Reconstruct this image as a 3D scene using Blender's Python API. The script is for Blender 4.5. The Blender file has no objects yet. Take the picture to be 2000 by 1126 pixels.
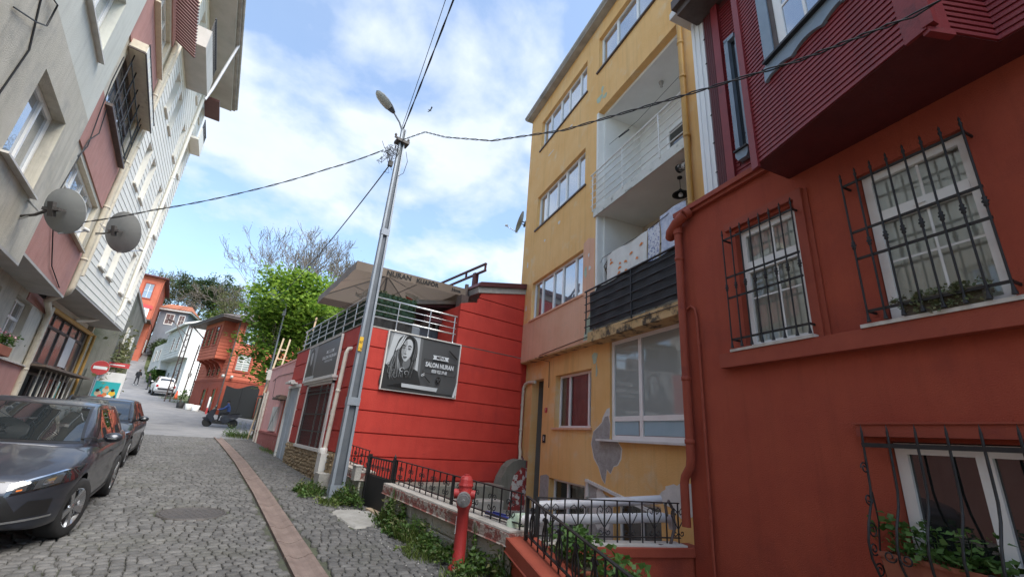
import bpy, bmesh, math, random
import numpy as np
from mathutils import Matrix, Vector
from mathutils.bvhtree import BVHTree
random.seed(7); np.random.seed(7)
S = bpy.context.scene
COL = S.collection
R = math.radians

# ------------------------------------------------------------------ camera
cd = bpy.data.cameras.new('camera'); cam = bpy.data.objects.new('camera', cd); COL.objects.link(cam)
cd.sensor_width = 36.0; cd.lens = 847.0/2000*36; cd.clip_end = 3000; cd.clip_start = 0.05
def cam_matrix(head, pitch, roll, loc):
    h, p, r = R(head), R(pitch), R(roll)
    X = Vector((1,0,0)); F = Vector((0,math.cos(p),math.sin(p))); U = Vector((0,-math.sin(p),math.cos(p)))
    X2 = X*math.cos(r)+U*math.sin(r); U2 = -X*math.sin(r)+U*math.cos(r)
    Rz = Matrix.Rotation(-h, 3, 'Z'); X2, U2, F = Rz@X2, Rz@U2, Rz@F
    M = Matrix((X2, U2, -F)).transposed().to_4x4(); M.translation = loc
    return M
cam.matrix_world = cam_matrix(36.0, 19.2, 4.5, (0,0,1.6))
S.camera = cam

# ------------------------------------------------------------------ sky, sun, exposure
SUN_AZ, SUN_EL = 166.0, 55.0          # azimuth clockwise from +Y
w = bpy.data.worlds.new('World'); S.world = w; w.use_nodes = True
nt = w.node_tree; nt.nodes.clear(); N = nt.nodes.new; Lk = nt.links.new
out = N('ShaderNodeOutputWorld'); bg = N('ShaderNodeBackground'); bg.inputs[1].default_value = 0.13
sky = N('ShaderNodeTexSky'); sky.sky_type = 'NISHITA'; sky.sun_disc = False
sky.sun_elevation = R(SUN_EL); sky.sun_rotation = R(SUN_AZ); sky.air_density = 1.0; sky.dust_density = 0.6; sky.ozone_density = 1.6
tc = N('ShaderNodeTexCoord'); sep = N('ShaderNodeSeparateXYZ'); Lk(tc.outputs['Generated'], sep.inputs[0])
zm = N('ShaderNodeMath'); zm.operation = 'MAXIMUM'; Lk(sep.outputs[2], zm.inputs[0]); zm.inputs[1].default_value = 0.0
za = N('ShaderNodeMath'); za.operation = 'ADD'; Lk(zm.outputs[0], za.inputs[0]); za.inputs[1].default_value = 0.22
dx = N('ShaderNodeMath'); dx.operation = 'DIVIDE'; Lk(sep.outputs[0], dx.inputs[0]); Lk(za.outputs[0], dx.inputs[1])
dy = N('ShaderNodeMath'); dy.operation = 'DIVIDE'; Lk(sep.outputs[1], dy.inputs[0]); Lk(za.outputs[0], dy.inputs[1])
cv = N('ShaderNodeCombineXYZ'); Lk(dx.outputs[0], cv.inputs[0]); Lk(dy.outputs[0], cv.inputs[1]); cv.inputs[2].default_value = 3.7
def wnoise(scale, detail, rough, dist=0.0):
    n = N('ShaderNodeTexNoise'); n.inputs['Scale'].default_value = scale; n.inputs['Detail'].default_value = detail
    n.inputs['Roughness'].default_value = rough; n.inputs['Distortion'].default_value = dist; Lk(cv.outputs[0], n.inputs['Vector']); return n
n1 = wnoise(3.0, 8, 0.55, 0.12); n2 = wnoise(1.25, 5, 0.5)
ad = N('ShaderNodeMath'); ad.operation = 'ADD'; Lk(n1.outputs[0], ad.inputs[0]); Lk(n2.outputs[0], ad.inputs[1])
cr = N('ShaderNodeValToRGB'); Lk(ad.outputs[0], cr.inputs[0])
hf = N('ShaderNodeMath'); hf.operation = 'MULTIPLY'; hf.inputs[1].default_value = 0.5; Lk(ad.outputs[0], hf.inputs[0]); Lk(hf.outputs[0], cr.inputs[0])
cr.color_ramp.elements[0].position = 0.478; cr.color_ramp.elements[0].color = (0.22,0.22,0.22,1)
cr.color_ramp.elements[1].position = 0.578; cr.color_ramp.elements[1].color = (0.90,0.90,0.90,1)
# haze of thin cloud thickens towards the horizon, as cloud decks do
hz = N('ShaderNodeMapRange'); Lk(zm.outputs[0], hz.inputs[0]); hz.inputs[1].default_value = 0.0; hz.inputs[2].default_value = 0.45; hz.inputs[3].default_value = 0.5; hz.inputs[4].default_value = 0.0
mx = N('ShaderNodeMath'); mx.operation = 'MAXIMUM'; Lk(cr.outputs[0], mx.inputs[0]); Lk(hz.outputs[0], mx.inputs[1])
n3 = wnoise(5.0, 6, 0.6); ccol = N('ShaderNodeMix'); ccol.data_type = 'RGBA'; Lk(n3.outputs[0], ccol.inputs[0])
ccol.inputs[6].default_value = (2.6,2.95,3.5,1); ccol.inputs[7].default_value = (3.75,4.0,4.35,1)
skm = N('ShaderNodeMix'); skm.data_type = 'RGBA'; skm.blend_type = 'MULTIPLY'; skm.inputs[0].default_value = 1.0
Lk(sky.outputs[0], skm.inputs[6]); skm.inputs[7].default_value = (0.95,1.08,1.12,1)
mix = N('ShaderNodeMix'); mix.data_type = 'RGBA'; Lk(mx.outputs[0], mix.inputs[0]); Lk(skm.outputs[2], mix.inputs[6]); Lk(ccol.outputs[2], mix.inputs[7])
Lk(mix.outputs[2], bg.inputs[0]); Lk(bg.outputs[0], out.inputs[0])

sd = bpy.data.lights.new('sun', 'SUN'); sd.energy = 2.9; sd.angle = R(45); sd.color = (1.0,0.95,0.87)
sun = bpy.data.objects.new('sun', sd); COL.objects.link(sun)
_a, _e = R(SUN_AZ), R(SUN_EL)
sun.rotation_euler = Vector((math.sin(_a)*math.cos(_e), math.cos(_a)*math.cos(_e), math.sin(_e))).to_track_quat('Z','Y').to_euler()
sun.location = (0,-20,40)
vs = S.view_settings; vs.view_transform = 'Standard'; vs.look = 'None'; vs.gamma = 1.0; vs.use_curve_mapping = False
vs.exposure = 1.27

# ------------------------------------------------------------------ materials
def _new(name):
    m = bpy.data.materials.new(name); m.use_nodes = True
    n = m.node_tree; b = n.nodes['Principled BSDF']; return m, n, b
def mat(name, c, rough=0.7, c2=None, scale=6.0, bump=0.0, bscale=60.0, metal=0.0, spec=0.5, detail=6, lo=0.35, hi=0.65, isl=0.0, coat=0.0, dirt=None, dscale=1.3, dlo=0.55, dhi=0.75, streak=0.0):
    m, n, b = _new(name); nn = n.nodes.new; l = n.links.new
    b.inputs['Roughness'].default_value = rough; b.inputs['Metallic'].default_value = metal
    b.inputs['Specular IOR Level'].default_value = spec; b.inputs['Coat Weight'].default_value = coat
    b.inputs['Coat Roughness'].default_value = 0.03
    tcn = nn('ShaderNodeTexCoord'); co = tcn.outputs['Object']
    cur = None
    if c2 is not None:
        t = nn('ShaderNodeTexNoise'); t.inputs['Scale'].default_value = scale; t.inputs['Detail'].default_value = detail; t.inputs['Roughness'].default_value = 0.6; l(co, t.inputs['Vector'])
        r = nn('ShaderNodeValToRGB'); r.color_ramp.elements[0].position = lo; r.color_ramp.elements[1].position = hi
        r.color_ramp.elements[0].color = (*c,1); r.color_ramp.elements[1].color = (*c2,1); l(t.outputs[0], r.inputs[0]); cur = r.outputs[0]
    if dirt is not None:
        t = nn('ShaderNodeTexNoise'); t.inputs['Scale'].default_value = dscale; t.inputs['Detail'].default_value = 8; t.inputs['Roughness'].default_value = 0.65; l(co, t.inputs['Vector'])
        r = nn('ShaderNodeMapRange'); l(t.outputs[0], r.inputs[0]); r.inputs[1].default_value = dlo; r.inputs[2].default_value = dhi
        x = nn('ShaderNodeMix'); x.data_type = 'RGBA'; l(r.outputs[0], x.inputs[0])
        if cur: l(cur, x.inputs[6])
        else: x.inputs[6].default_value = (*c,1)
        x.inputs[7].default_value = (*dirt,1); cur = x.outputs[2]
    if streak > 0:
        mp = nn('ShaderNodeMapping'); mp.inputs['Scale'].default_value = (4.5,4.5,0.28); l(co, mp.inputs[0]); t = nn('ShaderNodeTexNoise'); t.inputs['Scale'].default_value = 1.6; t.inputs['Detail'].default_value = 7; t.inputs['Roughness'].default_value = 0.7; l(mp.outputs[0], t.inputs['Vector'])
        r = nn('ShaderNodeMapRange'); l(t.outputs[0], r.inputs[0]); r.inputs[1].default_value = 0.5; r.inputs[2].default_value = 0.78; r.inputs[3].default_value = 1.0; r.inputs[4].default_value = 1-streak
        x = nn('ShaderNodeMix'); x.data_type = 'RGBA'; x.blend_type = 'MULTIPLY'; x.inputs[0].default_value = 1
        if cur: l(cur, x.inputs[6])
        else: x.inputs[6].default_value = (*c,1)
        l(r.outputs[0], x.inputs[7]); cur = x.outputs[2]
    if isl > 0:
        g = nn('ShaderNodeNewGeometry'); r = nn('ShaderNodeMapRange'); l(g.outputs['Random Per Island'], r.inputs[0]); r.inputs[3].default_value = 1-isl; r.inputs[4].default_value = 1+isl
        x = nn('ShaderNodeMix'); x.data_type = 'RGBA'; x.blend_type = 'MULTIPLY'; x.inputs[0].default_value = 1
        if cur: l(cur, x.inputs[6])
        else: x.inputs[6].default_value = (*c,1)
        l(r.outputs[0], x.inputs[7]); cur = x.outputs[2]
    if cur: l(cur, b.inputs['Base Color'])
    else: b.inputs['Base Color'].default_value = (*c,1)
    if bump > 0:
        t = nn('ShaderNodeTexNoise'); t.inputs['Scale'].default_value = bscale; t.inputs['Detail'].default_value = 5; l(co, t.inputs['Vector'])
        bp = nn('ShaderNodeBump'); bp.inputs['Strength'].default_value = bump; bp.inputs['Distance'].default_value = 0.02; l(t.outputs[0], bp.inputs['Height']); l(bp.outputs[0], b.inputs['Normal'])
    return m
def leafmat(name, c, c2, trans=0.35):
    m, n, b = _new(name); nn = n.nodes.new; l = n.links.new
    g = nn('ShaderNodeNewGeometry'); r = nn('ShaderNodeValToRGB'); r.color_ramp.elements[0].color = (*c,1); r.color_ramp.elements[1].color = (*c2,1)
    l(g.outputs['Random Per Island'], r.inputs[0]); l(r.outputs[0], b.inputs['Base Color']); b.inputs['Roughness'].default_value = 0.55
    tr = nn('ShaderNodeBsdfTranslucent'); l(r.outputs[0], tr.inputs[0]); ms = nn('ShaderNodeMixShader'); ms.inputs[0].default_value = trans
    o = n.nodes['Material Output']; l(b.outputs[0], ms.inputs[1]); l(tr.outputs[0], ms.inputs[2]); l(ms.outputs[0], o.inputs[0])
    return m
def glassmat(name, tint=(0.02,0.03,0.035), rough=0.02, spec=1.0):
    m, n, b = _new(name); b.inputs['Base Color'].default_value = (*tint,1); b.inputs['Roughness'].default_value = rough; b.inputs['Specular IOR Level'].default_value = spec
    b.inputs['IOR'].default_value = 1.6
    nn = n.nodes.new; l = n.links.new
    tcn = nn('ShaderNodeTexCoord'); t = nn('ShaderNodeTexNoise'); t.inputs['Scale'].default_value = 1.5; l(tcn.outputs['Object'], t.inputs['Vector'])
    bp = nn('ShaderNodeBump'); bp.inputs['Strength'].default_value = 0.06; bp.inputs['Distance'].default_value = 0.05; l(t.outputs[0], bp.inputs['Height']); l(bp.outputs[0], b.inputs['Normal'])
    return m
def clearglass(name, tint=(0.85,0.9,0.9), ior=1.55, rough=0.01):
    m, n, b = _new(name); nn = n.nodes.new; l = n.links.new; o = n.nodes['Material Output']; n.nodes.remove(b)
    t = nn('ShaderNodeBsdfTransparent'); t.inputs[0].default_value = (*tint,1); g = nn('ShaderNodeBsdfGlossy'); g.inputs['Roughness'].default_value = rough
    fr = nn('ShaderNodeFresnel'); fr.inputs[0].default_value = ior; a = nn('ShaderNodeMath'); a.operation = 'MULTIPLY_ADD'; l(fr.outputs[0], a.inputs[0]); a.inputs[1].default_value = 1.0; a.inputs[2].default_value = 0.10
    ms = nn('ShaderNodeMixShader'); l(a.outputs[0], ms.inputs[0]); l(t.outputs[0], ms.inputs[1]); l(g.outputs[0], ms.inputs[2]); l(ms.outputs[0], o.inputs[0])
    return m

def mirrorglass(name, tint, add, rough=0.015):
    m, n, b = _new(name); b.inputs['Base Color'].default_value = (*tint,1); b.inputs['Roughness'].default_value = 0.3
    nn = n.nodes.new; l = n.links.new; o = n.nodes['Material Output']; g = nn('ShaderNodeBsdfGlossy'); g.inputs['Roughness'].default_value = rough; g.inputs[0].default_value = (0.92,0.95,1.0,1)
    fr = nn('ShaderNodeFresnel'); fr.inputs[0].default_value = 1.6; a = nn('ShaderNodeMath'); a.operation = 'ADD'; a.use_clamp = True; l(fr.outputs[0], a.inputs[0]); a.inputs[1].default_value = add
    tcn = nn('ShaderNodeTexCoord'); t = nn('ShaderNodeTexNoise'); t.inputs['Scale'].default_value = 1.2; l(tcn.outputs['Object'], t.inputs['Vector'])
    bp = nn('ShaderNodeBump'); bp.inputs['Strength'].default_value = 0.08; bp.inputs['Distance'].default_value = 0.05; l(t.outputs[0], bp.inputs['Height']); l(bp.outputs[0], g.inputs['Normal'])
    ms = nn('ShaderNodeMixShader'); l(a.outputs[0], ms.inputs[0]); l(b.outputs[0], ms.inputs[1]); l(g.outputs[0], ms.inputs[2]); l(ms.outputs[0], o.inputs[0]); return m
M = {}
M['cobble'] = mat('cobble', (0.078,0.076,0.074), 0.75, (0.135,0.131,0.126), 5, 0.5, 70, isl=0.20, dirt=(0.085,0.085,0.07), dscale=0.9, dlo=0.52, dhi=0.75)
M['bed'] = mat('bed', (0.045,0.045,0.038), 0.95, (0.075,0.085,0.05), 3, 0.6, 40)
M['asphalt'] = mat('asphalt', (0.16,0.16,0.165), 0.85, (0.215,0.21,0.21), 1.2, 0.35, 120, dirt=(0.10,0.10,0.105), dscale=0.35)
M['gutter'] = mat('gutter', (0.14,0.102,0.088), 0.88, (0.20,0.15,0.13), 4, 0.4, 50, dirt=(0.15,0.11,0.10), dscale=2.2)
M['iron'] = mat('iron', (0.07,0.065,0.063), 0.65, (0.105,0.095,0.09), 14, 0.4, 60, metal=0.3)
M['earth'] = mat('earth', (0.12,0.10,0.075), 0.95, (0.16,0.15,0.10), 2, 0.6, 20)
M['hillgreen'] = mat('hillgreen', (0.045,0.07,0.022), 0.95, (0.10,0.11,0.045), 0.5, 0.6, 4)
M['concrete'] = mat('concrete', (0.30,0.29,0.27), 0.9, (0.42,0.40,0.37), 3, 0.4, 40, dirt=(0.17,0.17,0.145), dscale=1.2)
M['mossy'] = mat('mossy', (0.16,0.155,0.13), 0.95, (0.26,0.25,0.22), 0.9, 0.5, 20, dirt=(0.08,0.09,0.06), dscale=0.45, dlo=0.45, dhi=0.65, streak=0.35)
M['paving'] = mat('paving', (0.25,0.24,0.22), 0.9, (0.34,0.33,0.31), 4, 0.4, 40, dirt=(0.14,0.15,0.10))
# facades
M['salon'] = mat('salon', (0.46,0.034,0.023), 0.7, (0.52,0.046,0.031), 2.2, 0.22, 45, dirt=(0.36,0.03,0.028), dscale=0.8, streak=0.14)
M['redhouse'] = mat('redhouse', (0.33,0.056,0.028), 0.85, (0.38,0.072,0.034), 1.6, 0.45, 90, dirt=(0.235,0.044,0.026), dscale=0.9, streak=0.20)
M['redtrim'] = mat('redtrim', (0.29,0.053,0.027), 0.75, (0.335,0.066,0.033), 4.0, 0.2, 90, dirt=(0.20,0.036,0.028), dscale=3)
M['maroon'] = mat('maroon', (0.20,0.020,0.024), 0.5, (0.245,0.027,0.030), 3.5, 0.15, 60, dirt=(0.10,0.014,0.016), dscale=4)
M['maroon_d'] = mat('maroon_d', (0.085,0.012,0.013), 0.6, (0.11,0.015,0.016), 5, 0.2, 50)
M['yellow'] = mat('yellow', (0.74,0.425,0.15), 0.88, (0.79,0.49,0.205), 1.1, 0.35, 50, dirt=(0.72,0.54,0.32), dscale=1.6, dlo=0.55, dhi=0.72, streak=0.20)
M['pinkp'] = mat('pinkp', (0.66,0.36,0.23), 0.85, (0.72,0.42,0.28), 1.5, 0.3, 50, dirt=(0.58,0.34,0.22), dscale=3, streak=0.18)
M['mint'] = mat('mint', (0.34,0.44,0.34), 0.9, (0.45,0.52,0.40), 6, 0.4, 30)
M['greyplaster'] = mat('greyplaster', (0.30,0.28,0.265), 0.92, (0.40,0.38,0.36), 8, 0.6, 30)
M['whiteplaster'] = mat('whiteplaster', (0.72,0.70,0.66), 0.9, (0.60,0.58,0.55), 4, 0.3, 30)
M['loggia'] = mat('loggia', (0.80,0.79,0.75), 0.85, (0.74,0.73,0.69), 2, 0.2, 40)
M['loggia2'] = mat('loggia2', (0.62,0.53,0.40), 0.85, (0.56,0.47,0.35), 2, 0.2, 40)
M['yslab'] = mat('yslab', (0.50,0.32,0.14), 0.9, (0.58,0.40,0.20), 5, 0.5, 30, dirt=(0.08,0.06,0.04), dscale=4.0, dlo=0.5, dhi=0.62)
M['wslab'] = mat('wslab', (0.66,0.65,0.60), 0.9, (0.55,0.55,0.50), 5, 0.5, 30, dirt=(0.20,0.19,0.16), dscale=5.0, dlo=0.58, dhi=0.66)
M['l_grey'] = mat('l_grey', (0.50,0.465,0.38), 0.93, (0.58,0.54,0.455), 2.0, 0.5, 60, dirt=(0.33,0.32,0.285), dscale=1.3, dlo=0.5, streak=0.30)
M['l_pale'] = mat('l_pale', (0.60,0.60,0.53), 0.93, (0.65,0.65,0.58), 2.0, 0.35, 60, dirt=(0.48,0.48,0.44), dscale=1.0, streak=0.22)
M['l_pink'] = mat('l_pink', (0.44,0.215,0.18), 0.9, (0.50,0.26,0.22), 3.0, 0.5, 50, dirt=(0.36,0.19,0.16), dscale=1.5, streak=0.22)
M['siding'] = mat('siding', (0.80,0.77,0.68), 0.6, (0.83,0.80,0.72), 1.5, 0.05, 20, dirt=(0.70,0.67,0.57), dscale=1.2, streak=0.14)
M['soffit'] = mat('soffit', (0.42,0.41,0.38), 0.85, (0.50,0.48,0.45), 2, 0.2, 30)
M['cream'] = mat('cream', (0.66,0.60,0.47), 0.6, (0.58,0.51,0.40), 8, 0.1, 30, dirt=(0.38,0.33,0.26), dscale=6, dlo=0.6)
M['mustard'] = mat('mustard', (0.50,0.28,0.06), 0.55, (0.44,0.24,0.06), 6)
M['pvc'] = mat('pvc', (0.86,0.85,0.82), 0.35, (0.80,0.79,0.76), 3)
M['pvc_d'] = mat('pvc_d', (0.62,0.58,0.50), 0.5, (0.70,0.66,0.58), 5, dirt=(0.42,0.38,0.31), dscale=4)
M['darkwood'] = mat('darkwood', (0.075,0.055,0.05), 0.6, (0.11,0.085,0.075), 8, 0.2, 40)
M['brownsheet'] = mat('brownsheet', (0.10,0.032,0.028), 0.5, (0.13,0.042,0.036), 5)
M['marble'] = mat('marble', (0.66,0.63,0.58), 0.5, (0.56,0.52,0.47), 5, dirt=(0.36,0.32,0.28), dscale=7, dlo=0.58)
M['steel'] = mat('steel', (0.25,0.285,0.335), 0.55, (0.31,0.345,0.385), 3, 0.15, 40, metal=0.35, dirt=(0.25,0.27,0.29), dscale=2)
M['steel_d'] = mat('steel_d', (0.105,0.12,0.14), 0.6, (0.14,0.155,0.175), 3, 0.15, 40, metal=0.3)
M['wrought'] = mat('wrought', (0.018,0.018,0.02), 0.45, (0.03,0.029,0.029), 20, 0.1, 80, metal=0.2)
M['wrought_b'] = mat('wrought_b', (0.016,0.014,0.014), 0.5, (0.026,0.021,0.020), 20, 0.1, 80, metal=0.3)
M['railwhite'] = mat('railwhite', (0.74,0.73,0.70), 0.4, (0.66,0.64,0.60), 6, dirt=(0.40,0.30,0.22), dscale=9, dlo=0.64)
M['stainless'] = mat('stainless', (0.66,0.67,0.68), 0.28, (0.58,0.59,0.60), 10, metal=0.85)
M['black'] = mat('black', (0.014,0.014,0.015), 0.75)
M['cable'] = mat('cable', (0.016,0.016,0.018), 0.6)
M['rubber'] = mat('rubber', (0.02,0.02,0.021), 0.85)
M['tarp'] = mat('tarp', (0.022,0.023,0.025), 0.8, (0.034,0.035,0.037), 5, 0.6, 8)
M['bluegrey'] = mat('bluegrey', (0.20,0.27,0.34), 0.5, (0.25,0.32,0.39), 5, 0.1, 60)
M['white'] = mat('white', (0.80,0.80,0.79), 0.5)
M['offwhite'] = mat('offwhite', (0.70,0.69,0.66), 0.55, (0.62,0.61,0.58), 4)
M['greydoor'] = mat('greydoor', (0.36,0.42,0.49), 0.5, (0.41,0.47,0.53), 3)
M['pinkb'] = mat('pinkb', (0.72,0.36,0.34), 0.85, (0.78,0.42,0.39), 2, 0.3, 40, dirt=(0.62,0.36,0.33), dscale=2, streak=0.20)
M['pinkdado'] = mat('pinkdado', (0.36,0.10,0.085), 0.85, (0.42,0.14,0.12), 4, 0.4, 40, dirt=(0.50,0.36,0.33), dscale=5, dlo=0.62, dhi=0.68)
M['awning'] = leafmat('awning', (0.25,0.20,0.16), (0.27,0.215,0.17), 0.35)
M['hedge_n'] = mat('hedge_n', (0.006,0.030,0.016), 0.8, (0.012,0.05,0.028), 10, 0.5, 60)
M['rooftile'] = mat('rooftile', (0.33,0.12,0.07), 0.85, (0.42,0.18,0.11), 6, 0.3, 20, isl=0.2)
M['roofdark'] = mat('roofdark', (0.07,0.018,0.022), 0.6, (0.10,0.025,0.03), 5)
M['whitehouse'] = mat('whitehouse', (0.78,0.78,0.76), 0.8, (0.72,0.72,0.70), 1.0)
M['whitehouse_shaded'] = mat('whitehouse_shaded', (0.60,0.60,0.58), 0.85, (0.52,0.52,0.51), 1.0, dirt=(0.42,0.41,0.38), streak=0.20)  # greyer copy of whitehouse for its shaded street side, dirt and streaks on top
M['slate'] = mat('slate', (0.17,0.20,0.24), 0.8, (0.20,0.23,0.27), 1.0)
M['orange'] = mat('orange', (0.45,0.11,0.06), 0.8, (0.51,0.135,0.075), 1.5, dirt=(0.38,0.09,0.055), dscale=0.8, streak=0.15)
M['orange_d'] = mat('orange_d', (0.30,0.050,0.030), 0.75, (0.34,0.062,0.038), 2)
M['terra'] = mat('terra', (0.30,0.095,0.055), 0.85, (0.37,0.13,0.075), 8, 0.3, 40)
M['brick_stone'] = mat('brick_stone', (0.30,0.215,0.12), 0.95, (0.46,0.36,0.23), 7, 1.0, 22, dirt=(0.16,0.12,0.075), dscale=9, dlo=0.5, dhi=0.62)
M['wallstone'] = mat('wallstone', (0.36,0.345,0.30), 0.92, (0.47,0.45,0.39), 5, 0.5, 40, isl=0.12, dirt=(0.17,0.17,0.13), dscale=1.4)
M['coping'] = mat('coping', (0.36,0.33,0.295), 0.92, (0.45,0.415,0.375), 5, 0.5, 40, dirt=(0.20,0.185,0.15), dscale=3)
M['copingred'] = mat('copingred', (0.22,0.075,0.06), 0.92, (0.36,0.31,0.27), 9, 0.8, 30, lo=0.46, hi=0.54, dirt=(0.13,0.10,0.08), dscale=4, dlo=0.55, dhi=0.7)
M['peelred'] = mat('peelred', (0.30,0.045,0.040), 0.9, (0.60,0.57,0.53), 7, 0.7, 25, lo=0.5, hi=0.53)
M['hydrant'] = mat('hydrant', (0.40,0.032,0.030), 0.5, (0.34,0.030,0.028), 8, 0.2, 60, dirt=(0.25,0.05,0.04), dscale=8, dlo=0.62)
M['hyd_cap'] = mat('hyd_cap', (0.24,0.24,0.245), 0.5, (0.32,0.31,0.30), 20, 0.3, 60, metal=0.5)
M['ppipe'] = mat('ppipe', (0.66,0.66,0.68), 0.4, (0.60,0.59,0.60), 3, dirt=(0.46,0.40,0.40), dscale=2.5)
M['dish'] = mat('dish', (0.23,0.235,0.23), 0.6, (0.28,0.285,0.275), 3, dirt=(0.24,0.24,0.22), dscale=3)
M['bark'] = mat('bark', (0.15,0.12,0.095), 0.95, (0.21,0.17,0.14), 6, 0.6, 12)
M['twig'] = mat('twig', (0.13,0.11,0.095), 0.95, (0.17,0.145,0.125), 4)
M['oldwood'] = mat('oldwood', (0.115,0.085,0.07), 0.95, (0.17,0.13,0.10), 7, 0.7, 25)
M['palewood'] = mat('palewood', (0.48,0.36,0.24), 0.8, (0.55,0.43,0.30), 6)
M['lattice'] = mat('lattice', (0.075,0.05,0.045), 0.7, (0.11,0.075,0.065), 5)
M['leaf_g'] = leafmat('leaf_g', (0.045,0.12,0.012), (0.30,0.44,0.06), 0.5)
M['leaf_d'] = leafmat('leaf_d', (0.026,0.055,0.016), (0.075,0.115,0.038), 0.3)
M['leaf_m'] = leafmat('leaf_m', (0.065,0.12,0.015), (0.14,0.21,0.035), 0.35)
M['leaf_o'] = leafmat('leaf_o', (0.09,0.11,0.04), (0.20,0.20,0.085), 0.35)
M['leaf_b'] = leafmat('leaf_b', (0.17,0.17,0.08), (0.26,0.25,0.14), 0.3)
M['weed'] = leafmat('weed', (0.035,0.085,0.014), (0.095,0.17,0.03), 0.3)
M['weed_y'] = leafmat('weed_y', (0.10,0.16,0.03), (0.19,0.24,0.06), 0.3)
M['ger'] = leafmat('ger', (0.055,0.13,0.022), (0.13,0.235,0.06), 0.35)
M['succ'] = leafmat('succ', (0.14,0.19,0.09), (0.26,0.27,0.15), 0.1)
M['flower'] = leafmat('flower', (0.65,0.12,0.20), (0.75,0.55,0.55), 0.2)
M['glass'] = mirrorglass('glass', (0.10,0.12,0.135), 0.28)
M['glass_s'] = glassmat('glass_s', (0.11,0.105,0.10), 0.16, 0.5)
M['glass_d'] = glassmat('glass_d', (0.015,0.017,0.018))
M['glass_c'] = glassmat('glass_c', (0.33,0.355,0.335), 0.05, 0.6)
M['glass_f'] = mat('glass_f', (0.30,0.44,0.50), 0.45, (0.34,0.48,0.54), 3)
M['clear'] = clearglass('clear')
M['curtain'] = mat('curtain', (0.80,0.80,0.75), 0.9, (0.84,0.84,0.80), 4)
M['curtain_d'] = mat('curtain_d', (0.36,0.29,0.32), 0.9, (0.44,0.36,0.39), 4)
M['curtain_g'] = mat('curtain_g', (0.34,0.35,0.325), 0.9, (0.42,0.43,0.40), 2)
M['unlit_room'] = mat('unlit_room', (0.05,0.05,0.05), 0.95)  # near-black colour stands in for the dark of unlit rooms
M['lamp_glass'] = mat('lamp_glass', (0.55,0.56,0.52), 0.25, (0.45,0.46,0.43), 8)
M['paint'] = mat('paint', (0.040,0.044,0.058), 0.36, metal=0.5, coat=0.55)
M['paint2'] = mat('paint2', (0.020,0.022,0.028), 0.34, metal=0.4, coat=0.55)
M['paintw'] = mat('paintw', (0.72,0.72,0.72), 0.3, coat=0.7)
M['cartrim'] = mat('cartrim', (0.012,0.012,0.013), 0.35)
M['chrome'] = mat('chrome', (0.75,0.76,0.78), 0.12, metal=1.0)
M['alloy'] = mat('alloy', (0.50,0.51,0.53), 0.25, metal=0.9)
M['carglass'] = glassmat('carglass', (0.012,0.015,0.017), 0.01)
M['redlamp'] = mat('redlamp', (0.35,0.01,0.01), 0.2)
M['amber'] = mat('amber', (0.55,0.16,0.04), 0.2)
M['headlens'] = mat('headlens', (0.05,0.053,0.058), 0.15, metal=0.3, coat=0.6)
M['conecol'] = mat('conecol', (0.75,0.10,0.02), 0.6)
M['signred'] = mat('signred', (0.55,0.05,0.05), 0.45, (0.48,0.06,0.06), 5)
M['teal'] = mat('teal', (0.02,0.36,0.37), 0.5)
M['tagyellow'] = mat('tagyellow', (0.70,0.42,0.03), 0.5)
M['cloth_dark'] = mat('cloth_dark', (0.016,0.017,0.021), 0.9, (0.028,0.029,0.034), 9)
M['cloth_blue'] = mat('cloth_blue', (0.03,0.06,0.19), 0.9, (0.05,0.085,0.24), 9)
M['skin'] = mat('skin', (0.42,0.24,0.17), 0.6)
M['hair'] = mat('hair', (0.02,0.015,0.012), 0.7)
for i, g in enumerate((0.012,0.035,0.085,0.15,0.30,0.52,0.68)):
    M['p%d' % i] = mat('print_grey_%d' % i, (g*0.93,g*0.99,g*1.04), 0.4)
M['towel'] = mat('towel', (0.74,0.72,0.67), 0.95, (0.66,0.65,0.60), 4)
M['towel_o'] = mat('towel_o', (0.70,0.24,0.07), 0.95)
M['towel_b'] = mat('towel_b', (0.16,0.19,0.36), 0.95, (0.66,0.67,0.70), 26, lo=0.40, hi=0.50)
M['towel_s'] = mat('towel_s', (0.42,0.46,0.58), 0.95, (0.62,0.64,0.70), 10)
M['wicker'] = mat('wicker', (0.14,0.09,0.05), 0.8)
M['vent'] = mat('vent', (0.55,0.55,0.55), 0.3, (0.05,0.05,0.05), 9, lo=0.48, hi=0.5)
M['bluehose'] = mat('bluehose', (0.02,0.04,0.22), 0.5)
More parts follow.
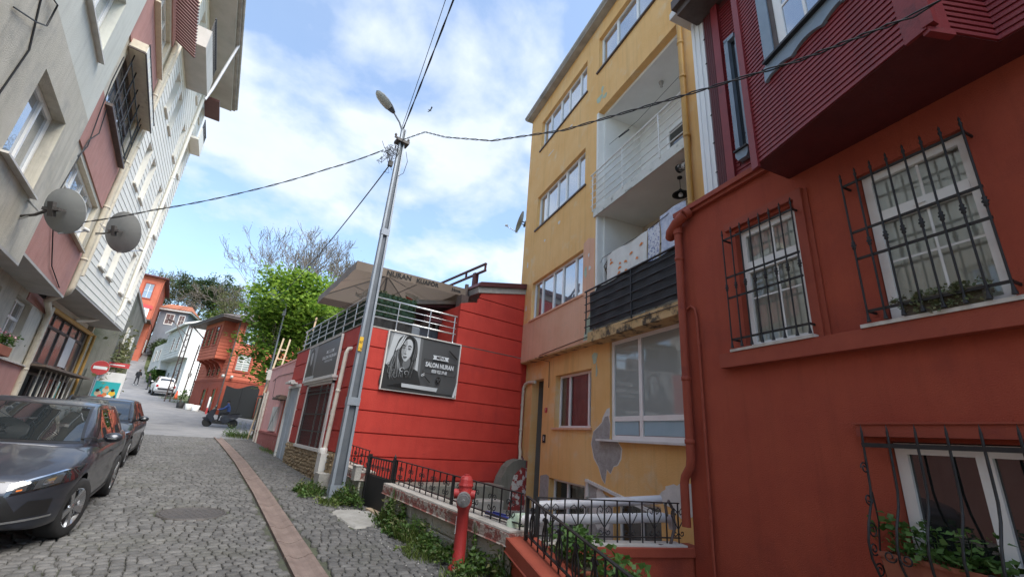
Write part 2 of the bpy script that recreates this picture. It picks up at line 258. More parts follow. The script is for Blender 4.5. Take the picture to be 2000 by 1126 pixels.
# ------------------------------------------------------------------ mesh helpers
def tag(o, label=None, cat=None, group=None, kind=None):
    if label: o['label'] = label
    if cat: o['category'] = cat
    if group: o['group'] = group
    if kind: o['kind'] = kind
    return o
def thing(name, label, cat, loc=(0,0,0), rz=0.0, group=None):
    o = bpy.data.objects.new(name, None); COL.objects.link(o); o.empty_display_size = 0.2
    o.location = loc; o.rotation_euler = (0,0,rz); return tag(o, label, cat, group)
def link(name, me, parent=None, loc=(0,0,0), rot=(0,0,0), scale=(1,1,1)):
    o = bpy.data.objects.new(name, me); COL.objects.link(o); o.location = loc; o.rotation_euler = rot; o.scale = scale
    if parent is not None: o.parent = parent
    return o
def copy_tree(o, parent=None):
    c = o.copy(); COL.objects.link(c); c.parent = parent
    for ch in list(o.children): copy_tree(ch, c)
    return c
class MB:
    def __init__(s, fn=None): s.v = []; s.f = []; s.m = []; s.fn = fn; s.mi = 0; s.sm = []
    def add(s, vs, fs, smooth=False):
        k = len(s.v)
        s.v += [tuple(s.fn(*p)) if s.fn else tuple(p) for p in vs]
        s.f += [tuple(i+k for i in f) for f in fs]; s.m += [s.mi]*len(fs); s.sm += [smooth]*len(fs); return s
    def box(s, x0, x1, y0, y1, z0, z1):
        if x0 > x1: x0, x1 = x1, x0
        if y0 > y1: y0, y1 = y1, y0
        if z0 > z1: z0, z1 = z1, z0
        return s.add([(x0,y0,z0),(x1,y0,z0),(x1,y1,z0),(x0,y1,z0),(x0,y0,z1),(x1,y0,z1),(x1,y1,z1),(x0,y1,z1)],
                     [(0,3,2,1),(4,5,6,7),(0,1,5,4),(1,2,6,5),(2,3,7,6),(3,0,4,7)])
    def bar(s, a, b, w, h=None, up=(0,0,1)):
        h = h or w; a = Vector(a); b = Vector(b); t = (b-a).normalized(); u = Vector(up)
        if abs(t.dot(u)) > 0.99: u = Vector((1,0,0))
        x = t.cross(u).normalized(); y = x.cross(t).normalized()
        vs = [p+x*sx*w/2+y*sy*h/2 for p in (a,b) for sx, sy in ((-1,-1),(1,-1),(1,1),(-1,1))]
        return s.add(vs, [(0,1,2,3),(7,6,5,4),(0,4,5,1),(1,5,6,2),(2,6,7,3),(3,7,4,0)])
    def tube(s, pts, r, n=8, caps=True):
        P = [Vector(p) for p in pts]; rs = r if isinstance(r, (list,tuple)) else [r]*len(P); vs = []; ref = None
        for i, p in enumerate(P):
            t = (P[min(i+1,len(P)-1)]-P[max(i-1,0)]).normalized()
            if ref is None: ref = Vector((0,0,1)) if abs(t.z) < 0.9 else Vector((1,0,0))
            x = t.cross(ref); x = x.normalized() if x.length > 1e-6 else t.orthogonal().normalized()
            y = x.cross(t).normalized(); ref = y
            for k in range(n):
                a = 2*math.pi*k/n; vs.append(p+(x*math.cos(a)+y*math.sin(a))*rs[i])
        fs = [(i*n+k, i*n+(k+1)%n, (i+1)*n+(k+1)%n, (i+1)*n+k) for i in range(len(P)-1) for k in range(n)]
        s.add(vs, fs, True)
        if caps: s.add(vs[:n], [tuple(range(n))]); s.add(vs[-n:], [tuple(range(n-1,-1,-1))])
        return s
    def lathe(s, prof, c=(0,0,0), n=16, axis='z', smooth=True, caps=True):
        vs = []
        for r, z in prof:
            for k in range(n):
                a = 2*math.pi*k/n; p = (r*math.cos(a), r*math.sin(a), z)
                if axis == 'y': p = (p[0], p[2], p[1])
                if axis == 'x': p = (p[2], p[0], p[1])
                vs.append((c[0]+p[0], c[1]+p[1], c[2]+p[2]))
        m = len(prof)
        fs = [(i*n+k, i*n+(k+1)%n, (i+1)*n+(k+1)%n, (i+1)*n+k) for i in range(m-1) for k in range(n)]
        s.add(vs, fs, smooth)
        if caps and prof[0][0] > 1e-4: s.add(vs[:n], [tuple(range(n))])
        if caps and prof[-1][0] > 1e-4: s.add(vs[-n:], [tuple(range(n))])
        return s
    def prism(s, pts, y0, y1):            # polygon in (x,z) extruded along y
        n = len(pts); vs = [(x,y0,z) for x, z in pts]+[(x,y1,z) for x, z in pts]
        return s.add(vs, [tuple(range(n)), tuple(range(2*n-1,n-1,-1))]+[(i,(i+1)%n,(i+1)%n+n,i+n) for i in range(n)])
    def grid(s, f, nu, nv, smooth=True):
        vs = [f(i/nu, j/nv) for i in range(nu+1) for j in range(nv+1)]
        return s.add(vs, [(i*(nv+1)+j, (i+1)*(nv+1)+j, (i+1)*(nv+1)+j+1, i*(nv+1)+j+1) for i in range(nu) for j in range(nv)], smooth)
    def mesh(s, name, mats, recalc=True, bevel=0.0, merge=False):
        me = bpy.data.meshes.new(name); me.from_pydata(s.v, [], s.f)
        for m in (mats if isinstance(mats, (list,tuple)) else [mats]): me.materials.append(M[m])
        me.polygons.foreach_set('material_index', s.m); me.polygons.foreach_set('use_smooth', s.sm)
        if recalc or bevel or merge:
            bm = bmesh.new(); bm.from_mesh(me)
            if merge: bmesh.ops.remove_doubles(bm, verts=bm.verts, dist=1e-4)
            if bevel: bmesh.ops.bevel(bm, geom=bm.edges, offset=bevel, segments=1, affect='EDGES', clamp_overlap=True)
            bmesh.ops.recalc_face_normals(bm, faces=bm.faces); bm.to_mesh(me); bm.free()
        me.update(); return me
    def build(s, name, mats, parent=None, recalc=True, bevel=0.0, merge=False):
        return link(name, s.mesh(name, mats, recalc, bevel, merge), parent)
def fastmesh(name, V, F, matname, smooth=False):
    me = bpy.data.meshes.new(name); V = np.asarray(V, dtype=np.float32); F = np.asarray(F, dtype=np.int32); k = F.shape[1]
    me.vertices.add(len(V)); me.vertices.foreach_set('co', V.ravel())
    me.loops.add(F.size); me.loops.foreach_set('vertex_index', F.ravel())
    me.polygons.add(len(F)); me.polygons.foreach_set('loop_start', np.arange(0, F.size, k, dtype=np.int32))
    me.materials.append(M[matname]); me.update(calc_edges=True); me.validate()
    return me
def evaluated(o):
    dg = bpy.context.evaluated_depsgraph_get(); dg.update(); me = bpy.data.meshes.new_from_object(o.evaluated_get(dg)); return me
def leaves(name, centers, size, matname, tilt=0.9, ratio=0.6):
    """one leaf-shaped folded quad for each centre"""
    C = np.asarray(centers, dtype=np.float64); n = len(C); rng = np.random
    a = rng.rand(n)*2*np.pi; t = (rng.rand(n)-0.3)*tilt*1.6
    d = np.stack([np.cos(a)*np.cos(t), np.sin(a)*np.cos(t), np.sin(t)], 1)
    up = rng.normal(size=(n,3))*0.5+np.array([0,0,1.0]); s = np.cross(d, up); s /= np.linalg.norm(s, axis=1)[:,None]+1e-9
    nn = np.cross(s, d); L = (size*(0.6+0.8*rng.rand(n)))[:,None]; W = L*ratio*0.5
    V = np.empty((n,4,3)); V[:,0] = C; V[:,1] = C+d*L*0.45+s*W+nn*L*0.10; V[:,2] = C+d*L-nn*L*0.06; V[:,3] = C+d*L*0.45-s*W+nn*L*0.10
    return fastmesh(name, V.reshape(-1,3), np.arange(4*n).reshape(-1,4), matname)
def blades(name, centers, h, matname, lean=0.35, w=0.010):
    C = np.asarray(centers, dtype=np.float64); n = len(C); rng = np.random
    a = rng.rand(n)*2*np.pi; H = h*(0.5+rng.rand(n)); ln = lean*rng.rand(n)*H
    dv = np.stack([np.cos(a)*ln, np.sin(a)*ln, H], 1); s = np.stack([-np.sin(a), np.cos(a), 0*a], 1)*w
    V = np.empty((n,5,3)); mid = C+dv*np.array([0.4,0.4,0.6])
    V[:,0] = C-s; V[:,1] = C+s; V[:,2] = mid+s*0.8; V[:,3] = C+dv; V[:,4] = mid-s*0.8
    return fastmesh(name, V.reshape(-1,3), np.arange(5*n).reshape(-1,5), matname)
def scroll(c, r, turns, start, sgn=1, n=14):          # flat spiral in the (x,z) plane
    return [(c[0]+r*(1-0.72*t)*math.cos(start+sgn*t*turns*2*math.pi), c[1]+r*(1-0.72*t)*math.sin(start+sgn*t*turns*2*math.pi)) for t in [i/n for i in range(n+1)]]
def text_mesh(txt, size, matname, xf, bold=0.0, shear=0.0, align='CENTER', xscale=1.0):
    """lettering as flat mesh; xf maps (x,y) of the letters to 3-D"""
    cu = bpy.data.curves.new('lettering', 'FONT'); cu.body = txt; cu.size = size; cu.align_x = align; cu.align_y = 'CENTER'; cu.offset = bold; cu.shear = shear; cu.resolution_u = 3
    o = bpy.data.objects.new('lettering', cu); COL.objects.link(o); me = evaluated(o)
    bpy.data.objects.remove(o)
    for v in me.vertices: v.co = Vector(xf(v.co.x*xscale, v.co.y))
    me.materials.clear(); me.materials.append(M[matname]); me.update(); return me
def wall_mb(mb, u0, u1, z0, z1, holes, y=0.0, depth=0.16, sgn=1):
    """front sheet at local y with real openings and reveals going back by depth"""
    us = sorted({u0,u1}|{h[0] for h in holes}|{h[1] for h in holes}); zs = sorted({z0,z1}|{h[2] for h in holes}|{h[3] for h in holes})
    us = [u for u in us if u0 <= u <= u1]; zs = [z for z in zs if z0 <= z <= z1]
    inh = lambda u, z: any(h[0] < u < h[1] and h[2] < z < h[3] for h in holes)
    for a, b in zip(us, us[1:]):
        for c, d in zip(zs, zs[1:]):
            if not inh((a+b)/2, (c+d)/2): mb.add([(a,y,c),(b,y,c),(b,y,d),(a,y,d)], [(0,1,2,3)])
    yb = y-sgn*depth
    for a, b, c, d in holes:
        mb.add([(a,y,c),(b,y,c),(b,y,d),(a,y,d),(a,yb,c),(b,yb,c),(b,yb,d),(a,yb,d)], [(0,1,5,4),(1,2,6,5),(2,3,7,6),(3,0,4,7)])
    return mb
def window(parent, u0, u1, z0, z1, y, sgn, cols=(0.5,), rows=(), fm='pvc', gm='glass', fw=0.05, sill=None, sillmat='marble', curtain=None, curmat='curtain', label=None, rowcols=None):
    """window frame mesh with panes, sill and curtain as its children; y = frame plane, sgn = outward sign"""
    mb = MB(); t = 0.05*sgn
    mb.box(u0,u1,y,y+t,z0,z0+fw); mb.box(u0,u1,y,y+t,z1-fw,z1); mb.box(u0,u0+fw,y,y+t,z0+fw,z1-fw); mb.box(u1-fw,u1,y,y+t,z0+fw,z1-fw)
    us = [u0]+[u0+(u1-u0)*c for c in cols]+[u1]; zs = [z0]+[z0+(z1-z0)*r for r in rows]+[z1]; hw = fw*0.55
    for u in us[1:-1]: mb.box(u-hw,u+hw,y,y+t*1.06,z0+fw,z1-fw)
    for z in zs[1:-1]:
        for a, b in zip(us, us[1:]): mb.box(a+fw*0.6,b-fw*0.6,y,y+t*0.98,z-hw,z+hw)
    fr = mb.build('window', fm, parent)
    if label: fr['label'] = label
    for a, b in zip(us, us[1:]):
        for c, d in zip(zs, zs[1:]):
            jj = random.uniform(-0.004,0.004)
            p = MB(); p.add([(a,y+t*0.4,c),(b,y+t*0.4+jj,c),(b,y+t*0.4+jj,d),(a,y+t*0.4,d)], [(0,1,2,3) if sgn < 0 else (3,2,1,0)]); p.build('pane', gm, fr, recalc=False)
    if sill:
        o, th, ex = sill; MB().box(u0-ex,u1+ex,y-t,y+sgn*o,z0-th,z0-0.002).build('sill', sillmat, fr)
    if curtain:
        for (ca, cb) in curtain:
            a, b = u0+(u1-u0)*ca, u0+(u1-u0)*cb; k = max(10, int((b-a)/0.022)); c = MB()
            c.grid(lambda s, q: (a+(b-a)*s, y-sgn*(0.035+0.02*math.sin(s*(b-a)*46+math.sin(s*9)*1.5)*(0.6+0.4*q)), z0+0.01+(z1-z0-0.02)*q), k*2, 3); c.build('curtain', curmat, fr, recalc=False)
        q = MB(); a, c_, e0, e1 = u0-0.01, u1+0.01, z0-0.01, z1+0.01; ya, yb_ = y-sgn*0.005, y-sgn*0.6
        q.add([(a,ya,e0),(c_,ya,e0),(c_,ya,e1),(a,ya,e1),(a,yb_,e0),(c_,yb_,e0),(c_,yb_,e1),(a,yb_,e1)], [(4,5,6,7),(0,1,5,4),(1,2,6,5),(2,3,7,6),(3,0,4,7)]); q.build('room_wall', 'unlit_room', fr, recalc=False)
    return fr

# ------------------------------------------------------------------ ground
_GY = [-80,0,24,34,40,48,54,66,76,86,98,130,220,600]
_GZ = [-2.4,0,0.72,1.0,1.8,2.55,3.07,4.3,7.0,10.0,12.5,17.5,22,22]
def gz(y): return float(np.interp(y, _GY, _GZ))
def side(x, y):
    s = 0.0
    if x > 8 and y > 42: s += min(x-8, 30)*0.10*min((y-42)/12, 1)
    if x < -8 and y > 40: s += min(-8-x, 30)*0.22*min((y-40)/20, 1)
    return s
xs = [-600,-250,-120,-70,-45,-30,-20,-14,-10,-8,-6,-3,0,3,6,8,10,14,20,30,45,70,120,250,600]
ys = [-80,-40,-20,-10,0,6,12,18,24,29,34,37,40,44,48,51,54,60,66,71,76,81,86,92,98,110,130,170,220,350,600]
g = MB(); g.grid(lambda a, b: (0,0,0), 1, 1); g.v = []; g.f = []; g.m = []; g.sm = []
g.add([(x,y,gz(y)+side(x,y)-(0.75 if y < 24 else 0.12 if y < 45 else 0.06)) for x in xs for y in ys], [(i*len(ys)+j,(i+1)*len(ys)+j,(i+1)*len(ys)+j+1,i*len(ys)+j+1) for i in range(len(xs)-1) for j in range(len(ys)-1)])
tag(g.build('terrain', 'hillgreen'), 'green and earthy hillside ground under the whole street', None, kind='structure')
def strip(name, rows, matname, dz, label, n=6, kind='structure'):
    b = MB(); Y = [r[0] for r in rows]; yy = []
    for a, c in zip(Y, Y[1:]): yy += [a+(c-a)*k/4 for k in range(4)]
    yy.append(Y[-1]); xl = np.interp(yy, Y, [r[1] for r in rows]); xr = np.interp(yy, Y, [r[2] for r in rows])
    b.add([(xl[i]+(xr[i]-xl[i])*k/n, yy[i], gz(yy[i])+dz) for i in range(len(yy)) for k in range(n+1)],
          [(i*(n+1)+k,(i+1)*(n+1)+k,(i+1)*(n+1)+k+1,i*(n+1)+k+1) for i in range(len(yy)-1) for k in range(n)])
    return tag(b.build(name, matname), label, None, kind=kind)
street = strip('cobbled_street', [(-14,-3.6,2.4),(-6,-3.6,1.5),(0,-3.6,2.35),(4.2,-3.6,3.45),(10,-3.6,3.3),(17,-3.6,3.5),(23.9,-4.2,3.6)], 'bed', -0.02, 'grey cobbled street with a reddish gutter running down it')
strip('asphalt_road', [(23.86,-4.2,9),(28,-4,16),(34,-3.4,16),(38,-3.2,6),(40,-3.1,2.3),(46,-3.3,1.2),(54,-4.2,0.4),(62,-5.2,-1.6),(66,-5.6,-2.55),(76,-6.6,-4.0),(86,-7.2,-4.6),(100,-7.8,-4.8),(118,-9.5,-6)], 'asphalt', 0.004, 'worn grey asphalt road crossing the junction and climbing the hill')
# cobbles: real stones in rows, the largest-looking ones single objects
def xdrain(y): return 1.30+0.043*y+0.0009*y*y*(-0.75) if y < 30 else 2.0
def gutter_c(y): return float(np.interp(y, [-3,2,5.2,10,15,20,24], [1.22,1.40,1.56,1.80,1.97,2.04,2.06]))
MH = (0.66,8.36,0.43)
stones = []
def xmax(y): return float(np.interp(y, [-14,4.2,8,17,24], [1.5-4*0,3.42,3.30,3.30,3.35])) if y > 4.2 else 3.40+0.268*(y-4.2)
y = 1.6
rng = random.Random(3)
row = 0
while y < 23.9:
    rp = 0.092+rng.random()*0.02
    x = -3.2+rng.random()*0.1
    while x < xmax(y)-0.05:
        wd = 0.085+rng.random()*0.06; xc = x+wd/2
        gc = gutter_c(y); left = xc < gc
        yo = (0.09*math.sin(xc*1.9+0.35*y)+0.05*math.sin(xc*4.7+1.3*y)+0.14*xc) if left else 0.05*math.sin(xc*2.6+0.8*y)-0.10*(xc-gc)
        yc = y+yo+rng.uniform(-0.008,0.008)
        if abs(xc-gc) > 0.155+wd/2 and math.hypot(xc-MH[0], yc-MH[1]) > MH[2]+0.06 and yc < 23.8 and not (2.55 < xc < 3.4 and 7.0 < yc < 8.3):
            stones.append((xc, yc, wd-0.014, rp-0.013, rng.uniform(-0.07,0.07)+(0.12 if left else -0.08), rng.uniform(0.0,0.006), rng.uniform(-0.015,0.015), rng.uniform(-0.015,0.015)))
        x += wd
    y += rp
def stone_verts(w_, l_, ch=0.009, h=0.05):
    a, b = w_/2, l_/2; c, d = a-ch, b-ch
    return [(-a,-b,-h),(a,-b,-h),(a,b,-h),(-a,b,-h),(-a,-b,-ch),(a,-b,-ch),(a,b,-ch),(-a,b,-ch),(-c,-d,0),(c,-d,0),(c,d,0),(-c,d,0)]
SF = [(0,1,5,4),(1,2,6,5),(2,3,7,6),(3,0,4,7),(4,5,9,8),(5,6,10,9),(6,7,11,10),(7,4,8,11),(8,9,10,11)]
def vis(s):
    xc, yc = s[0], s[1]; a = math.degrees(math.atan2(xc, yc)); return (-14 < a < 42) and yc > 3.0 and not (xc < -0.35 and yc > 6.2)
near = sorted([s for s in stones if vis(s)], key=lambda s: math.hypot(s[0], s[1]))[:300]
ns = set(id(s) for s in near)
protos = []
for k in range(8):
    j = [(x+rng.uniform(-.004,.004), y_+rng.uniform(-.004,.004), z) for x, y_, z in stone_verts(0.115, 0.098)]
    mb = MB(); mb.add(j, SF); protos.append(mb.mesh('cobble', 'cobble', recalc=False))
for s in near:
    o = link('cobble', protos[rng.randrange(8)], street, (s[0], s[1], gz(s[1])+0.012+s[5]), (s[6]+0.03, s[7], s[4]), (s[2]/0.115, s[3]/0.098, 1))
VV = []; FF = []
for s in stones:
    if id(s) in ns: continue
    k = len(VV); ca, sa = math.cos(s[4]), math.sin(s[4]); z0 = gz(s[1])+0.012+s[5]
    for px, py, pz in stone_verts(s[2], s[3]):
        px += rng.uniform(-.004,.004); py += rng.uniform(-.004,.004)
        VV.append((s[0]+px*ca-py*sa, s[1]+px*sa+py*ca, z0+pz+py*(s[6]+0.03)+px*s[7]))
    FF += [tuple(i+k for i in f) for f in SF]
o = link('cobbles', fastmesh('cobbles', VV, FF, 'cobble'), street); o['kind'] = 'stuff'
# gutter of concave concrete slabs
gut = tag(bpy.data.objects.new('gutter', None), 'reddish concave concrete gutter running down the cobbled street', 'gutter'); COL.objects.link(gut); gut.location = (1.4,2,gz(2))
y = -2.0; k = 0
while y < 23.7:
    ln = 0.62+rng.random()*0.25; y1 = y+ln-0.02; b = MB(); cols = [(-.152,-.06),(-.152,.020),(-.11,.018),(-.06,-.006),(0,-.018),(.06,-.006),(.11,.018),(.152,.020),(.152,-.06)]
    ej = [rng.uniform(-.01,.01) for _ in range(2)]
    vs_ = []
    for q, yy in enumerate((y, (y+y1)/2, y1)):
        gc = gutter_c(yy); dzz = (ej[0], 0, ej[1])[q]*0.6
        vs_ += [(gc+cx-1.4, yy+cx*0.05-2, gz(yy)+cz+dzz*0.5-gz(2)) for cx, cz in cols]
    n = len(cols); b.add(vs_, [(i*n+j, i*n+j+1, (i+1)*n+j+1, (i+1)*n+j) for i in range(2) for j in range(n-1)]+[tuple(range(n)), tuple(range(3*n-1,2*n-1,-1))])
    b.build('gutter_slab', 'gutter', gut); y += ln
# manhole cover
mh = thing('manhole_cover', 'round dark iron manhole cover set in the cobbles', 'manhole', (MH[0],MH[1],gz(MH[1])))
b = MB(); b.lathe([(0.43,-0.03),(0.43,0.010),(0.405,0.012),(0.405,0.004),(0.395,0.004)], n=36, caps=False); b.build('rim', 'iron', mh)
b = MB(); b.lathe([(0.393,-0.02),(0.393,0.010),(0.36,0.012),(0.355,0.006),(0.0001,0.006)], n=36)
for i in range(-4,5):
    for j in range(-4,5):
        if math.hypot(i,j) < 4.2: b.box(i*0.075-0.030,i*0.075+0.030,j*0.075-0.030,j*0.075+0.030,0.004,0.008)
b.build('cover', 'iron', mh)
mh.rotation_euler = (0.03,0,0.3)
# concrete step in front of the iron gate
# ------------------------------------------------------------------ red house (near right)
rh = thing('red_house', 'dark red rendered house with barred white windows and a maroon boarded bay', 'house', (4.6,0,0), R(75))
H_low = (0.14,1.22,0.66,1.83); H1 = (0.20,1.03,2.82,4.34); H2 = (1.68,2.48,2.82,4.36)
b = MB(); wall_mb(b, -5, 3.50, -1.4, 5.02, [H_low,H1,H2], 0, 0.15)
b.add([(-5,-6,5.02),(3.50,-6,5.02),(3.50,-0.0,5.02),(-5,0,5.02)], [(0,1,2,3)])
b.add([(3.50,0,-1.4),(3.50,-6,-1.4),(3.50,-6,5.02),(3.50,0,5.02)], [(0,1,2,3)]); b.build('wall', 'redhouse', rh)
MB().box(-4.95,3.35,-5.9,-0.76,-1.35,4.98).build('leak_block', 'unlit_room', rh); MB().box(-4.95,0.13,-0.76,-0.2,-1.3,4.9).build('leak_block', 'unlit_room', rh); MB().box(-0.0,1.30,-0.74,-0.2,0.5,2.0).build('leak_block', 'unlit_room', rh)  # unseen dark boxes added behind the wall to block light leaks
# upper storey sheet behind the boards
b = MB(); b.box(-5,2.50,-5.9,-0.03,5.02,8.5); b.build('upper_wall', 'maroon_d', rh)
def boards(parent, p, q, z0, z1, pitch, matname, holes=(), out=0.018, name='board', nrm=None):
    """lapped boards between plan points p and q (local x,y), outward normal to the right-hand of p>q unless given"""
    P = Vector((p[0],p[1])); Q = Vector((q[0],q[1])); t = (Q-P); Ln = t.length; t /= Ln; n = Vector(nrm) if nrm else Vector((-t.y,t.x))
    z = z0; cache = {}
    while z < z1-0.01:
        zt = min(z+pitch, z1); segs = [(0.0,Ln)]
        for h in holes:
            if h[2] < (z+zt)/2 < h[3]:
                ns_ = []
                for a, c in segs:
                    if h[1] <= a or h[0] >= c: ns_.append((a,c))
                    else:
                        if h[0] > a: ns_.append((a,h[0]))
                        if h[1] < c: ns_.append((h[1],c))
                segs = ns_
        if segs:
            key = (tuple(segs), round(zt-z,3))
            if key not in cache:
                cache[key] = []
                for a, c in segs:
                    b = MB(); A_ = P+t*a; C_ = P+t*c; hh = zt-z-0.004; vs_ = []
                    for X in (A_,C_):
                        for o_, zz in ((0.0,0.0),(out,0.0),(out*0.85,hh*0.55),(out*0.30,hh),(0.0,hh)): vs_.append((X.x+n.x*o_, X.y+n.y*o_, zz))
                    b.add(vs_, [(0,1,2,3,4),(9,8,7,6,5),(0,5,6,1),(1,6,7,2),(2,7,8,3),(3,8,9,4)]); cache[key].append(b.mesh(name, matname))
            for me_ in cache[key]: link(name, me_, parent, (0,0,z))
        z += pitch
# the narrow wall strip with its slot window
boards(rh, (2.44,-0.03), (2.02,-0.03), 5.10, 8.2, 0.060, 'maroon', [(0.20-0.06,0.36,5.30,7.42)], nrm=(0,1))
MB().box(2.36,2.48,-0.028,0.035,5.10,8.3).build('corner_post', 'maroon', rh); MB().box(1.90,2.02,-0.028,0.045,5.02,8.3).build('corner_post', 'maroon', rh)
b = MB(); b.box(2.225,2.29,-0.025,0.05,5.42,7.40); b.box(2.115,2.13,-0.025,0.02,5.42,7.40); b.box(2.12,2.29,-0.025,0.05,7.36,7.43); b.prism([(2.11,5.44),(2.30,5.44),(2.30,5.37),(2.27,5.31),(2.14,5.31),(2.11,5.37)], -0.025, 0.055); b.build('slot_window_trim', 'bluegrey', rh)
MB().box(2.13,2.225,-0.028,-0.018,5.44,7.36).build('slot_window_pane', 'glass_d', rh)
MB().box(2.10,2.30,-0.02,0.09,5.44,5.462).build('slot_window_sill', 'wrought', rh)
# corrugated sheet and white flashing at the end of the upper wall
b = MB()
for k in range(5): b.tube([(2.50+0.036*k,-0.02,5.04),(2.50+0.036*k,-0.02,8.3)], 0.021, 8)
b.build('corrugated_sheet', 'maroon_d', rh)
b = MB(); b.box(2.69,2.93,-0.05,-0.02,5.06,8.55); b.box(2.76,2.79,-0.02,0.0,5.06,8.5); b.box(2.86,2.88,-0.02,-0.005,5.06,8.5); b.build('white_flashing', 'white', rh)
b = MB()
for z in np.arange(5.4,8.4,0.5): b.box(2.675,2.70,-0.03,-0.012,z,z+0.012)
b.build('flashing_screw', 'iron', rh)
b = MB(); b.box(-5,2.78,-0.5,0.42,8.3,8.42); b.box(-5,2.82,-0.5,0.50,8.42,8.60); b.build('eave', 'darkwood', rh)
b = MB(); b.prism([(2.75,8.5),(3.02,8.5),(3.02,8.62),(2.75,8.75)], -0.6, 0.35); b.build('eave_end', 'offwhite', rh)
# bay
PL, PA, PB = (1.68,0.52), (-0.05,0.88), (-0.22,0.30)
b = MB()
plan = [(1.68,0.0),PL,PA,PB,(-5,0.30),(-5,0.0)]
n = len(plan); shr = lambda p, k: p
b.add([(x,y,4.70) for x, y in plan]+[(x,y,4.75) for x, y in plan]+[(x,y,8.3) for x, y in plan], [tuple(range(n)), tuple(range(3*n-1,2*n-1,-1))]+[(i,(i+1)%n,(i+1)%n+n,i+n) for i in range(n)]+[(n+i,n+(i+1)%n,2*n+(i+1)%n,2*n+i) for i in range(n)])
b.build('bay', 'maroon_d', rh)
boards(rh, PL, PA, 4.71, 7.6, 0.058, 'maroon', [(0.36,1.42,5.66,7.6)], out=0.016, nrm=Vector((0.2037,0.979)).normalized())
boards(rh, PA, PB, 4.71, 6.4, 0.058, 'maroon', out=0.016, nrm=(-0.96,0.28))
boards(rh, PB, (-3.0,0.30), 4.71, 6.4, 0.058, 'maroon', out=0.016, nrm=(0,1))
tB = (Vector(PA)-Vector(PL)).normalized(); nB = Vector((0.2037,0.979)).normalized()
def bayf(s, d, z): q = Vector(PL)+tB*s+nB*d; return (q.x, q.y, z)
MB(bayf).box(-0.035,0.06,0.001,0.035,4.66,7.6).build('bay_post', 'maroon', rh); MB(bayf).box(1.64,1.79,0.001,0.03,4.68,7.6).build('bay_post', 'maroon', rh)
q = MB(bayf); q.box(1.79,1.80,-0.2,0.02,4.68,7.6); q.build('bay_edge', 'maroon', rh)
b = MB(); b.bar((-0.06,0.90,4.67),(-0.12,0.70,4.67),0.05,0.05); b.bar((-0.085,0.885,4.7),(-0.085,0.885,7.6),0.07,0.07); b.build('bay_corner_post', 'maroon', rh)
b = MB(bayf)
b.box(0.36,0.50,0.001,0.045,5.60,7.6); b.box(1.28,1.42,0.001,0.045,5.60,7.6)
pts = [(0.34,5.76),(1.44,5.76),(1.44,5.57)]
for k in range(3):
    c0 = 1.44-0.37*k
    for j in range(1,9):
        a = j/8; pts.append((c0-0.37*a, 5.565+0.055*math.sin(a*math.pi)))
b.prism(pts, 0.001, 0.05); b.build('bay_window_trim', 'bluegrey', rh)
MB(bayf).box(0.38,1.40,0.001,0.10,5.762,5.79).build('bay_window_sill', 'wrought', rh)
fr = MB(bayf); fr.box(0.50,0.66,0.0,0.02,5.79,7.6); fr.box(1.14,1.28,0.0,0.02,5.79,7.6); fr.box(0.66,1.14,0.0,0.02,5.79,5.86); fr.box(0.90,0.93,0.0,0.018,5.86,7.6); fr.box(0.66,1.14,0,0.017,6.32,6.35); f_ = fr.build('bay_window', 'pvc', rh)
MB(bayf).box(0.66,1.14,0.001,0.008,5.86,7.6).build('pane', 'glass', f_)
MB(bayf).box(0.50,0.56,0.021,0.03,5.79,7.6).build('dark_strip', 'darkwood', f_)  # dark strip down one side of the bay window
# cornice at the top of the ground floor, ledge, surrounds
b = MB(); b.box(1.70,3.46,0.001,0.10,5.00,5.07); b.box(1.70,3.44,0.001,0.06,4.95,5.00); b.build('cornice', 'redtrim', rh)
b = MB(); b.box(-5,2.80,0.001,0.10,2.62,2.79); b.build('window_ledge', 'redtrim', rh)
b = MB(); b.box(1.55,1.645,0.001,0.05,2.791,4.50); b.box(1.645,2.60,0.001,0.05,4.40,4.50); b.box(1.50,1.55,0.001,0.02,2.791,4.48); b.build('window_surround', 'redtrim', rh)
b = MB(); b.box(-1.5,1.40,0.001,0.07,1.86,1.96); b.box(-1.5,1.42,0.001,0.085,1.96,1.975); b.build('lower_window_hood', 'redtrim', rh)
fr = window(rh, 1.69,2.47,2.83,4.35,-0.13,1, cols=(), rows=(0.69,), gm='clear', fw=0.075, curtain=[(0.0,1.0)], label='white framed window with pale curtains behind scrolled bars')
b = MB(); b.box(2.03,2.05,-0.115,-0.105,2.90,4.3); b.box(1.76,2.40,-0.115,-0.106,3.44,3.46); b.box(1.76,2.40,-0.125,-0.07,3.78,3.86); b.build('muntin', 'pvc', fr)
fr = window(rh, 0.21,1.02,2.83,4.33,-0.13,1, cols=(), rows=(0.70,), gm='clear', fw=0.075, curtain=[(0.0,1.0)], label='large white framed window with a succulent trough')
b = MB(); b.box(0.58,0.60,-0.115,-0.105,2.90,4.25); b.box(0.28,0.95,-0.115,-0.106,3.40,3.42); b.box(0.28,0.95,-0.125,-0.07,3.80,3.90); b.box(0.58,0.66,-0.085,-0.055,3.85,3.865); b.build('muntin', 'pvc', fr)
window(rh, 0.15,1.21,0.67,1.82,-0.13,1, cols=(0.47,), gm='glass_d', fw=0.085, label='white framed low window behind bellied bars')
MB().box(1.60,2.62,-0.14,0.115,2.792,2.822).build('stone_sill', 'marble', rh); MB().box(-0.3,1.18,-0.14,0.115,2.792,2.824).build('stone_sill', 'marble', rh)
MB().box(-0.3,1.36,-0.14,0.14,0.60,0.655).build('stone_sill', 'marble', rh)
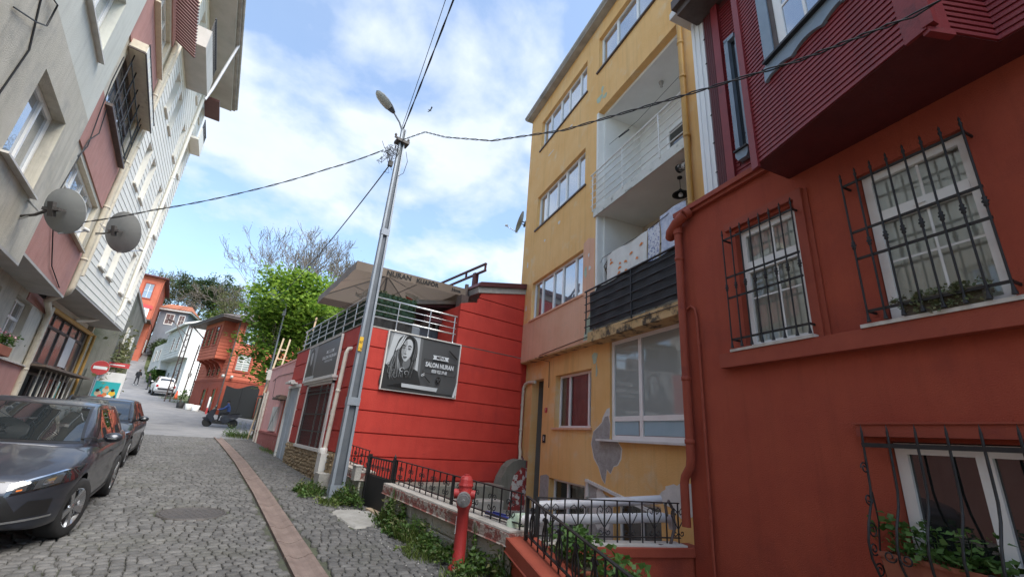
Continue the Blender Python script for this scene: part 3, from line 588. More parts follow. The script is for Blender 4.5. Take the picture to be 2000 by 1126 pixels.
def grille(parent, u0, u1, nb, zb, zs, label):
    y = 0.125; g_ = None
    for z in (zs[-1],zs[0],zs[1],zs[2]):
        f = MB(); f.box(u0-0.01,u1+0.01,y-0.006,y+0.006,z-0.012,z+0.012)
        if z in (zs[0],zs[-1]):
            for u in (u0,u1): f.box(u-0.006,u+0.006,-0.02,y,z-0.011,z+0.011)
        o_ = f.build('window_grille' if g_ is None else 'cross_bar', 'wrought_b', g_ if g_ else parent)
        if g_ is None: g_ = o_; g_['label'] = label
    p = MB(); h = zs[-1]-zb
    p.tube([(0,0,0),(0,0,h*0.5),(0,0,h+0.06)], 0.0085, 6); p.lathe([(0.0085,h+0.05),(0.015,h+0.075),(0.006,h+0.10),(0.011,h+0.115),(0.0005,h+0.15)], n=8)
    zk = (zs[1]+zs[2])/2-zb; p.lathe([(0.009,zk-0.045),(0.018,zk-0.03),(0.012,zk-0.015),(0.024,zk),(0.012,zk+0.015),(0.018,zk+0.03),(0.009,zk+0.045)], n=8)
    p.lathe([(0.009,0.07),(0.014,0.03),(0.020,0.0)], n=6); me = p.mesh('bar', 'wrought_b')
    for k in range(nb): link('bar', me, g_, (u0+(u1-u0)*k/(nb-1), y+0.012, zb))
    return g_
grille(rh, 1.62, 2.56, 8, 2.83, [2.93,3.45,3.72,4.24], 'black wrought iron grille over the narrower window')
grille(rh, 0.16, 1.09, 8, 2.83, [2.93,3.44,3.71,4.22], 'black wrought iron grille over the succulent window')
# bellied grille over the low window
f = MB(); f.box(-0.2,1.34,0.115,0.13,1.77,1.805); f.box(1.325,1.34,-0.02,0.12,1.775,1.80)
lg = f.build('bellied_grille', 'wrought', rh); lg['label'] = 'black bellied iron grille over the low window'
MB().box(-0.2,1.34,0.13,0.145,0.70,0.73).build('cross_bar', 'wrought', lg)
prof = [(0.115,1.90),(0.12,1.80),(0.125,1.60),(0.13,1.45),(0.16,1.33),(0.235,1.18),(0.275,1.05),(0.265,0.93),(0.21,0.82),(0.14,0.72)]
p = MB(); p.tube([(0,y_,z) for y_, z in prof], 0.0095, 7); p.lathe([(0.010,1.885),(0.007,1.92),(0.0005,1.96)], (0,0.115,0), 6); me = p.mesh('bar', 'wrought')
for u in (1.33,1.135,0.94,0.745,0.55,0.355,0.16,-0.03): link('bar', me, lg, (u,0,0))
f = MB()
for c, r_, st in (((0.16,1.60),0.05,0.0),((0.18,1.36),0.05,3.1),((0.2,1.13),0.06,1.0),((0.22,1.0),0.05,4.0),((0.19,0.85),0.055,0.5)):
    MB().tube([(1.33,q[0],q[1]) for q in scroll(c, r_, 1.4, st)], 0.006, 5).build('scroll', 'wrought', lg)
f = MB(); f.tube([(1.33,0.12,1.42),(1.33,0.10,1.2),(1.33,0.15,1.0),(1.33,0.12,0.8)], 0.007, 5)
for u in (1.135,0.55):
    for s_ in (-1,1): MB().tube([(u+s_*(q[0]),0.285,q[1]) for q in scroll((0.055,0.98),0.045,1.2,3.14)], 0.006, 5).build('scroll', 'wrought', lg)
f.build('scroll_ironwork', 'wrought', lg)
# planters
def planter(name, label, cat, u0, u1, y0, y1, z0, z1, matname, host=rh):
    mw = host.matrix_basis @ Matrix.Translation(((u0+u1)/2,(y0+y1)/2,z0)); t_ = thing(name, label, cat, mw.translation, host.rotation_euler.z)
    w2, d2, hh = (u1-u0)/2, (y1-y0)/2, z1-z0; b = MB()
    b.add([(-w2*.95,-d2*.85,0),(w2*.95,-d2*.85,0),(w2*.95,d2*.85,0),(-w2*.95,d2*.85,0),(-w2,-d2,hh),(w2,-d2,hh),(w2,d2,hh),(-w2,d2,hh),(-w2+.015,-d2+.015,hh),(w2-.015,-d2+.015,hh),(w2-.015,d2-.015,hh),(-w2+.015,d2-.015,hh),(-w2+.015,-d2+.015,hh-.03),(w2-.015,-d2+.015,hh-.03),(w2-.015,d2-.015,hh-.03),(-w2+.015,d2-.015,hh-.03)],
          [(0,1,2,3),(0,1,5,4),(1,2,6,5),(2,3,7,6),(3,0,4,7),(4,5,9,8),(5,6,10,9),(6,7,11,10),(7,4,8,11),(8,9,13,12),(9,10,14,13),(10,11,15,14),(11,8,12,15)])
    b.box(-w2-.008,w2+.008,d2,d2+.010,hh-.03,hh+.002); b.box(-w2-.008,w2+.008,-d2-.010,-d2,hh-.03,hh+.002); tb = b.build('trough', matname, t_)
    MB().box(-w2+.016,w2-.016,-d2+.016,d2-.016,hh-.06,hh-.025).build('soil', 'earth', t_); return t_, w2, d2, hh
def bushy(t_, n, ext, zc, size, matname, nst=14, name='foliage', flat=1.0):
    C = []
    cl = [(random.uniform(-ext[0],ext[0]), random.uniform(-ext[1],ext[1]), zc+random.uniform(-ext[2],ext[2])) for _ in range(nst)]
    for _ in range(n):
        c = random.choice(cl); C.append((random.gauss(c[0],ext[0]*0.16+0.025), random.gauss(c[1],ext[1]*0.3+0.025), random.gauss(c[2],ext[2]*0.35)))
    st = MB()
    for c in cl: st.tube([(c[0]*0.6,c[1]*0.5,zc-ext[2]-0.05),(c[0]*0.9,c[1]*0.9,(c[2]+zc-ext[2])/2),c], [0.006,0.005,0.003], 4)
    st.build('stem', 'weed', t_, recalc=False)['kind'] = 'stuff'
    return link(name, leaves(name, C, size, matname, ratio=0.95), t_)
t_, w2, d2, hh = planter('flower_trough', 'terracotta trough of trailing geraniums inside the bellied grille', 'planter', 0.62,1.30,0.02,0.21,0.79,0.99,'terra')
for (uu0,uu1) in ((-0.3,0.60),): 
    t2, _, _, _ = planter('flower_trough', 'second terracotta trough beside the geranium trough behind the bellied grille', 'planter', uu0,uu1,0.03,0.21,0.76,0.96,'terra'); bushy(t2, 260, (0.4,0.08,0.06), 0.28, 0.05, 'weed')
bushy(t_, 420, (0.33,0.09,0.09), 0.30, 0.05, 'ger', 16)
b = MB(); b.box(0.5,1.32,0.0,0.24,0.655,0.755); b.build('trough_shelf', 'marble', rh)
t_, w2, d2, hh = planter('succulent_trough', 'dark narrow trough of trailing succulents on the white sill', 'planter', 0.33,0.86,-0.05,0.10,2.826,2.96,'earth')
C = []
for k in range(26):
    u = random.uniform(-0.30,0.34); ln = random.uniform(0.05,0.17)
    for j in range(26):
        q = j/26; C.append((u+random.gauss(0,0.012)+0.03*math.sin(k), 0.05+0.05*q+random.gauss(0,0.012), hh+0.05-ln*q*1.3+random.gauss(0,0.012)))
link('succulent', leaves('succulent', C, 0.028, 'succ', ratio=0.8), t_)['kind'] = 'stuff'
# pipes on the red house
def pipe_joint(b, c, r_, n=10): b.lathe([(r_,-0.03),(r_*1.18,-0.025),(r_*1.18,0.025),(r_,0.03)], c, n)
b = MB(); b.tube([(3.40,0.075,4.78),(3.40,0.075,1.55),(3.42,0.075,1.44),(3.52,0.07,1.32),(3.54,0.07,1.24),(3.54,0.07,0.75)], 0.055, 12)
for z in (4.3,2.55,1.75): pipe_joint(b, (3.40,0.075,z), 0.055)
b.build('downpipe', 'redtrim', rh)
b = MB(); b.tube([(3.62,0.02,4.76),(3.52,0.10,4.78),(3.36,0.13,4.86),(3.20,0.12,4.93)], 0.075, 12); b.tube([(3.40,0.075,4.85),(3.40,0.075,4.70)], 0.07, 12); b.tube([(3.20,0.12,4.93),(3.16,0.06,4.97)], 0.078, 12); b.build('gutter_outlet', 'redtrim', rh)
b = MB(); b.tube([(3.36,0.03,3.52),(3.28,0.03,3.55),(3.215,0.03,3.50),(3.19,0.03,3.38),(3.18,0.03,2.9),(3.18,0.03,-1.2)], 0.017, 8)
for z in (3.0,1.9,0.9): pipe_joint(b, (3.18,0.03,z), 0.017, 8)
b.build('conduit', 'redtrim', rh)

# ------------------------------------------------------------------ yellow apartment building
yb = thing('yellow_apartment_building', 'ochre four storey apartment building with recessed balconies and peeling paint', 'building', (5.3,0,0), R(75))
UP = [(7.22,10.22,5.02,6.22),(7.22,10.22,8.06,9.26),(7.22,10.22,11.14,12.34),(2.5,6.60,11.32,12.52)]
LOG = [(3.62,6.68,3.99,6.90),(3.62,6.68,7.06,9.94)]
b = MB(); wall_mb(b, 2.3, 11.14, 3.86, 13.05, UP+[(3.62,6.68,3.861,9.94)], 0, 0.17)
b.add([(11.14,0,3.86),(11.14,-8,3.86),(11.14,-8,13.05),(11.14,0,13.05)], [(0,1,2,3)]); b.add([(2.3,0,3.86),(2.3,-8,3.86),(2.3,-8,13.05),(2.3,0,13.05)], [(0,1,2,3)])
b.add([(2.3,0,13.05),(11.14,0,13.05),(11.14,-8,13.05),(2.3,-8,13.05)], [(0,1,2,3)])
b.build('upper_wall', 'yellow', yb)
MB().box(6.72,11.16,-0.30,0.006,3.83,5.0).build('pink_spandrel', 'pinkp', yb)
b = MB(); b.prism([(6.70,5.0),(7.20,5.0),(7.20,6.35),(6.98,6.42),(6.70,6.30)], 0.001, 0.006); b.build('pink_patch', 'pinkp', yb)
def blob(u, z, ru, rz, seed, n=26, up=0.0):
    rr = random.Random(seed); ph = [rr.uniform(0,6.28) for _ in range(5)]
    return [(u+ru*math.cos(a)*(1+0.16*math.sin(3*a+ph[0])+0.10*math.sin(5*a+ph[1])+0.07*math.sin(9*a+ph[2])+0.05*math.sin(14*a+ph[3])), z+rz*math.sin(a)*(1+0.16*math.sin(3*a+ph[0])+0.10*math.sin(5*a+ph[1])+0.06*math.sin(11*a+ph[4]))) for a in [2*math.pi*k/n for k in range(n)]]
MB().prism([(6.70,3.86),(7.12,3.86),(7.08,4.05),(7.02,4.1),(6.98,4.35),(6.86,4.45),(6.84,4.62),(6.78,4.66),(6.70,4.62)], 0.007, 0.010).build('mint_patch', 'mint', yb)
MB().prism(blob(7.08,5.55,0.05,0.14,3), 0.007, 0.010).build('mint_patch', 'mint', yb)
for k, (u, z, ru, rz) in enumerate(((6.55,10.35,0.14,0.10),(6.30,10.25,0.10,0.06),(6.42,10.55,0.05,0.12),(8.6,7.6,0.06,0.05),(9.5,7.4,0.05,0.04),(8.1,10.6,0.12,0.03),(9.4,10.5,0.2,0.02),(6.9,5.6,0.05,0.05),(6.95,5.95,0.03,0.05),(10.6,5.5,0.05,0.09),(10.7,7.0,0.04,0.10))):
    MB().prism(blob(u, z, ru, rz, 20+k), 0.0012 if z > 6.5 or u > 7.3 else 0.0075, 0.004 if z > 6.5 or u > 7.3 else 0.0105).build('flaked_patch', 'mint' if k < 3 else 'whiteplaster', yb)
for h in UP[:3]: window(yb, h[0]+0.005,h[1]-0.005,h[2]+0.01,h[3]-0.005,-0.15,1, cols=(0.17,0.40,0.58,0.82), gm='glass', fw=0.05, sill=(0.19,0.05,0.07), sillmat='darkwood' if h[2] > 7 else 'pinkp')
h = UP[3]; window(yb, h[0]+0.01,h[1]-0.01,h[2]+0.01,h[3]-0.01,-0.15,1, cols=(0.2,0.42,0.62,0.82), gm='glass', sill=(0.20,0.05,0.08), sillmat='darkwood')
b = MB(); b.box(2.2,11.22,-0.1,0.22,13.05,13.12); b.tube([(11.26,0.20,13.18),(2.2,0.20,13.18)], 0.085, 10); b.build('roof_gutter', 'concrete', yb)
# loggias
b = MB(); b.box(6.55,6.68,-1.35,-0.171,3.87,9.94); b.box(3.50,3.62,-1.35,-0.171,3.87,9.94); b.box(3.62,6.55,-1.40,-1.30,7.06,9.94); b.box(3.62,6.55,-1.30,-0.171,9.86,9.94); b.box(6.60,6.679,-0.171,-0.002,3.99,9.94); b.build('loggia_wall', 'loggia', yb)
b = MB(); b.box(3.62,6.55,-1.40,-1.30,3.99,6.86); b.build('loggia_back', 'loggia2', yb)
b = MB(); b.box(3.62,6.69,-1.30,0.03,6.86,7.05); b.build('balcony_slab', 'loggia', yb); MB().box(3.60,6.70,0.031,0.06,6.84,7.06).build('slab_edge', 'wslab', yb)
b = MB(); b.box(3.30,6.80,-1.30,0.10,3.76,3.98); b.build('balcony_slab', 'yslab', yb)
window(yb, 4.3,5.5,7.07,9.0,-1.29,1, cols=(0.5,), rows=(0.45,), fw=0.08, gm='glass_d', label='white balcony door and window at the back of the upper loggia')
window(yb, 3.65,4.25,7.9,9.0,-1.29,1, cols=(0.5,), fw=0.07, gm='glass_d')
b = MB(); b.box(3.7,6.2,-1.30,-1.24,6.15,6.22); b.box(6.14,6.2,-1.30,-1.24,4.0,6.15); b.build('door_frame', 'cream', yb)
# stucco rosette light fittings
b = MB(); b.lathe([(0.06,9.86),(0.05,9.80),(0.02,9.76),(0.035,9.72),(0.0005,9.69)], (5.0,-0.7,0), 10); b.lathe([(0.05,9.86),(0.045,9.80),(0.0005,9.74)], (3.95,-0.35,0), 10); b.build('ceiling_bulb_holder', 'concrete', yb)
# stainless railing on the upper loggia
def railing(parent, u0, u1, y, z0, z1, nr, posts, matname, label, r=0.016, rr=0.022, barname='rail_bar'):
    f = MB(); f.tube([(u0,y,z1),(u1,y,z1)], rr, 8)
    for u in posts: f.tube([(u,y,z0),(u,y,z1)], r, 8)
    g_ = f.build('balcony_railing', matname, parent); g_['label'] = label
    m_ = MB(); m_.tube([(u0,0,0),(u1,0,0)], r*0.8, 6); me = m_.mesh(barname, matname)
    for k in range(nr): link(barname, me, g_, (0,y,z0+0.10+(z1-z0-0.12)*(k+0.35)/nr))
    return g_
railing(yb, 3.55,6.80,0.07,7.0,8.06,5,(6.72,5.5,4.3,3.6),'railwhite','white metal railing of the upper loggia balcony')
railing(yb, 3.4,6.90,0.12,3.95,4.96,5,(6.84,5.2,3.7),'wrought','black metal railing of the lower loggia balcony')
b = MB(); b.grid(lambda s, t: (3.3+3.42*s, 0.095+0.018*math.sin(s*31)*math.sin(t*5+s*6), 4.02+(0.94+0.03*math.sin(s*14)-(0.10 if s > 0.93 else 0)*t)*t), 60, 10)
b.build('balcony_tarpaulin', 'tarp', yb, recalc=False)['label'] = 'black tarpaulin lining the lower balcony railing'
# ground floor, set back under the soffit
GW = (7.17,8.90,1.97,3.28); BW = (4.10,6.45,1.75,3.78); DR = (9.60,10.35,-0.4,3.28); B1 = (7.20,9.04,-0.35,0.80); B2 = (5.0,6.32,-0.35,0.74)
o0 = -0.25
b = MB(lambda x,y,z: (x,y+o0,z)); wall_mb(b, 3.2, 11.0, -1.2, 3.90, [GW,BW,DR,B1,B2], 0, 0.22)
b.add([(11.0,0,-1.2),(11.0,-7,-1.2),(11.0,-7,3.9),(11.0,0,3.9)], [(0,1,2,3)]); b.build('ground_floor_wall', 'yellow', yb)
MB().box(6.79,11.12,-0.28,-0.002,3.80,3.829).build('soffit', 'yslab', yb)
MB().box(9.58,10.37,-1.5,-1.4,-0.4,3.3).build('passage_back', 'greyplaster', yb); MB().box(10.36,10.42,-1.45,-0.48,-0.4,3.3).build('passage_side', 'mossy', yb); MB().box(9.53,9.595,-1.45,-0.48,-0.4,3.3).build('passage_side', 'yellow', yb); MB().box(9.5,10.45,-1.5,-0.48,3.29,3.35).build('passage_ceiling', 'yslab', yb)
window(yb, GW[0]+.005,GW[1]-.005,GW[2]+.01,GW[3]-.005,o0-0.19,1, cols=(0.18,0.70), gm='clear', fw=0.055, sill=(0.25,0.045,0.06), sillmat='pinkp', curtain=[(0.0,0.16),(0.2,0.7),(0.72,1.0)], curmat='curtain_d', label='sliding white window with mauve curtains')
window(yb, BW[0]+.005,BW[1]-.005,BW[2]+.01,BW[3]-.005,o0-0.10,1, cols=(0.60,), rows=(0.20,), gm='glass_c', fw=0.085, sill=(0.22,0.04,0.35), sillmat='offwhite', label='big white window with frosted lower panes')
for (a,c) in ((4.19,5.45),(5.62,6.36)): MB().box(a,c,o0-0.076,o0-0.072,1.86,2.12).build('frosted_pane', 'glass_f', yb)
window(yb, B1[0]+.005,B1[1]-.005,B1[2]+.01,B1[3]-.005,o0-0.19,1, cols=(0.20,0.62), gm='clear', fw=0.055, curtain=[(0,0.2),(0.22,0.6)], curmat='curtain_g', label='basement window with net curtains at the foot of the ochre wall')
window(yb, B2[0]+.005,B2[1]-.005,B2[2]+.01,B2[3]-.005,o0-0.19,1, cols=(0.5,), gm='glass_d', fw=0.055, label='small basement window under the sloping trim')
b = MB(lambda x,y,z:(x,y+o0,z)); b.bar((7.28,0.03,0.92),(4.9,0.03,0.60),0.06,0.05); b.box(7.20,7.30,0.001,0.03,0.60,0.93); b.build('sloping_trim', 'offwhite', yb)
Y0 = o0+0.0015
MB().prism([(6.62,2.20),(6.50,2.22),(6.44,2.05),(6.46,1.76),(6.2,1.74),(6.06,1.6),(6.10,1.42),(6.2,1.3),(6.32,1.27),(6.42,1.13),(6.55,1.20),(6.62,0.93),(6.72,1.02),(6.83,1.22),(7.0,1.38),(7.12,1.65),(7.05,1.9),(6.85,2.0),(6.72,2.08)], Y0+0.002, Y0+0.004).build('bare_plaster_patch', 'greyplaster', yb)
MB().prism([((u_-6.58)*1.05+6.58+0.012*math.sin(k_*5.0),(z_-1.6)*1.04+1.6+0.01*math.sin(k_*3.1)) for k_, (u_, z_) in enumerate([(6.62,2.20),(6.50,2.22),(6.44,2.05),(6.46,1.76),(6.2,1.74),(6.06,1.6),(6.10,1.42),(6.2,1.3),(6.32,1.27),(6.42,1.13),(6.55,1.20),(6.62,0.93),(6.72,1.02),(6.83,1.22),(7.0,1.38),(7.12,1.65),(7.05,1.9),(6.85,2.0),(6.72,2.08)])], Y0, Y0+0.0015).build('flaked_edge', 'whiteplaster', yb)
MB().prism([(6.45,2.22),(6.62,2.22),(6.74,2.10),(6.70,2.20),(6.55,2.36),(6.45,2.38)], Y0, Y0+0.002).build('white_patch', 'whiteplaster', yb)
MB().prism([(9.53,-0.6),(9.05,-0.6),(9.05,0.83),(9.2,0.86),(9.53,0.80)], Y0, Y0+0.004).build('bare_plaster_patch', 'greyplaster', yb)
MB().prism([(7.19,-0.6),(6.34,-0.6),(6.34,0.70),(6.6,0.72),(6.9,0.85),(7.19,0.86)], Y0, Y0+0.003).build('bare_plaster_patch', 'greyplaster', yb)
for k, (u, z, ru, rz) in enumerate(((6.75,0.42,0.28,0.36),(4.55,0.92,0.40,0.24),(7.03,3.5,0.10,0.13),(6.95,3.2,0.03,0.14))): MB().prism(blob(u, z, ru, rz, 50+k), Y0+0.004, Y0+0.007).build('white_patch', 'whiteplaster' if k < 2 else 'mint', yb)
# peeled pier at the foot, pipe on the left pier
b = MB(); b.prism([(10.37,-0.6),(10.98,-0.6),(10.98,1.15),(10.75,1.20),(10.5,1.05),(10.37,1.1)], Y0, Y0+0.012); b.build('peeled_pier', 'peelred', yb)
b = MB(); b.tube([(10.10,o0+0.03,3.22),(10.5,o0+0.06,3.24),(10.72,o0+0.07,3.20),(10.80,o0+0.08,3.08),(10.80,o0+0.08,1.45),(10.72,o0+0.09,1.3),(10.70,o0+0.09,-0.4)], 0.042, 10)
for z in (2.6,1.9,1.1,0.4): pipe_joint(b, (10.8 if z > 1.4 else 10.70,o0+0.085,z), 0.042)
b.build('waste_pipe', 'cream', yb)
b = MB(); b.box(9.72,9.95,-1.39,-1.30,1.35,1.70); b.box(9.74,9.93,-1.30,-1.28,1.42,1.55); b.tube([(9.85,-1.36,1.35),(9.9,-1.34,1.0),(10.2,-1.35,0.8)], 0.02, 6); b.build('electricity_meter', 'offwhite', yb)
b = MB(); b.box(9.33,9.48,Y0,Y0+0.02,1.60,1.80); b.build('number_plate', 'black', yb); link('numeral', text_mesh('8', 0.15, 'white', lambda x, y: (9.405-x, Y0+0.022, 1.70+y)), yb)
b = MB(); b.box(9.30,9.42,Y0,Y0+0.02,2.36,2.48); b.build('door_plate', 'signred', yb); link('numeral', text_mesh('7', 0.10, 'white', lambda x, y: (9.36-x, Y0+0.022, 2.42+y)), yb)
b = MB(); b.tube([(3.56,0.09,13.0),(3.56,0.09,9.9),(3.57,0.09,5.0),(3.57,0.09,4.3)], 0.055, 10)
for z in (11.2,9.2,8.35,7.0,5.6): pipe_joint(b, (3.56,0.09,z), 0.055)
b.build('downpipe', 'mustard', yb)
b = MB(); b.tube([(9.25,o0+0.02,3.0),(9.27,o0+0.02,3.7),(9.6,-0.02,3.79),(9.4,0.014,3.86),(8.0,0.016,3.90),(6.8,0.02,3.93),(5.2,0.115,3.92),(3.6,0.12,3.90)], 0.008, 5); b.build('cable', 'cable', yb)
for k in range(4):
    MB().box(9.60,10.36,-0.45-0.0-0.22*k,-0.05-0.22*k,-0.6,-0.25+0.17*k).build('step', 'concrete', yb)
# things on the balconies and facade
def at_host(host, u, y, z): return (host.matrix_basis @ Vector((u,y,z)))
t_ = thing('pendant_lamp', 'black pendant lamp hanging from the lower loggia ceiling', 'lamp', at_host(yb,4.45,-0.55,6.86), R(75))
b = MB(); b.lathe([(0.05,0),(0.05,-0.03),(0.015,-0.05)], n=10); b.tube([(0,0,-0.03),(0,0,-0.32)], 0.007, 6); b.build('flex', 'black', t_)
b = MB(); b.lathe([(0.02,-0.28),(0.05,-0.32),(0.16,-0.40),(0.165,-0.415),(0.14,-0.40),(0.03,-0.34)], n=18); b.build('lamp_shade', 'black', t_)
MB().lathe([(0.02,-0.36),(0.045,-0.40),(0.04,-0.44),(0.0005,-0.46)], n=10).build('bulb', 'white', t_)
t_ = thing('vent_pipe', 'short black and white patterned flue pipe poking from the loggia wall', 'pipe', at_host(yb,3.62,-0.30,6.72), R(75))
b = MB(); b.tube([(0,0,0),(0.45,0.1,0)], 0.075, 12); b.build('flue', 'vent', t_); MB().lathe([(0.06,0.44),(0.085,0.45),(0.085,0.49),(0.05,0.50)], (0,0.1,0), 12, 'x').build('cowl', 'black', t_)
t_ = thing('wicker_lantern', 'brown wicker lantern hanging by the lower balcony rail', 'lantern', at_host(yb,6.38,-0.25,5.20), R(75))
b = MB()
for k in range(8):
    a = k*math.pi/4; b.tube([(0.10*math.cos(a),0.10*math.sin(a),0.46),(0.17*math.cos(a+.3),0.17*math.sin(a+.3),0.30),(0.10*math.cos(a+.6),0.10*math.sin(a+.6),0.08)], 0.009, 4)
for z, r_ in ((0.46,0.10),(0.30,0.17),(0.08,0.10),(0.0,0.06)): b.tube([(r_*math.cos(a),r_*math.sin(a),z) for a in [2*math.pi*j/14 for j in range(15)]], 0.009, 4)
b.tube([(0,0,-0.2),(0.0,0,0.10)], [0.04,0.07], 8); b.build('wicker_cage', 'wicker', t_)
def cloth(name, label, u0, u1, zt, zb, y, matname, ph, motif=None):
    t_ = thing(name, label, 'laundry', at_host(yb,u0,y,zb), R(75)); b = MB(); W_ = u1-u0; Hh = zt-zb
    fy = lambda s, t: 0.025*math.sin(s*W_*17+ph)*(1.1-t)+0.02*math.sin(s*W_*7+ph*2)
    b.grid(lambda s, t: (W_*s+0.02*math.sin(ph+t*4), fy(s,t), Hh*t+0.02*math.sin(s*9+ph)*(1-t)), 34, 8); b.build('sheet', matname, t_, recalc=False)
    if motif:
        for k in range(10):
            s, q = random.uniform(0.08,0.9), random.uniform(0.1,0.85); m_ = MB(); pts = [(0.05*math.cos(a)*(1.5 if k % 2 else 0.7), 0.05*math.sin(a)) for a in [math.pi*j/8 for j in range(9)]]
            m_.add([(W_*s+a, fy(s+a/W_,q)+0.012, Hh*q+c) for a, c in pts], [tuple(range(len(pts)))]); m_.build('printed_motif', motif, t_, recalc=False)
    return t_
cloth('hanging_sheet', 'cream bed sheet printed with orange shapes drying over the balcony', 4.75, 6.15, 5.62, 4.86, 0.05, 'towel', 0.4, 'towel_o')
cloth('hanging_towel', 'blue and white patterned towel drying between the sheet and the striped cloth', 4.42, 4.74, 5.66, 4.80, 0.06, 'towel_b', 1.9)
cloth('hanging_cloth', 'pale blue striped cloth drying at the end of the balcony line', 3.72, 4.40, 5.78, 4.95, 0.05, 'towel_s', 3.1)
t_ = thing('washing_line', 'thin washing line strung across the lower balcony above the tarpaulin', 'line', at_host(yb,6.3,0.05,5.62), R(75))
MB().tube([(0.38,-0.2,0.05),(0,0,0.0),(-1.5,0.0,0.01),(-2.7,0,0.17)], 0.006, 5).build('line', 'cable', t_)
t_ = thing('washing_line', 'bare thin clothes line strung across the upper loggia', 'line', at_host(yb,6.6,-0.3,9.0), R(75))
b = MB(); b.tube([(0,0,0),(-1.2,0,-0.12),(-2.9,0,0.0)], 0.005, 5); b.tube([(-0.5,0.02,-0.10),(-0.9,0.02,-0.16)], 0.018, 5); b.build('line', 'cable', t_)
# ------------------------------------------------------------------ salon with roof terrace
sl = thing('salon_building', 'bright red grooved salon building with a roof terrace', 'building', (3.2,10.4,0))
def band(parent, axis, a0, a1, z0, z1, holes, matname='salon', gap=0.014, t=0.03, name='wall_band', top=None):
    segs = [(a0,a1)]
    out_ = None
    zz = sorted({z0,z1}|{min(max(h[2],z0),z1) for h in holes}|{min(max(h[3],z0),z1) for h in holes}); b = MB(); any_ = False
    for c, d in zip(zz, zz[1:]):
        if d-c < 1e-3: continue
        segs = [(a0,a1)]
        for h in holes:
            if h[2] < (c+d)/2 < h[3]:
                q = []
                for s0, s1 in segs:
                    if h[1] <= s0 or h[0] >= s1: q.append((s0,s1)); continue
                    if h[0] > s0: q.append((s0,h[0]))
                    if h[1] < s1: q.append((h[1],s1))
                segs = q
        cc = c+gap if c == z0 else c; dd = d-gap if d == z1 else d
        for s0, s1 in segs:
            b = MB()
            if axis == 'x': b.box(s0,s1,-t,0.05,cc,dd)
            else: b.box(-t,0.05,s0,s1,cc,dd)
            out_ = b.build(name, matname, parent)
    return out_
core = MB(); core.box(0.01,6.2,0.01,6.75,-0.6,3.93); core.box(2.62,6.2,0.015,1.2,3.93,5.1); core.build('core_wall', 'salon', sl)
zs_ = [-0.6,0.51,1.01,1.51,2.0,2.48,2.97,3.48,3.955]
for a, c in zip(zs_, zs_[1:]): band(sl, 'x', -0.03, 4.95, a, c, [])
for a, c in ((3.96,4.46),(4.46,4.955)): band(sl, 'x', 2.60, 4.95, a, c, [])
b = MB(); b.prism([(2.60,4.97),(4.95,4.97),(4.95,5.445),(3.30,5.445),(3.17,5.44),(3.15,5.30),(2.99,5.27),(2.60,5.15)], -0.03, 0.05); b.build('wall_band', 'salon', sl)
b = MB(); b.prism([(3.20,5.47),(4.95,5.47),(4.95,6.02),(3.24,5.62)], -0.03, 0.05); b.build('wall_band', 'salon', sl)
WN = (1.35,3.86,1.03,2.74); DO = (5.02,6.62,-1,2.74)
for a, c in zip(zs_[1:], zs_[2:]): band(sl, 'y', 0.06, 6.72, max(a,1.05), c, [WN,DO]) if c > 1.06 else None
b = MB(); b.box(-0.06,0.02,0.05,5.0,-0.3,1.04); b.build('stone_plinth', 'brick_stone', sl)
# rubble stones of the plinth
rr = random.Random(11); pm = []
for k in range(6):
    q = MB(); pts = [(0.5*math.cos(a)*(0.8+0.35*rr.random()), 0.5*math.sin(a)*(0.8+0.35*rr.random())) for a in [2*math.pi*j/7 for j in range(7)]]
    q.add([(0.0,p[0],p[1]) for p in pts]+[(-0.7,p[0]*0.7,p[1]*0.7) for p in pts], [tuple(range(7,14))]+[(j,(j+1)%7,(j+1)%7+7,j+7) for j in range(7)]); pm.append(q.mesh('rubble_stone', 'brick_stone'))
n_ = 0
for j in range(9):
    yy = 0.10+rr.random()*0.08
    while yy < 4.92 and n_ < 290:
        wd = rr.uniform(0.10,0.20)
        if rr.random() < 0.92: link('rubble_stone', pm[rr.randrange(6)], sl, (-0.058, yy+wd/2, 0.30+j*0.082+rr.uniform(-.02,.02)), (rr.uniform(-.3,.3),0,0), (0.05, wd*0.98, rr.uniform(0.075,0.10))); n_ += 1
        yy += wd
# barred window on the street front
b = MB(); b.box(-0.10,0.0,1.25,3.96,0.98,1.05); b.box(-0.07,0.0,1.27,1.40,1.05,2.70); b.box(-0.07,0.0,3.80,3.94,1.05,2.70); b.box(-0.07,0.0,1.27,3.94,2.64,2.70); b.box(-0.12,0.0,1.18,4.30,2.70,2.76); b.box(-0.16,0.0,1.15,4.34,2.76,2.82); sw = b.build('street_window', 'offwhite', sl)
MB().box(0.06,0.10,1.3,3.9,1.0,2.7).build('pane', 'glass_d', sw)
b = MB(); b.box(-0.01,0.05,2.52,2.66,1.05,2.64); b.box(-0.01,0.05,1.95,2.02,1.05,2.64); b.build('window_mullion', 'offwhite', sw)
f = MB(); f.box(-0.065,-0.045,1.40,3.80,1.42,1.45); f.box(-0.065,-0.045,1.40,3.80,2.40,2.43); f.box(-0.065,-0.045,1.40,3.80,1.85,1.88); f.box(-0.065,-0.045,1.40,3.80,2.50,2.52); gsl = f.build('window_grille', 'wrought', sw)
b = MB(); b.box(-0.05,-0.035,-0.008,0.008,1.06,2.60); me = b.mesh('bar', 'wrought')
for k in range(24): link('bar', me, sl, (-0.018,1.45+k*0.1005,0))
b = MB(); b.box(0.05,0.30,5.0,6.70,-0.3,2.72); b.build('door_recess', 'greydoor', sl)
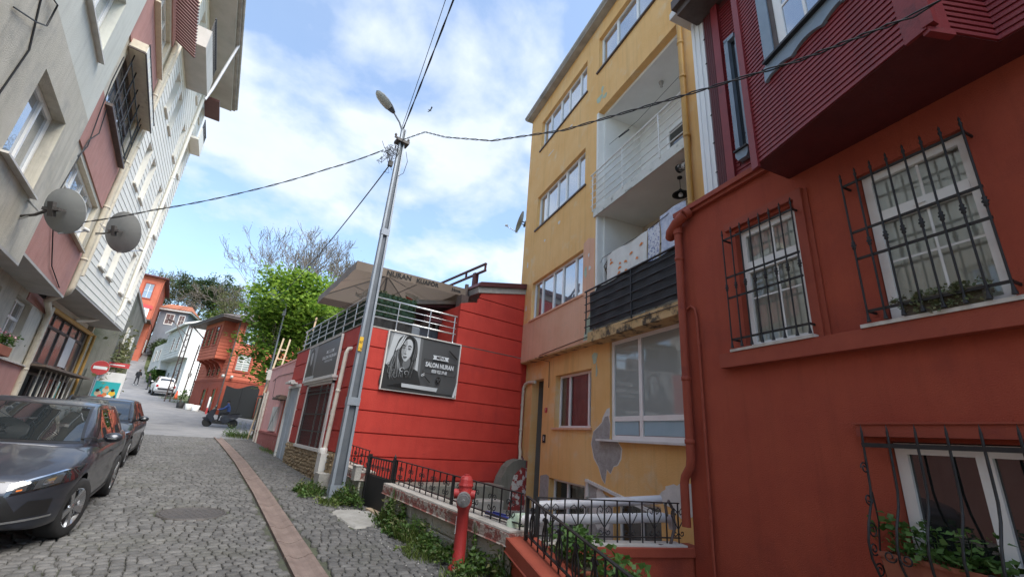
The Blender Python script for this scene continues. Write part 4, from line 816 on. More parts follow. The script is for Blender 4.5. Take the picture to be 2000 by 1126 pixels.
b = MB(); b.box(-0.06,0.05,4.98,5.10,-0.2,2.70); b.box(-0.06,0.05,6.54,6.66,-0.2,2.70); b.box(-0.08,0.05,4.96,6.68,2.70,2.80); b.build('door_frame', 'offwhite', sl)
b = MB(); b.box(0.0,0.05,5.10,6.54,0.0,2.70); dd = b.build('door', 'greydoor', sl)
for a in (5.2,5.9): MB().box(-0.012,0.0,a,a+0.55,0.35,2.5).build('door_panel', 'greydoor', dd)
b = MB(); b.box(-0.30,0.0,5.6,6.2,2.82,2.88); b.lathe([(0.07,0.0),(0.07,0.5)], (-0.22,5.4,2.86), 10, 'y'); b.build('door_light', 'offwhite', sl)
# drain pipe at the corner
b = MB(); b.tube([(-0.02,0.40,3.42),(-0.10,0.42,3.40),(-0.13,0.45,3.30),(-0.13,0.62,1.05)], 0.05, 10); pipe_joint(b, (-0.13,0.52,2.4), 0.05); b.build('drainpipe', 'pvc_d', sl)
b = MB(); b.box(-0.22,-0.05,0.50,0.80,0.55,1.0); b.lathe([(0.09,0),(0.09,0.10),(0.06,0.12)], (-0.16,0.60,1.0), 10); b.build('gas_box', 'offwhite', sl)
b = MB(); b.box(-0.045,-0.03,0.85,1.06,2.10,2.20); b.box(-0.045,-0.03,0.80,1.10,1.86,1.98); b.build('address_plaque', 'offwhite', sl); link('numeral', text_mesh('162', 0.10, 'black', lambda x, y: (-0.047, 0.955-x, 2.15+y)), sl)
b = MB(); b.box(-0.30,-0.02,0.03,0.42,-0.2,0.62); b.build('corner_block', 'concrete', sl)
# terrace: deck, railing, hedge panels
MB().box(-0.05,6.2,-0.02,6.8,3.957,3.99).build('terrace_deck', 'concrete', sl)
f = MB()
for z, r_ in ((4.74,0.024),(4.24,0.020)): f.tube([(0.06,6.6,z),(0.06,0.06,z),(2.56,0.03,z)], r_, 8)
tr_ = f.build('terrace_railing', 'stainless', sl)
for z in (4.40,4.57): MB().tube([(0.06,6.6,z),(0.06,0.06,z),(2.56,0.03,z)], 0.012, 6).build('rail_bar', 'stainless', tr_)
m_ = MB(); m_.tube([(0,0,3.985),(0,0,4.74)], 0.018, 8); m_.lathe([(0.04,3.985),(0.04,4.0),(0.02,4.02)], n=8); me = m_.mesh('railing_post', 'stainless')
for x, y_ in [(0.06,0.06)]+[(0.06,0.9*k+0.95) for k in range(7)]+[(0.85,0.05),(1.75,0.04),(2.50,0.03)]: link('railing_post', me, tr_, (x,y_,0))
b = MB()
for k in range(9): b.tube([(-0.25,5.8-0.03*k+0.1,4.78+0.02*(k%3)),(0.1,0.5+0.06*k,4.70+0.025*k)], 0.007, 4) if k % 3 == 0 else None
b.build('cable_bundle', 'cable', sl)
def hedge_panel(label, x0, x1, y0, y1, z0, z1, n):
    t_ = thing('hedge_screen', label, 'screen', (3.2+(x0+x1)/2, 10.4+(y0+y1)/2, z0)); hx, hy = (x1-x0)/2, (y1-y0)/2
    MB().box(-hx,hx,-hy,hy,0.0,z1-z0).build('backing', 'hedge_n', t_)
    C = np.stack([np.random.uniform(-hx-.03,hx+.03,n), np.random.uniform(-hy-.03,hy+.03,n), np.random.uniform(0.0,z1-z0+.03,n)], 1)
    k = np.random.randint(0,2,n)
    if hy < hx: C[:,1] = np.where(k, -hy-.01, hy+.01)
    else: C[:,0] = np.where(k, -hx-.01, hx+.01)
    m = leaves('plastic_leaf', C, 0.055, 'leaf_d'); o_ = link('plastic_leaf', m, t_); o_['kind'] = 'stuff'
hedge_panel('dark green artificial hedge behind the street side of the terrace railing', 0.12,0.18,0.4,6.3,4.03,4.72,2600)
hedge_panel('dark green artificial hedge at the terrace corner above a black cloth', 0.30,1.35,0.16,0.22,4.32,4.92,900)
t_ = thing('cloth_screen', 'black cloth screen hanging below the corner hedge on the terrace', 'screen', (4.05,10.6,3.99)); b = MB(); b.grid(lambda s, t: (-0.65+1.15*s, 0.03*math.sin(s*22), 0.34*t), 40, 2); b.build('cloth', 'tarp', t_, recalc=False); MB().bar((-0.65,0,0.35),(0.5,0,0.35),0.02).build('top_rod', 'black', t_)
# upper block on the terrace with its lean-to roof
b = MB(); b.box(3.3,6.2,1.2,6.6,3.99,5.75); b.build('upper_room_wall', 'loggia', sl)
b = MB(); b.box(3.28,3.295,1.5,6.4,3.99,5.6); b.build('upper_room_front', 'brownsheet', sl)
for y_ in (1.7,3.0,4.3): window(sl, 0,0.01,0,0.01,0,1) if False else None
fr = MB(); fr.box(3.22,3.28,1.55,1.65,4.0,5.3); fr.box(3.22,3.28,2.55,2.65,4.0,5.3); fr.box(3.22,3.28,1.55,2.65,5.22,5.32); fr.box(3.22,3.28,2.06,2.12,4.0,5.22); w_ = fr.build('terrace_door', 'offwhite', sl); MB().box(3.245,3.255,1.65,2.55,4.0,5.22).build('pane', 'glass_d', w_)
fr = MB(); fr.box(3.22,3.28,3.0,3.08,4.5,5.3); fr.box(3.22,3.28,3.9,3.98,4.5,5.3); fr.box(3.22,3.28,3.0,3.98,5.22,5.32); fr.box(3.22,3.28,3.0,3.98,4.45,4.53); w_ = fr.build('terrace_window', 'offwhite', sl); MB().box(3.245,3.255,3.08,3.9,4.53,5.22).build('pane', 'glass_c', w_)
b = MB(); b.prism([(3.12,5.60),(4.98,6.03),(4.98,6.20),(3.08,5.77)], -0.06, 6.5); b.build('roof_fascia', 'concrete', sl)
b = MB(); b.prism([(3.04,5.775),(5.02,6.21),(5.02,6.37),(3.14,5.93)], -0.12, 6.6); b.build('roof', 'roofdark', sl)
b = MB(); b.prism([(1.6,5.10),(3.30,5.50),(3.30,5.62),(1.6,5.22)], 1.0, 6.3); b.build('lean_to_roof', 'concrete', sl); MB().prism([(1.7,5.05),(3.30,5.40),(3.30,5.49),(1.7,5.09)], 1.1, 6.2).build('lean_to_lining', 'roofdark', sl)
b = MB(); b.box(2.72,2.95,0.2,0.5,5.0,5.5); b.lathe([(0.07,5.3),(0.06,5.95)], (3.02,0.5,0), 8); b.build('chimney_stub', 'darkwood', sl)
b = MB(); b.bar((3.35,0.05,6.62),(3.35,3.6,6.70),0.07,0.05); b.bar((3.35,0.05,6.40),(3.35,3.6,6.46),0.07,0.05); b.bar((3.35,0.08,6.40),(3.35,0.08,6.62),0.05); b.bar((3.35,1.2,6.40),(3.35,1.2,6.62),0.05); b.bar((3.35,0.6,5.8),(3.35,0.6,6.44),0.14,0.14); b.build('roof_steelwork', 'roofdark', sl)
# terrace furniture
t_ = thing('terrace_cabinet', 'grey cabinet with white doors standing on the terrace', 'cabinet', (5.75,12.1,3.99)); MB().box(-0.4,0.4,-0.2,0.2,0,0.62).build('carcass', 'slate', t_); 
for k in (-1,1): MB().box(k*0.2-0.18,k*0.2+0.18,-0.225,-0.2,0.06,0.55).build('door', 'slate', t_)
t_ = thing('terrace_sofa', 'grey cushioned seat with a dark back on the terrace behind the rail', 'sofa', (4.55,11.1,3.99)); b = MB(); b.box(-0.35,0.35,-0.25,0.3,0.0,0.32); b.box(-0.35,0.35,0.2,0.35,0.32,0.55); b.build('seat', 'slate', t_, bevel=0.03); MB().box(-0.33,0.33,-0.24,0.18,0.325,0.40).build('cushion', 'greyplaster', t_, bevel=0.02)
t_ = thing('hanging_basket', 'small red planter box hanging under the terrace eave', 'planter', (5.55,11.5,4.72)); MB().box(-0.25,0.25,-0.1,0.1,0,0.22).build('box', 'roofdark', t_); MB().tube([(-0.2,0,0.22),(0,0,0.52),(0.2,0,0.22)], 0.008, 4).build('hanger', 'cable', t_)
b2 = thing('wall_shield', 'white shield shaped panel on the terrace wall', 'panel', (6.1,11.35,4.75)); MB().prism([(-0.25,0),(0.25,0),(0.28,0.2),(0.18,0.36),(0.08,0.32),(0,0.40),(-0.08,0.32),(-0.18,0.36),(-0.28,0.2)], -0.02, 0.02).build('panel', 'offwhite', b2)
# ------------------------------------------------------------------ billboards
def billboard(label, xf, W_, H_, portrait, loc, rz, small):
    t_ = thing('billboard', label, 'billboard', loc, rz)
    f3 = lambda u, d, z: xf(u, d, z)
    b = MB(f3); b.box(-0.03,W_+0.03,0.0,0.06,-0.03,0.0); b.box(-0.03,W_+0.03,0.0,0.06,H_,H_+0.03); b.box(-0.03,0,0.0,0.06,0,H_); b.box(W_,W_+0.03,0.0,0.06,0,H_); b.build('frame', 'offwhite', t_)
    MB(f3).box(0,W_,0.0,0.03,0,H_).build('panel', 'p2', t_)
    lay = [0]
    def poly(pts, matname, name='print'):
        lay[0] += 1; d = 0.031+0.0006*lay[0]; q = MB(f3); q.add([(p[0],d,p[1]) for p in pts], [tuple(range(len(pts)))]); q.build(name, matname, t_, recalc=False)
    def smooth(pts, k=4):
        P = np.array(pts, float); n = len(P); o_ = []
        for i in range(n):
            p0, p1, p2, p3 = P[i-1], P[i], P[(i+1)%n], P[(i+2)%n]
            for j in range(k):
                t = j/k; o_.append(tuple(0.5*((2*p1)+(-p0+p2)*t+(2*p0-5*p1+4*p2-p3)*t*t+(-p0+3*p1-3*p2+p3)*t**3)))
        return o_
    def ell(c, a, e, rot=0.0, n=16): return [(c[0]+a*math.cos(t)*math.cos(rot)-e*math.sin(t)*math.sin(rot), c[1]+a*math.cos(t)*math.sin(rot)+e*math.sin(t)*math.cos(rot)) for t in [2*math.pi*j/n for j in range(n)]]
    def stroke(pts, w0, matname, name='print'):
        P = smooth_open(pts); n = len(P); Lp = []; Rp = []
        for i, p in enumerate(P):
            a_ = P[max(i-1,0)]; c_ = P[min(i+1,n-1)]; t = (c_[0]-a_[0], c_[1]-a_[1]); l_ = math.hypot(*t) or 1; wd = w0*(0.25+math.sin(math.pi*(i+0.5)/n))*0.5
            Lp.append((p[0]-t[1]/l_*wd, p[1]+t[0]/l_*wd)); Rp.append((p[0]+t[1]/l_*wd, p[1]-t[0]/l_*wd))
        lay[0] += 1; d = 0.031+0.0006*lay[0]; q = MB(f3); q.add([(x,d,z) for x, z in Lp+Rp], [(i,i+1,n+i+1,n+i) for i in range(n-1)]); q.build(name, matname, t_, recalc=False)
    def smooth_open(pts, k=5):
        P = [np.array(p, float) for p in pts]; P = [2*P[0]-P[1]]+P+[2*P[-1]-P[-2]]; o_ = []
        for i in range(1, len(P)-2):
            for j in range(k):
                t = j/k; p0, p1, p2, p3 = P[i-1:i+3]; o_.append(tuple(0.5*((2*p1)+(-p0+p2)*t+(2*p0-5*p1+4*p2-p3)*t*t+(-p0+3*p1-3*p2+p3)*t**3)))
        o_.append(tuple(P[-2])); return o_
    if portrait:
        k = (W_/2.06, H_/1.43); q = lambda L_: [((u-0.64)*k[0], (z-2.52)*k[1]) for u, z in L_]
        poly(q([(0.64,2.52),(1.60,2.52),(1.57,3.95),(0.64,3.95)]), 'p5')
        poly(q([(0.64,3.95),(0.78,3.95),(0.70,3.4),(0.66,2.9),(0.64,2.9)]), 'p4'); poly(q([(1.50,3.95),(1.585,3.95),(1.62,2.52),(1.56,2.52)]), 'p3')
        poly(q(smooth([(0.64,3.06),(0.74,3.10),(0.95,3.05),(1.30,3.10),(1.48,3.08),(1.57,2.98),(1.62,2.53),(0.65,2.53)])), 'p1')
        poly(q(smooth([(1.02,3.90),(1.16,3.94),(1.32,3.89),(1.41,3.75),(1.45,3.55),(1.46,3.40),(1.40,3.30),(1.34,3.25),(1.40,3.10),(1.36,2.88),(1.20,2.74),(0.95,2.70),(0.76,2.76),(0.69,2.92),(0.72,3.08),(0.82,3.22),(0.83,3.40),(0.86,3.55),(0.92,3.78)])), 'p1')
        poly(q(smooth([(1.12,3.30),(1.28,3.34),(1.30,3.16),(1.20,3.06),(1.12,3.12)])), 'p3')
        poly(q(smooth([(1.09,3.76),(1.17,3.83),(1.26,3.81),(1.315,3.69),(1.315,3.53),(1.285,3.41),(1.23,3.31),(1.17,3.255),(1.11,3.28),(1.055,3.37),(1.03,3.48),(1.035,3.60)])), 'p5')
        poly(q(smooth([(1.09,3.73),(1.13,3.80),(1.16,3.70),(1.12,3.56),(1.10,3.42),(1.05,3.38),(1.035,3.48),(1.04,3.60)])), 'p4')
        poly(q(smooth([(1.20,3.29),(1.28,3.40),(1.31,3.52),(1.29,3.40),(1.24,3.31)])), 'p4')
        for cx, rot in ((1.075,0.15),(1.225,-0.05)):
            poly(q(ell((cx,3.585),0.048,0.022,rot)), 'p2'); poly(q(ell((cx+0.004,3.583),0.034,0.012,rot)), 'p4'); poly(q(ell((cx+0.004,3.583),0.014,0.014)), 'p0')
        stroke(q([(1.02,3.63),(1.07,3.655),(1.12,3.635)]), 0.026, 'p1'); stroke(q([(1.17,3.635),(1.23,3.66),(1.285,3.635)]), 0.026, 'p1')
        stroke(q([(1.145,3.60),(1.135,3.50),(1.12,3.455)]), 0.020, 'p4'); stroke(q([(1.10,3.45),(1.13,3.44),(1.165,3.452)]), 0.022, 'p2')
        poly(q(smooth([(1.07,3.365),(1.11,3.382),(1.13,3.375),(1.16,3.383),(1.195,3.362),(1.15,3.345),(1.12,3.343)])), 'p2'); poly(q(smooth([(1.08,3.36),(1.13,3.352),(1.185,3.358),(1.15,3.325),(1.11,3.325)])), 'p3')
        rr_ = random.Random(5)
        for s_ in range(26):
            a = s_/25; x0 = 1.00+0.10*a; st = [(x0+0.06,3.93-0.02*a),(0.93+0.12*a,3.70),(0.86+0.16*a,3.45),(0.80+0.2*a+rr_.uniform(-.03,.03),3.20),(0.74+0.34*a+rr_.uniform(-.04,.04),2.95),(0.78+0.40*a+rr_.uniform(-.04,.04),2.76)]
            if a > 0.25: st = st[:1]+[(0.90+0.12*a,3.72),(0.86+0.13*a,3.52),(0.85+0.14*a,3.34)]+[(0.82+0.3*a+rr_.uniform(-.03,.03),3.10),(0.76+0.45*a+rr_.uniform(-.05,.05),2.84)]
            stroke(q(st), 0.012+0.012*rr_.random(), rr_.choice(('p2','p3','p0','p4','p0')))
        for s_ in range(14):
            a = s_/13; stroke(q([(1.20+0.06*a,3.92),(1.34+0.05*a,3.80),(1.36+0.08*a,3.55),(1.33+0.10*a,3.38),(1.30+0.12*a+rr_.uniform(-.03,.03),3.15),(1.22+0.16*a,2.86)]), 0.012, rr_.choice(('p0','p2','p0','p3')))
        for c in ((0.76,3.10),(0.80,2.95),(0.86,3.02),(0.95,2.86),(1.10,3.02),(1.22,2.96)):
            stroke(q([(p_[0],p_[1]) for p_ in scroll(c,0.075,0.9,rr_.uniform(0,6),1,7)]), 0.014, rr_.choice(('p4','p5','p3')))
        stroke(q([(1.04,3.92),(0.97,3.74),(0.90,3.56),(0.86,3.48)]), 0.05, 'p5'); stroke(q([(1.09,3.90),(1.01,3.70),(0.93,3.52)]), 0.018, 'p6')
        poly(q([(1.14,2.70),(2.15,2.70),(2.12,2.60),(1.15,2.61)]), 'p5'); poly(q([(0.78,2.60),(1.14,2.70),(1.15,2.61),(0.80,2.54)]), 'p0'); poly(q([(0.64,2.52),(2.7,2.52),(2.7,2.57),(0.64,2.58)]), 'p1')
        poly(q([(2.60,2.52),(2.68,2.52),(2.70,2.95)]), 'p6'); poly(q([(0.645,3.55),(0.68,3.55),(0.68,3.90),(0.645,3.90)]), 'p3')
    def tx(s, x, z, size, matname, bold=0.0, xs=1.0):
        lay[0] += 1; d = 0.031+0.0006*lay[0]; kx = W_/2.06; kz = H_/1.43
        o_ = link('lettering', text_mesh(s, size*kz, matname, lambda a, c: f3((x-0.64)*kx+a, d, (z-2.52)*kz+c), bold, 0, 'CENTER', xs*kx/kz), t_); return o_
    k = (W_/2.06, H_/1.43); q = lambda L_: [((u-0.64)*k[0], (z-2.52)*k[1]) for u, z in L_]
    poly(q([(1.90,3.54),(2.38,3.54),(2.35,3.48),(2.38,3.43),(1.90,3.43),(1.93,3.48)]), 'p6'); tx('MEVA', 2.14, 3.484, 0.105, 'p0', 0.004)
    tx('SALON NURAN', 2.135, 3.27, 0.165, 'p6', 0.006, 0.72 if True else 1); tx('0530 922 39 68', 2.135, 3.115, 0.115, 'p6', 0.003, 0.62)
    if portrait:
        for L_ in ([(1.66,3.34),(1.66,3.40)],[(1.66,3.395),(2.62,3.375)],[(2.615,3.32),(2.615,3.38)],[(1.665,3.04),(1.92,3.04)],[(1.665,3.04),(1.665,3.11)],[(2.33,3.04),(2.615,3.04)],[(2.615,3.04),(2.615,3.12)]):
            (a,c),(e_,h_) = L_; w2 = 0.006
            poly(q([(a-w2,c-w2),(e_+w2,min(c,h_)-w2) if abs(a-e_) > .02 else (e_+w2,c-w2),(e_+w2,h_+w2),(a-w2,h_+w2) if abs(a-e_) < .02 else (a-w2,c+w2)]), 'p0')
        poly(q(ell((2.13,2.91),0.075,0.075)), 'p0')
        for a in (0.5,2.6,4.7): poly(q(ell((2.13+0.035*math.cos(a),2.91+0.035*math.sin(a)),0.024,0.024)), 'p2')
        poly(q([(2.34,3.72),(2.37,3.74),(2.64,3.55),(2.62,3.51)]), 'p0'); poly(q([(1.72,2.94),(1.74,2.955),(1.91,2.82),(1.89,2.80)]), 'p0')
        for c in ((1.665,2.975),(1.70,3.0)): stroke(q(ell(c,0.03,0.022,0.6,9)), 0.012, 'p6')
    if small:
        poly([(0.0,0.0),(W_*0.30,0.0),(W_*0.30,H_),(0,H_)], 'p4')
        poly(smooth([(W_*0.02,H_*0.05),(W_*0.05,H_*0.75),(W_*0.12,H_*0.95),(W_*0.2,H_*0.85),(W_*0.24,H_*0.45),(W_*0.27,H_*0.05)]), 'p1'); poly(smooth([(W_*0.10,H_*0.8),(W_*0.165,H_*0.8),(W_*0.175,H_*0.55),(W_*0.14,H_*0.42),(W_*0.105,H_*0.55)]), 'p5')
        for s_ in range(5): stroke([(W_*(0.05+0.04*s_),H_*0.9),(W_*(0.04+0.045*s_),H_*0.5),(W_*(0.03+0.05*s_),H_*0.1)], W_*0.008, ('p3','p0')[s_ % 2])
        poly([(W_*0.02,H_*0.02),(W_*0.34,H_*0.02),(W_*0.34,H_*0.10),(W_*0.02,H_*0.10)], 'p5')
    return t_
billboard('framed grey billboard of a woman with wavy hair and SALON NURAN lettering', lambda u, d, z: (u,-d,z), 2.04, 1.40, True, (3.86,10.36,2.54), 0, False)
billboard('narrow grey salon billboard on the street front above the barred window', lambda u, d, z: (-d,-u,z), 3.30, 1.02, False, (3.16,15.0,2.86), 0, True)
# ------------------------------------------------------------------ terrace umbrella
um = thing('patio_umbrella', 'large square brown patio umbrella with printed valance on the roof terrace', 'umbrella', (4.55,13.25,3.99))
cx = [(-1.6,-2.15),(1.6,-2.45),(1.95,1.9),(-1.45,2.3)]
ap = (0,0,2.42); ez = 1.78; b = MB()
for k in range(4):
    p, q_ = cx[k], cx[(k+1)%4]
    b.grid(lambda s, t: (t*(p[0]+(q_[0]-p[0])*s), t*(p[1]+(q_[1]-p[1])*s), ap[2]+(ez-ap[2])*t-0.07*math.sin(math.pi*s)*t*0.0+0.05*math.sin(math.pi*t)*0-0.05*math.sin(math.pi*s)*math.sin(math.pi*t)), 10, 8)
cn = b.build('canopy', 'awning', um, recalc=False, merge=False)
for k in range(4):
    p, q_ = cx[k], cx[(k+1)%4]; b = MB()
    b.grid(lambda s, t: (p[0]+(q_[0]-p[0])*s+(0.012*math.sin(s*25))*t*(1 if k % 2 else 0.3), p[1]+(q_[1]-p[1])*s+(0.012*math.sin(s*25))*t, ez-0.24*t), 24, 2); b.build('valance', 'awning', um, recalc=False)
def vx(s, z): p, q_ = cx[0], cx[1]; return (p[0]+(q_[0]-p[0])*s, p[1]+(q_[1]-p[1])*s-0.016, z)
Lv = math.hypot(cx[1][0]-cx[0][0], cx[1][1]-cx[0][1])
for s_, c_, sz in (('NURAN',0.36,0.20),('KUAFÖR',0.62,0.17),('Nova',0.90,0.13)): link('lettering', text_mesh(s_, sz, 'black', lambda x, y: vx(c_+x/Lv, ez-0.13+y), 0.006), um)
b = MB(); b.tube([(0,0,0),(0,0,2.40)], 0.03, 8)
for p in cx: b.bar((0,0,2.36),(p[0]*0.98,p[1]*0.98,ez+0.01),0.02); b.bar((0,0,1.55),(p[0]*0.45,p[1]*0.45,2.06),0.018)
for k in range(4):
    p, q_ = cx[k], cx[(k+1)%4]; mpt = ((p[0]+q_[0])/2,(p[1]+q_[1])/2); b.bar((0,0,2.36),(mpt[0]*0.97,mpt[1]*0.97,ez),0.018)
b.build('pole_and_ribs', 'steel', um); b = MB(); b.lathe([(0.05,1.5),(0.07,1.55),(0.05,1.62)], n=10); b.build('hub', 'darkwood', um)
t_ = thing('bunting_flag', 'red and white triangular flag hanging under the patio umbrella', 'flag', (4.95,11.9,5.15)); MB().add([(-0.22,0,0.28),(0.30,0.05,0.20),(0.05,0.02,-0.15)], [(0,1,2)]).build('cloth', 'signred', t_, recalc=False); MB().add([(-0.24,-0.004,0.40),(0.22,-0.004,0.34),(0.30,0.046,0.21),(-0.22,-0.004,0.29)], [(0,1,2,3)]).build('band', 'white', t_, recalc=False)
t_ = thing('plastic_sheeting', 'crumpled white plastic sheeting tied under the patio umbrella', 'sheeting', (4.3,13.0,5.35)); b = MB(); b.grid(lambda s, t: (-0.65+1.1*s, 0.2*math.sin(s*7+t*3), 0.20*t+0.14*math.sin(s*9+t*5)), 16, 6, False); b.build('sheet', 'white', t_, recalc=False)
# ------------------------------------------------------------------ pink house next to the salon
pk = thing('pink_house', 'small pink rendered house with dark red dado beside the salon', 'house', (3.4,17.2,0.4))
b = MB(); b.box(0.0,4.5,0.0,6.1,-0.5,3.45); b.build('wall', 'pinkb', pk); MB().box(-0.03,4.53,-0.02,6.13,3.45,3.52).build('parapet', 'pinkb', pk)
b = MB(); b.box(-0.05,0.0,1.0,6.12,-0.5,0.72); b.box(-0.07,0.0,1.0,6.12,0.72,0.80); b.build('dado', 'pinkdado', pk)
b = MB(); b.box(-0.02,0.1,0.55,1.55,-0.3,2.1); d_ = b.build('door_frame', 'roofdark', pk); MB().box(-0.025,0.0,0.68,1.42,-0.3,1.98).build('door', 'redtrim', d_)
b = MB(); b.box(-0.30,0.0,1.3,2.4,2.0,2.08); b.box(-0.22,0.0,1.4,2.3,2.08,2.16); b.build('door_hood', 'oldwood', pk)
b = MB(); b.box(-0.08,0.0,2.05,3.15,0.85,1.75); d_ = b.build('meter_cabinet', 'offwhite', pk); b = MB(); b.bar((-0.085,2.1,0.9),(-0.085,3.1,1.7),0.012); b.bar((-0.085,3.1,0.9),(-0.085,2.1,1.7),0.012); b.build('cabinet_rib', 'concrete', d_)
b = MB(); b.tube([(-0.07,5.95,-0.4),(-0.07,5.95,2.4)], 0.05, 8); b.tube([(-0.07,5.3,-0.4),(-0.07,5.3,2.45)], 0.05, 8); b.build('vent_pipes', 'pvc_d', pk)
b = MB(); b.tube([(-0.01,5.2,2.9),(-0.015,4.0,3.05),(-0.01,0.2,2.98)], 0.010, 5); b.tube([(-0.01,4.6,3.0),(-0.02,4.2,2.2),(-0.02,2.5,1.98),(-0.01,0.5,2.0)], 0.008, 5); b.build('wall_cable', 'cable', pk)
t_ = thing('wooden_post', 'thin pale wooden post sticking up from the pink house roof', 'post', (3.9,19.4,3.85)); MB().bar((0,0,0),(0.05,-0.15,2.0),0.06).build('post', 'palewood', t_)
# ------------------------------------------------------------------ yards and boundary walls
b = MB(); b.add([(3.35,8.8,0.12),(3.35,4.3,0.02),(5.4,3.6,-0.30),(9.0,3.0,-0.35),(9.0,10.4,-0.2),(3.25,10.4,0.25)], [tuple(range(6))]); tag(b.build('yard_paving', 'paving'), 'sunken paved yard in front of the ochre building', None, kind='structure')
b = MB(); b.add([(3.45,4.2,-0.6),(1.2,-4.2,-0.6),(6,-4.2,-0.6),(6,4,-0.6)], [(0,1,2,3)]); tag(b.build('front_yard', 'paving'), 'paved front yard of the dark red house', None, kind='structure')
t_ = thing('salon_step', 'low weathered concrete step block at the foot of the red salon wall', 'step', (5.9,9.95,-0.3)); MB().box(-1.6,1.35,-0.33,0.36,0,0.80).build('block', 'mossy', t_, bevel=0.02); MB().box(-1.3,1.05,-0.75,-0.335,0,0.52).build('tread', 'concrete', t_, bevel=0.02)
t_ = thing('peeled_buttress', 'peeling red and white rounded buttress between salon and ochre building', 'buttress', (7.90,10.12,-0.3))
b = MB(); b.prism([(-0.62,0),(0.35,0),(0.35,1.40),(0.10,1.42),(-0.12,1.36),(-0.30,1.22),(-0.46,0.95),(-0.56,0.6),(-0.62,0.3)], -0.10, 0.2); b.build('render', 'mossy', t_); MB().prism([(-0.22,0.0),(0.34,0.0),(0.34,1.18),(0.2,1.22),(0.05,1.12),(-0.08,1.0),(-0.16,0.7)], -0.106, -0.101).build('peeled_patch', 'peelred', t_)
def stone_wall(name, label, p, q, zb0, zb1, zt0, zt1, face_h):
    P = Vector((p[0],p[1],0)); Q = Vector((q[0],q[1],0)); L_ = (Q-P).length; rz = math.atan2(Q.y-P.y, Q.x-P.x); t_ = thing(name, label, 'wall', (p[0],p[1],zb0), rz)
    zt = lambda s: zt0+(zt1-zt0)*s/L_-zb0; zbm = lambda s: zb0+(zb1-zb0)*s/L_-zb0
    b = MB(); b.add([(0,-0.09,-0.5),(L_,-0.09,-0.5),(L_,0.13,-0.5),(0,0.13,-0.5),(0,-0.09,zt(0)-0.16),(L_,-0.09,zt(L_)-0.16),(L_,0.13,zt(L_)-0.16),(0,0.13,zt(0)-0.16)], [(0,1,2,3),(4,5,6,7),(0,1,5,4),(1,2,6,5),(2,3,7,6),(3,0,4,7)]); b.build('wall_core', 'bed', t_)
    rr = random.Random(int(L_*100)); h = 0.185
    for side_ in (-1,):
        for r_ in range(5):
            s = -0.15*(r_ % 2)
            while s < L_-0.02:
                wd = rr.uniform(0.26,0.36); a = max(s,0)+0.004; c = min(s+wd, L_)-0.004; s += wd
                if c-a < 0.04: continue
                m_ = (a+c)/2; z1_ = zt(m_)-0.165-r_*h; z0_ = z1_-h+0.008; lo = zbm(m_)-0.08
                if z1_ < lo+0.02: continue
                o_ = rr.uniform(0.0,0.008); sl_ = (zt1-zt0)/L_
                q_ = MB(); ya, yb_ = -0.12-o_, -0.088
                q_.add([(a,ya+0.01,z0_-sl_*(m_-a)),(c,ya+0.01,z0_+sl_*(c-m_)),(c,ya+0.01,z1_+sl_*(c-m_)),(a,ya+0.01,z1_-sl_*(m_-a)),(a,yb_,z0_-sl_*(m_-a)),(c,yb_,z0_+sl_*(c-m_)),(c,yb_,z1_+sl_*(c-m_)),(a,yb_,z1_-sl_*(m_-a)),
                        (a+.02,ya,z0_+.02-sl_*(m_-a)),(c-.02,ya,z0_+.02+sl_*(c-m_)),(c-.02,ya,z1_-.02+sl_*(c-m_)),(a+.02,ya,z1_-.02-sl_*(m_-a))], [(0,1,9,8),(1,2,10,9),(2,3,11,10),(3,0,8,11),(8,9,10,11),(0,4,5,1),(1,5,6,2),(2,6,7,3),(3,7,4,0)])
                q_.build('block', 'wallstone', t_)
    b = MB(); b.add([(-0.02,-0.17,zt(0)-0.155),(L_,-0.17,zt(L_)-0.155),(L_,0.19,zt(L_)-0.155),(-0.02,0.19,zt(0)-0.155),(-0.02,-0.17,zt(0)-0.02),(L_,-0.17,zt(L_)-0.02),(L_,0.19,zt(L_)-0.02),(-0.02,0.19,zt(0)-0.02)], [(0,1,2,3),(4,5,6,7),(0,1,5,4),(1,2,6,5),(2,3,7,6),(3,0,4,7)]); b.build('coping_edge', 'copingred', t_, bevel=0.012)
    b = MB(); b.add([(-0.02,-0.165,zt(0)-0.019),(L_,-0.165,zt(L_)-0.019),(L_,0.185,zt(L_)-0.019),(-0.02,0.185,zt(0)-0.019),(-0.02,-0.16,zt(0)),(L_,-0.16,zt(L_)),(L_,0.18,zt(L_)),(-0.02,0.18,zt(0))], [(0,1,2,3),(4,5,6,7),(0,1,5,4),(1,2,6,5),(2,3,7,6),(3,0,4,7)]); b.build('coping', 'coping', t_)
    return t_
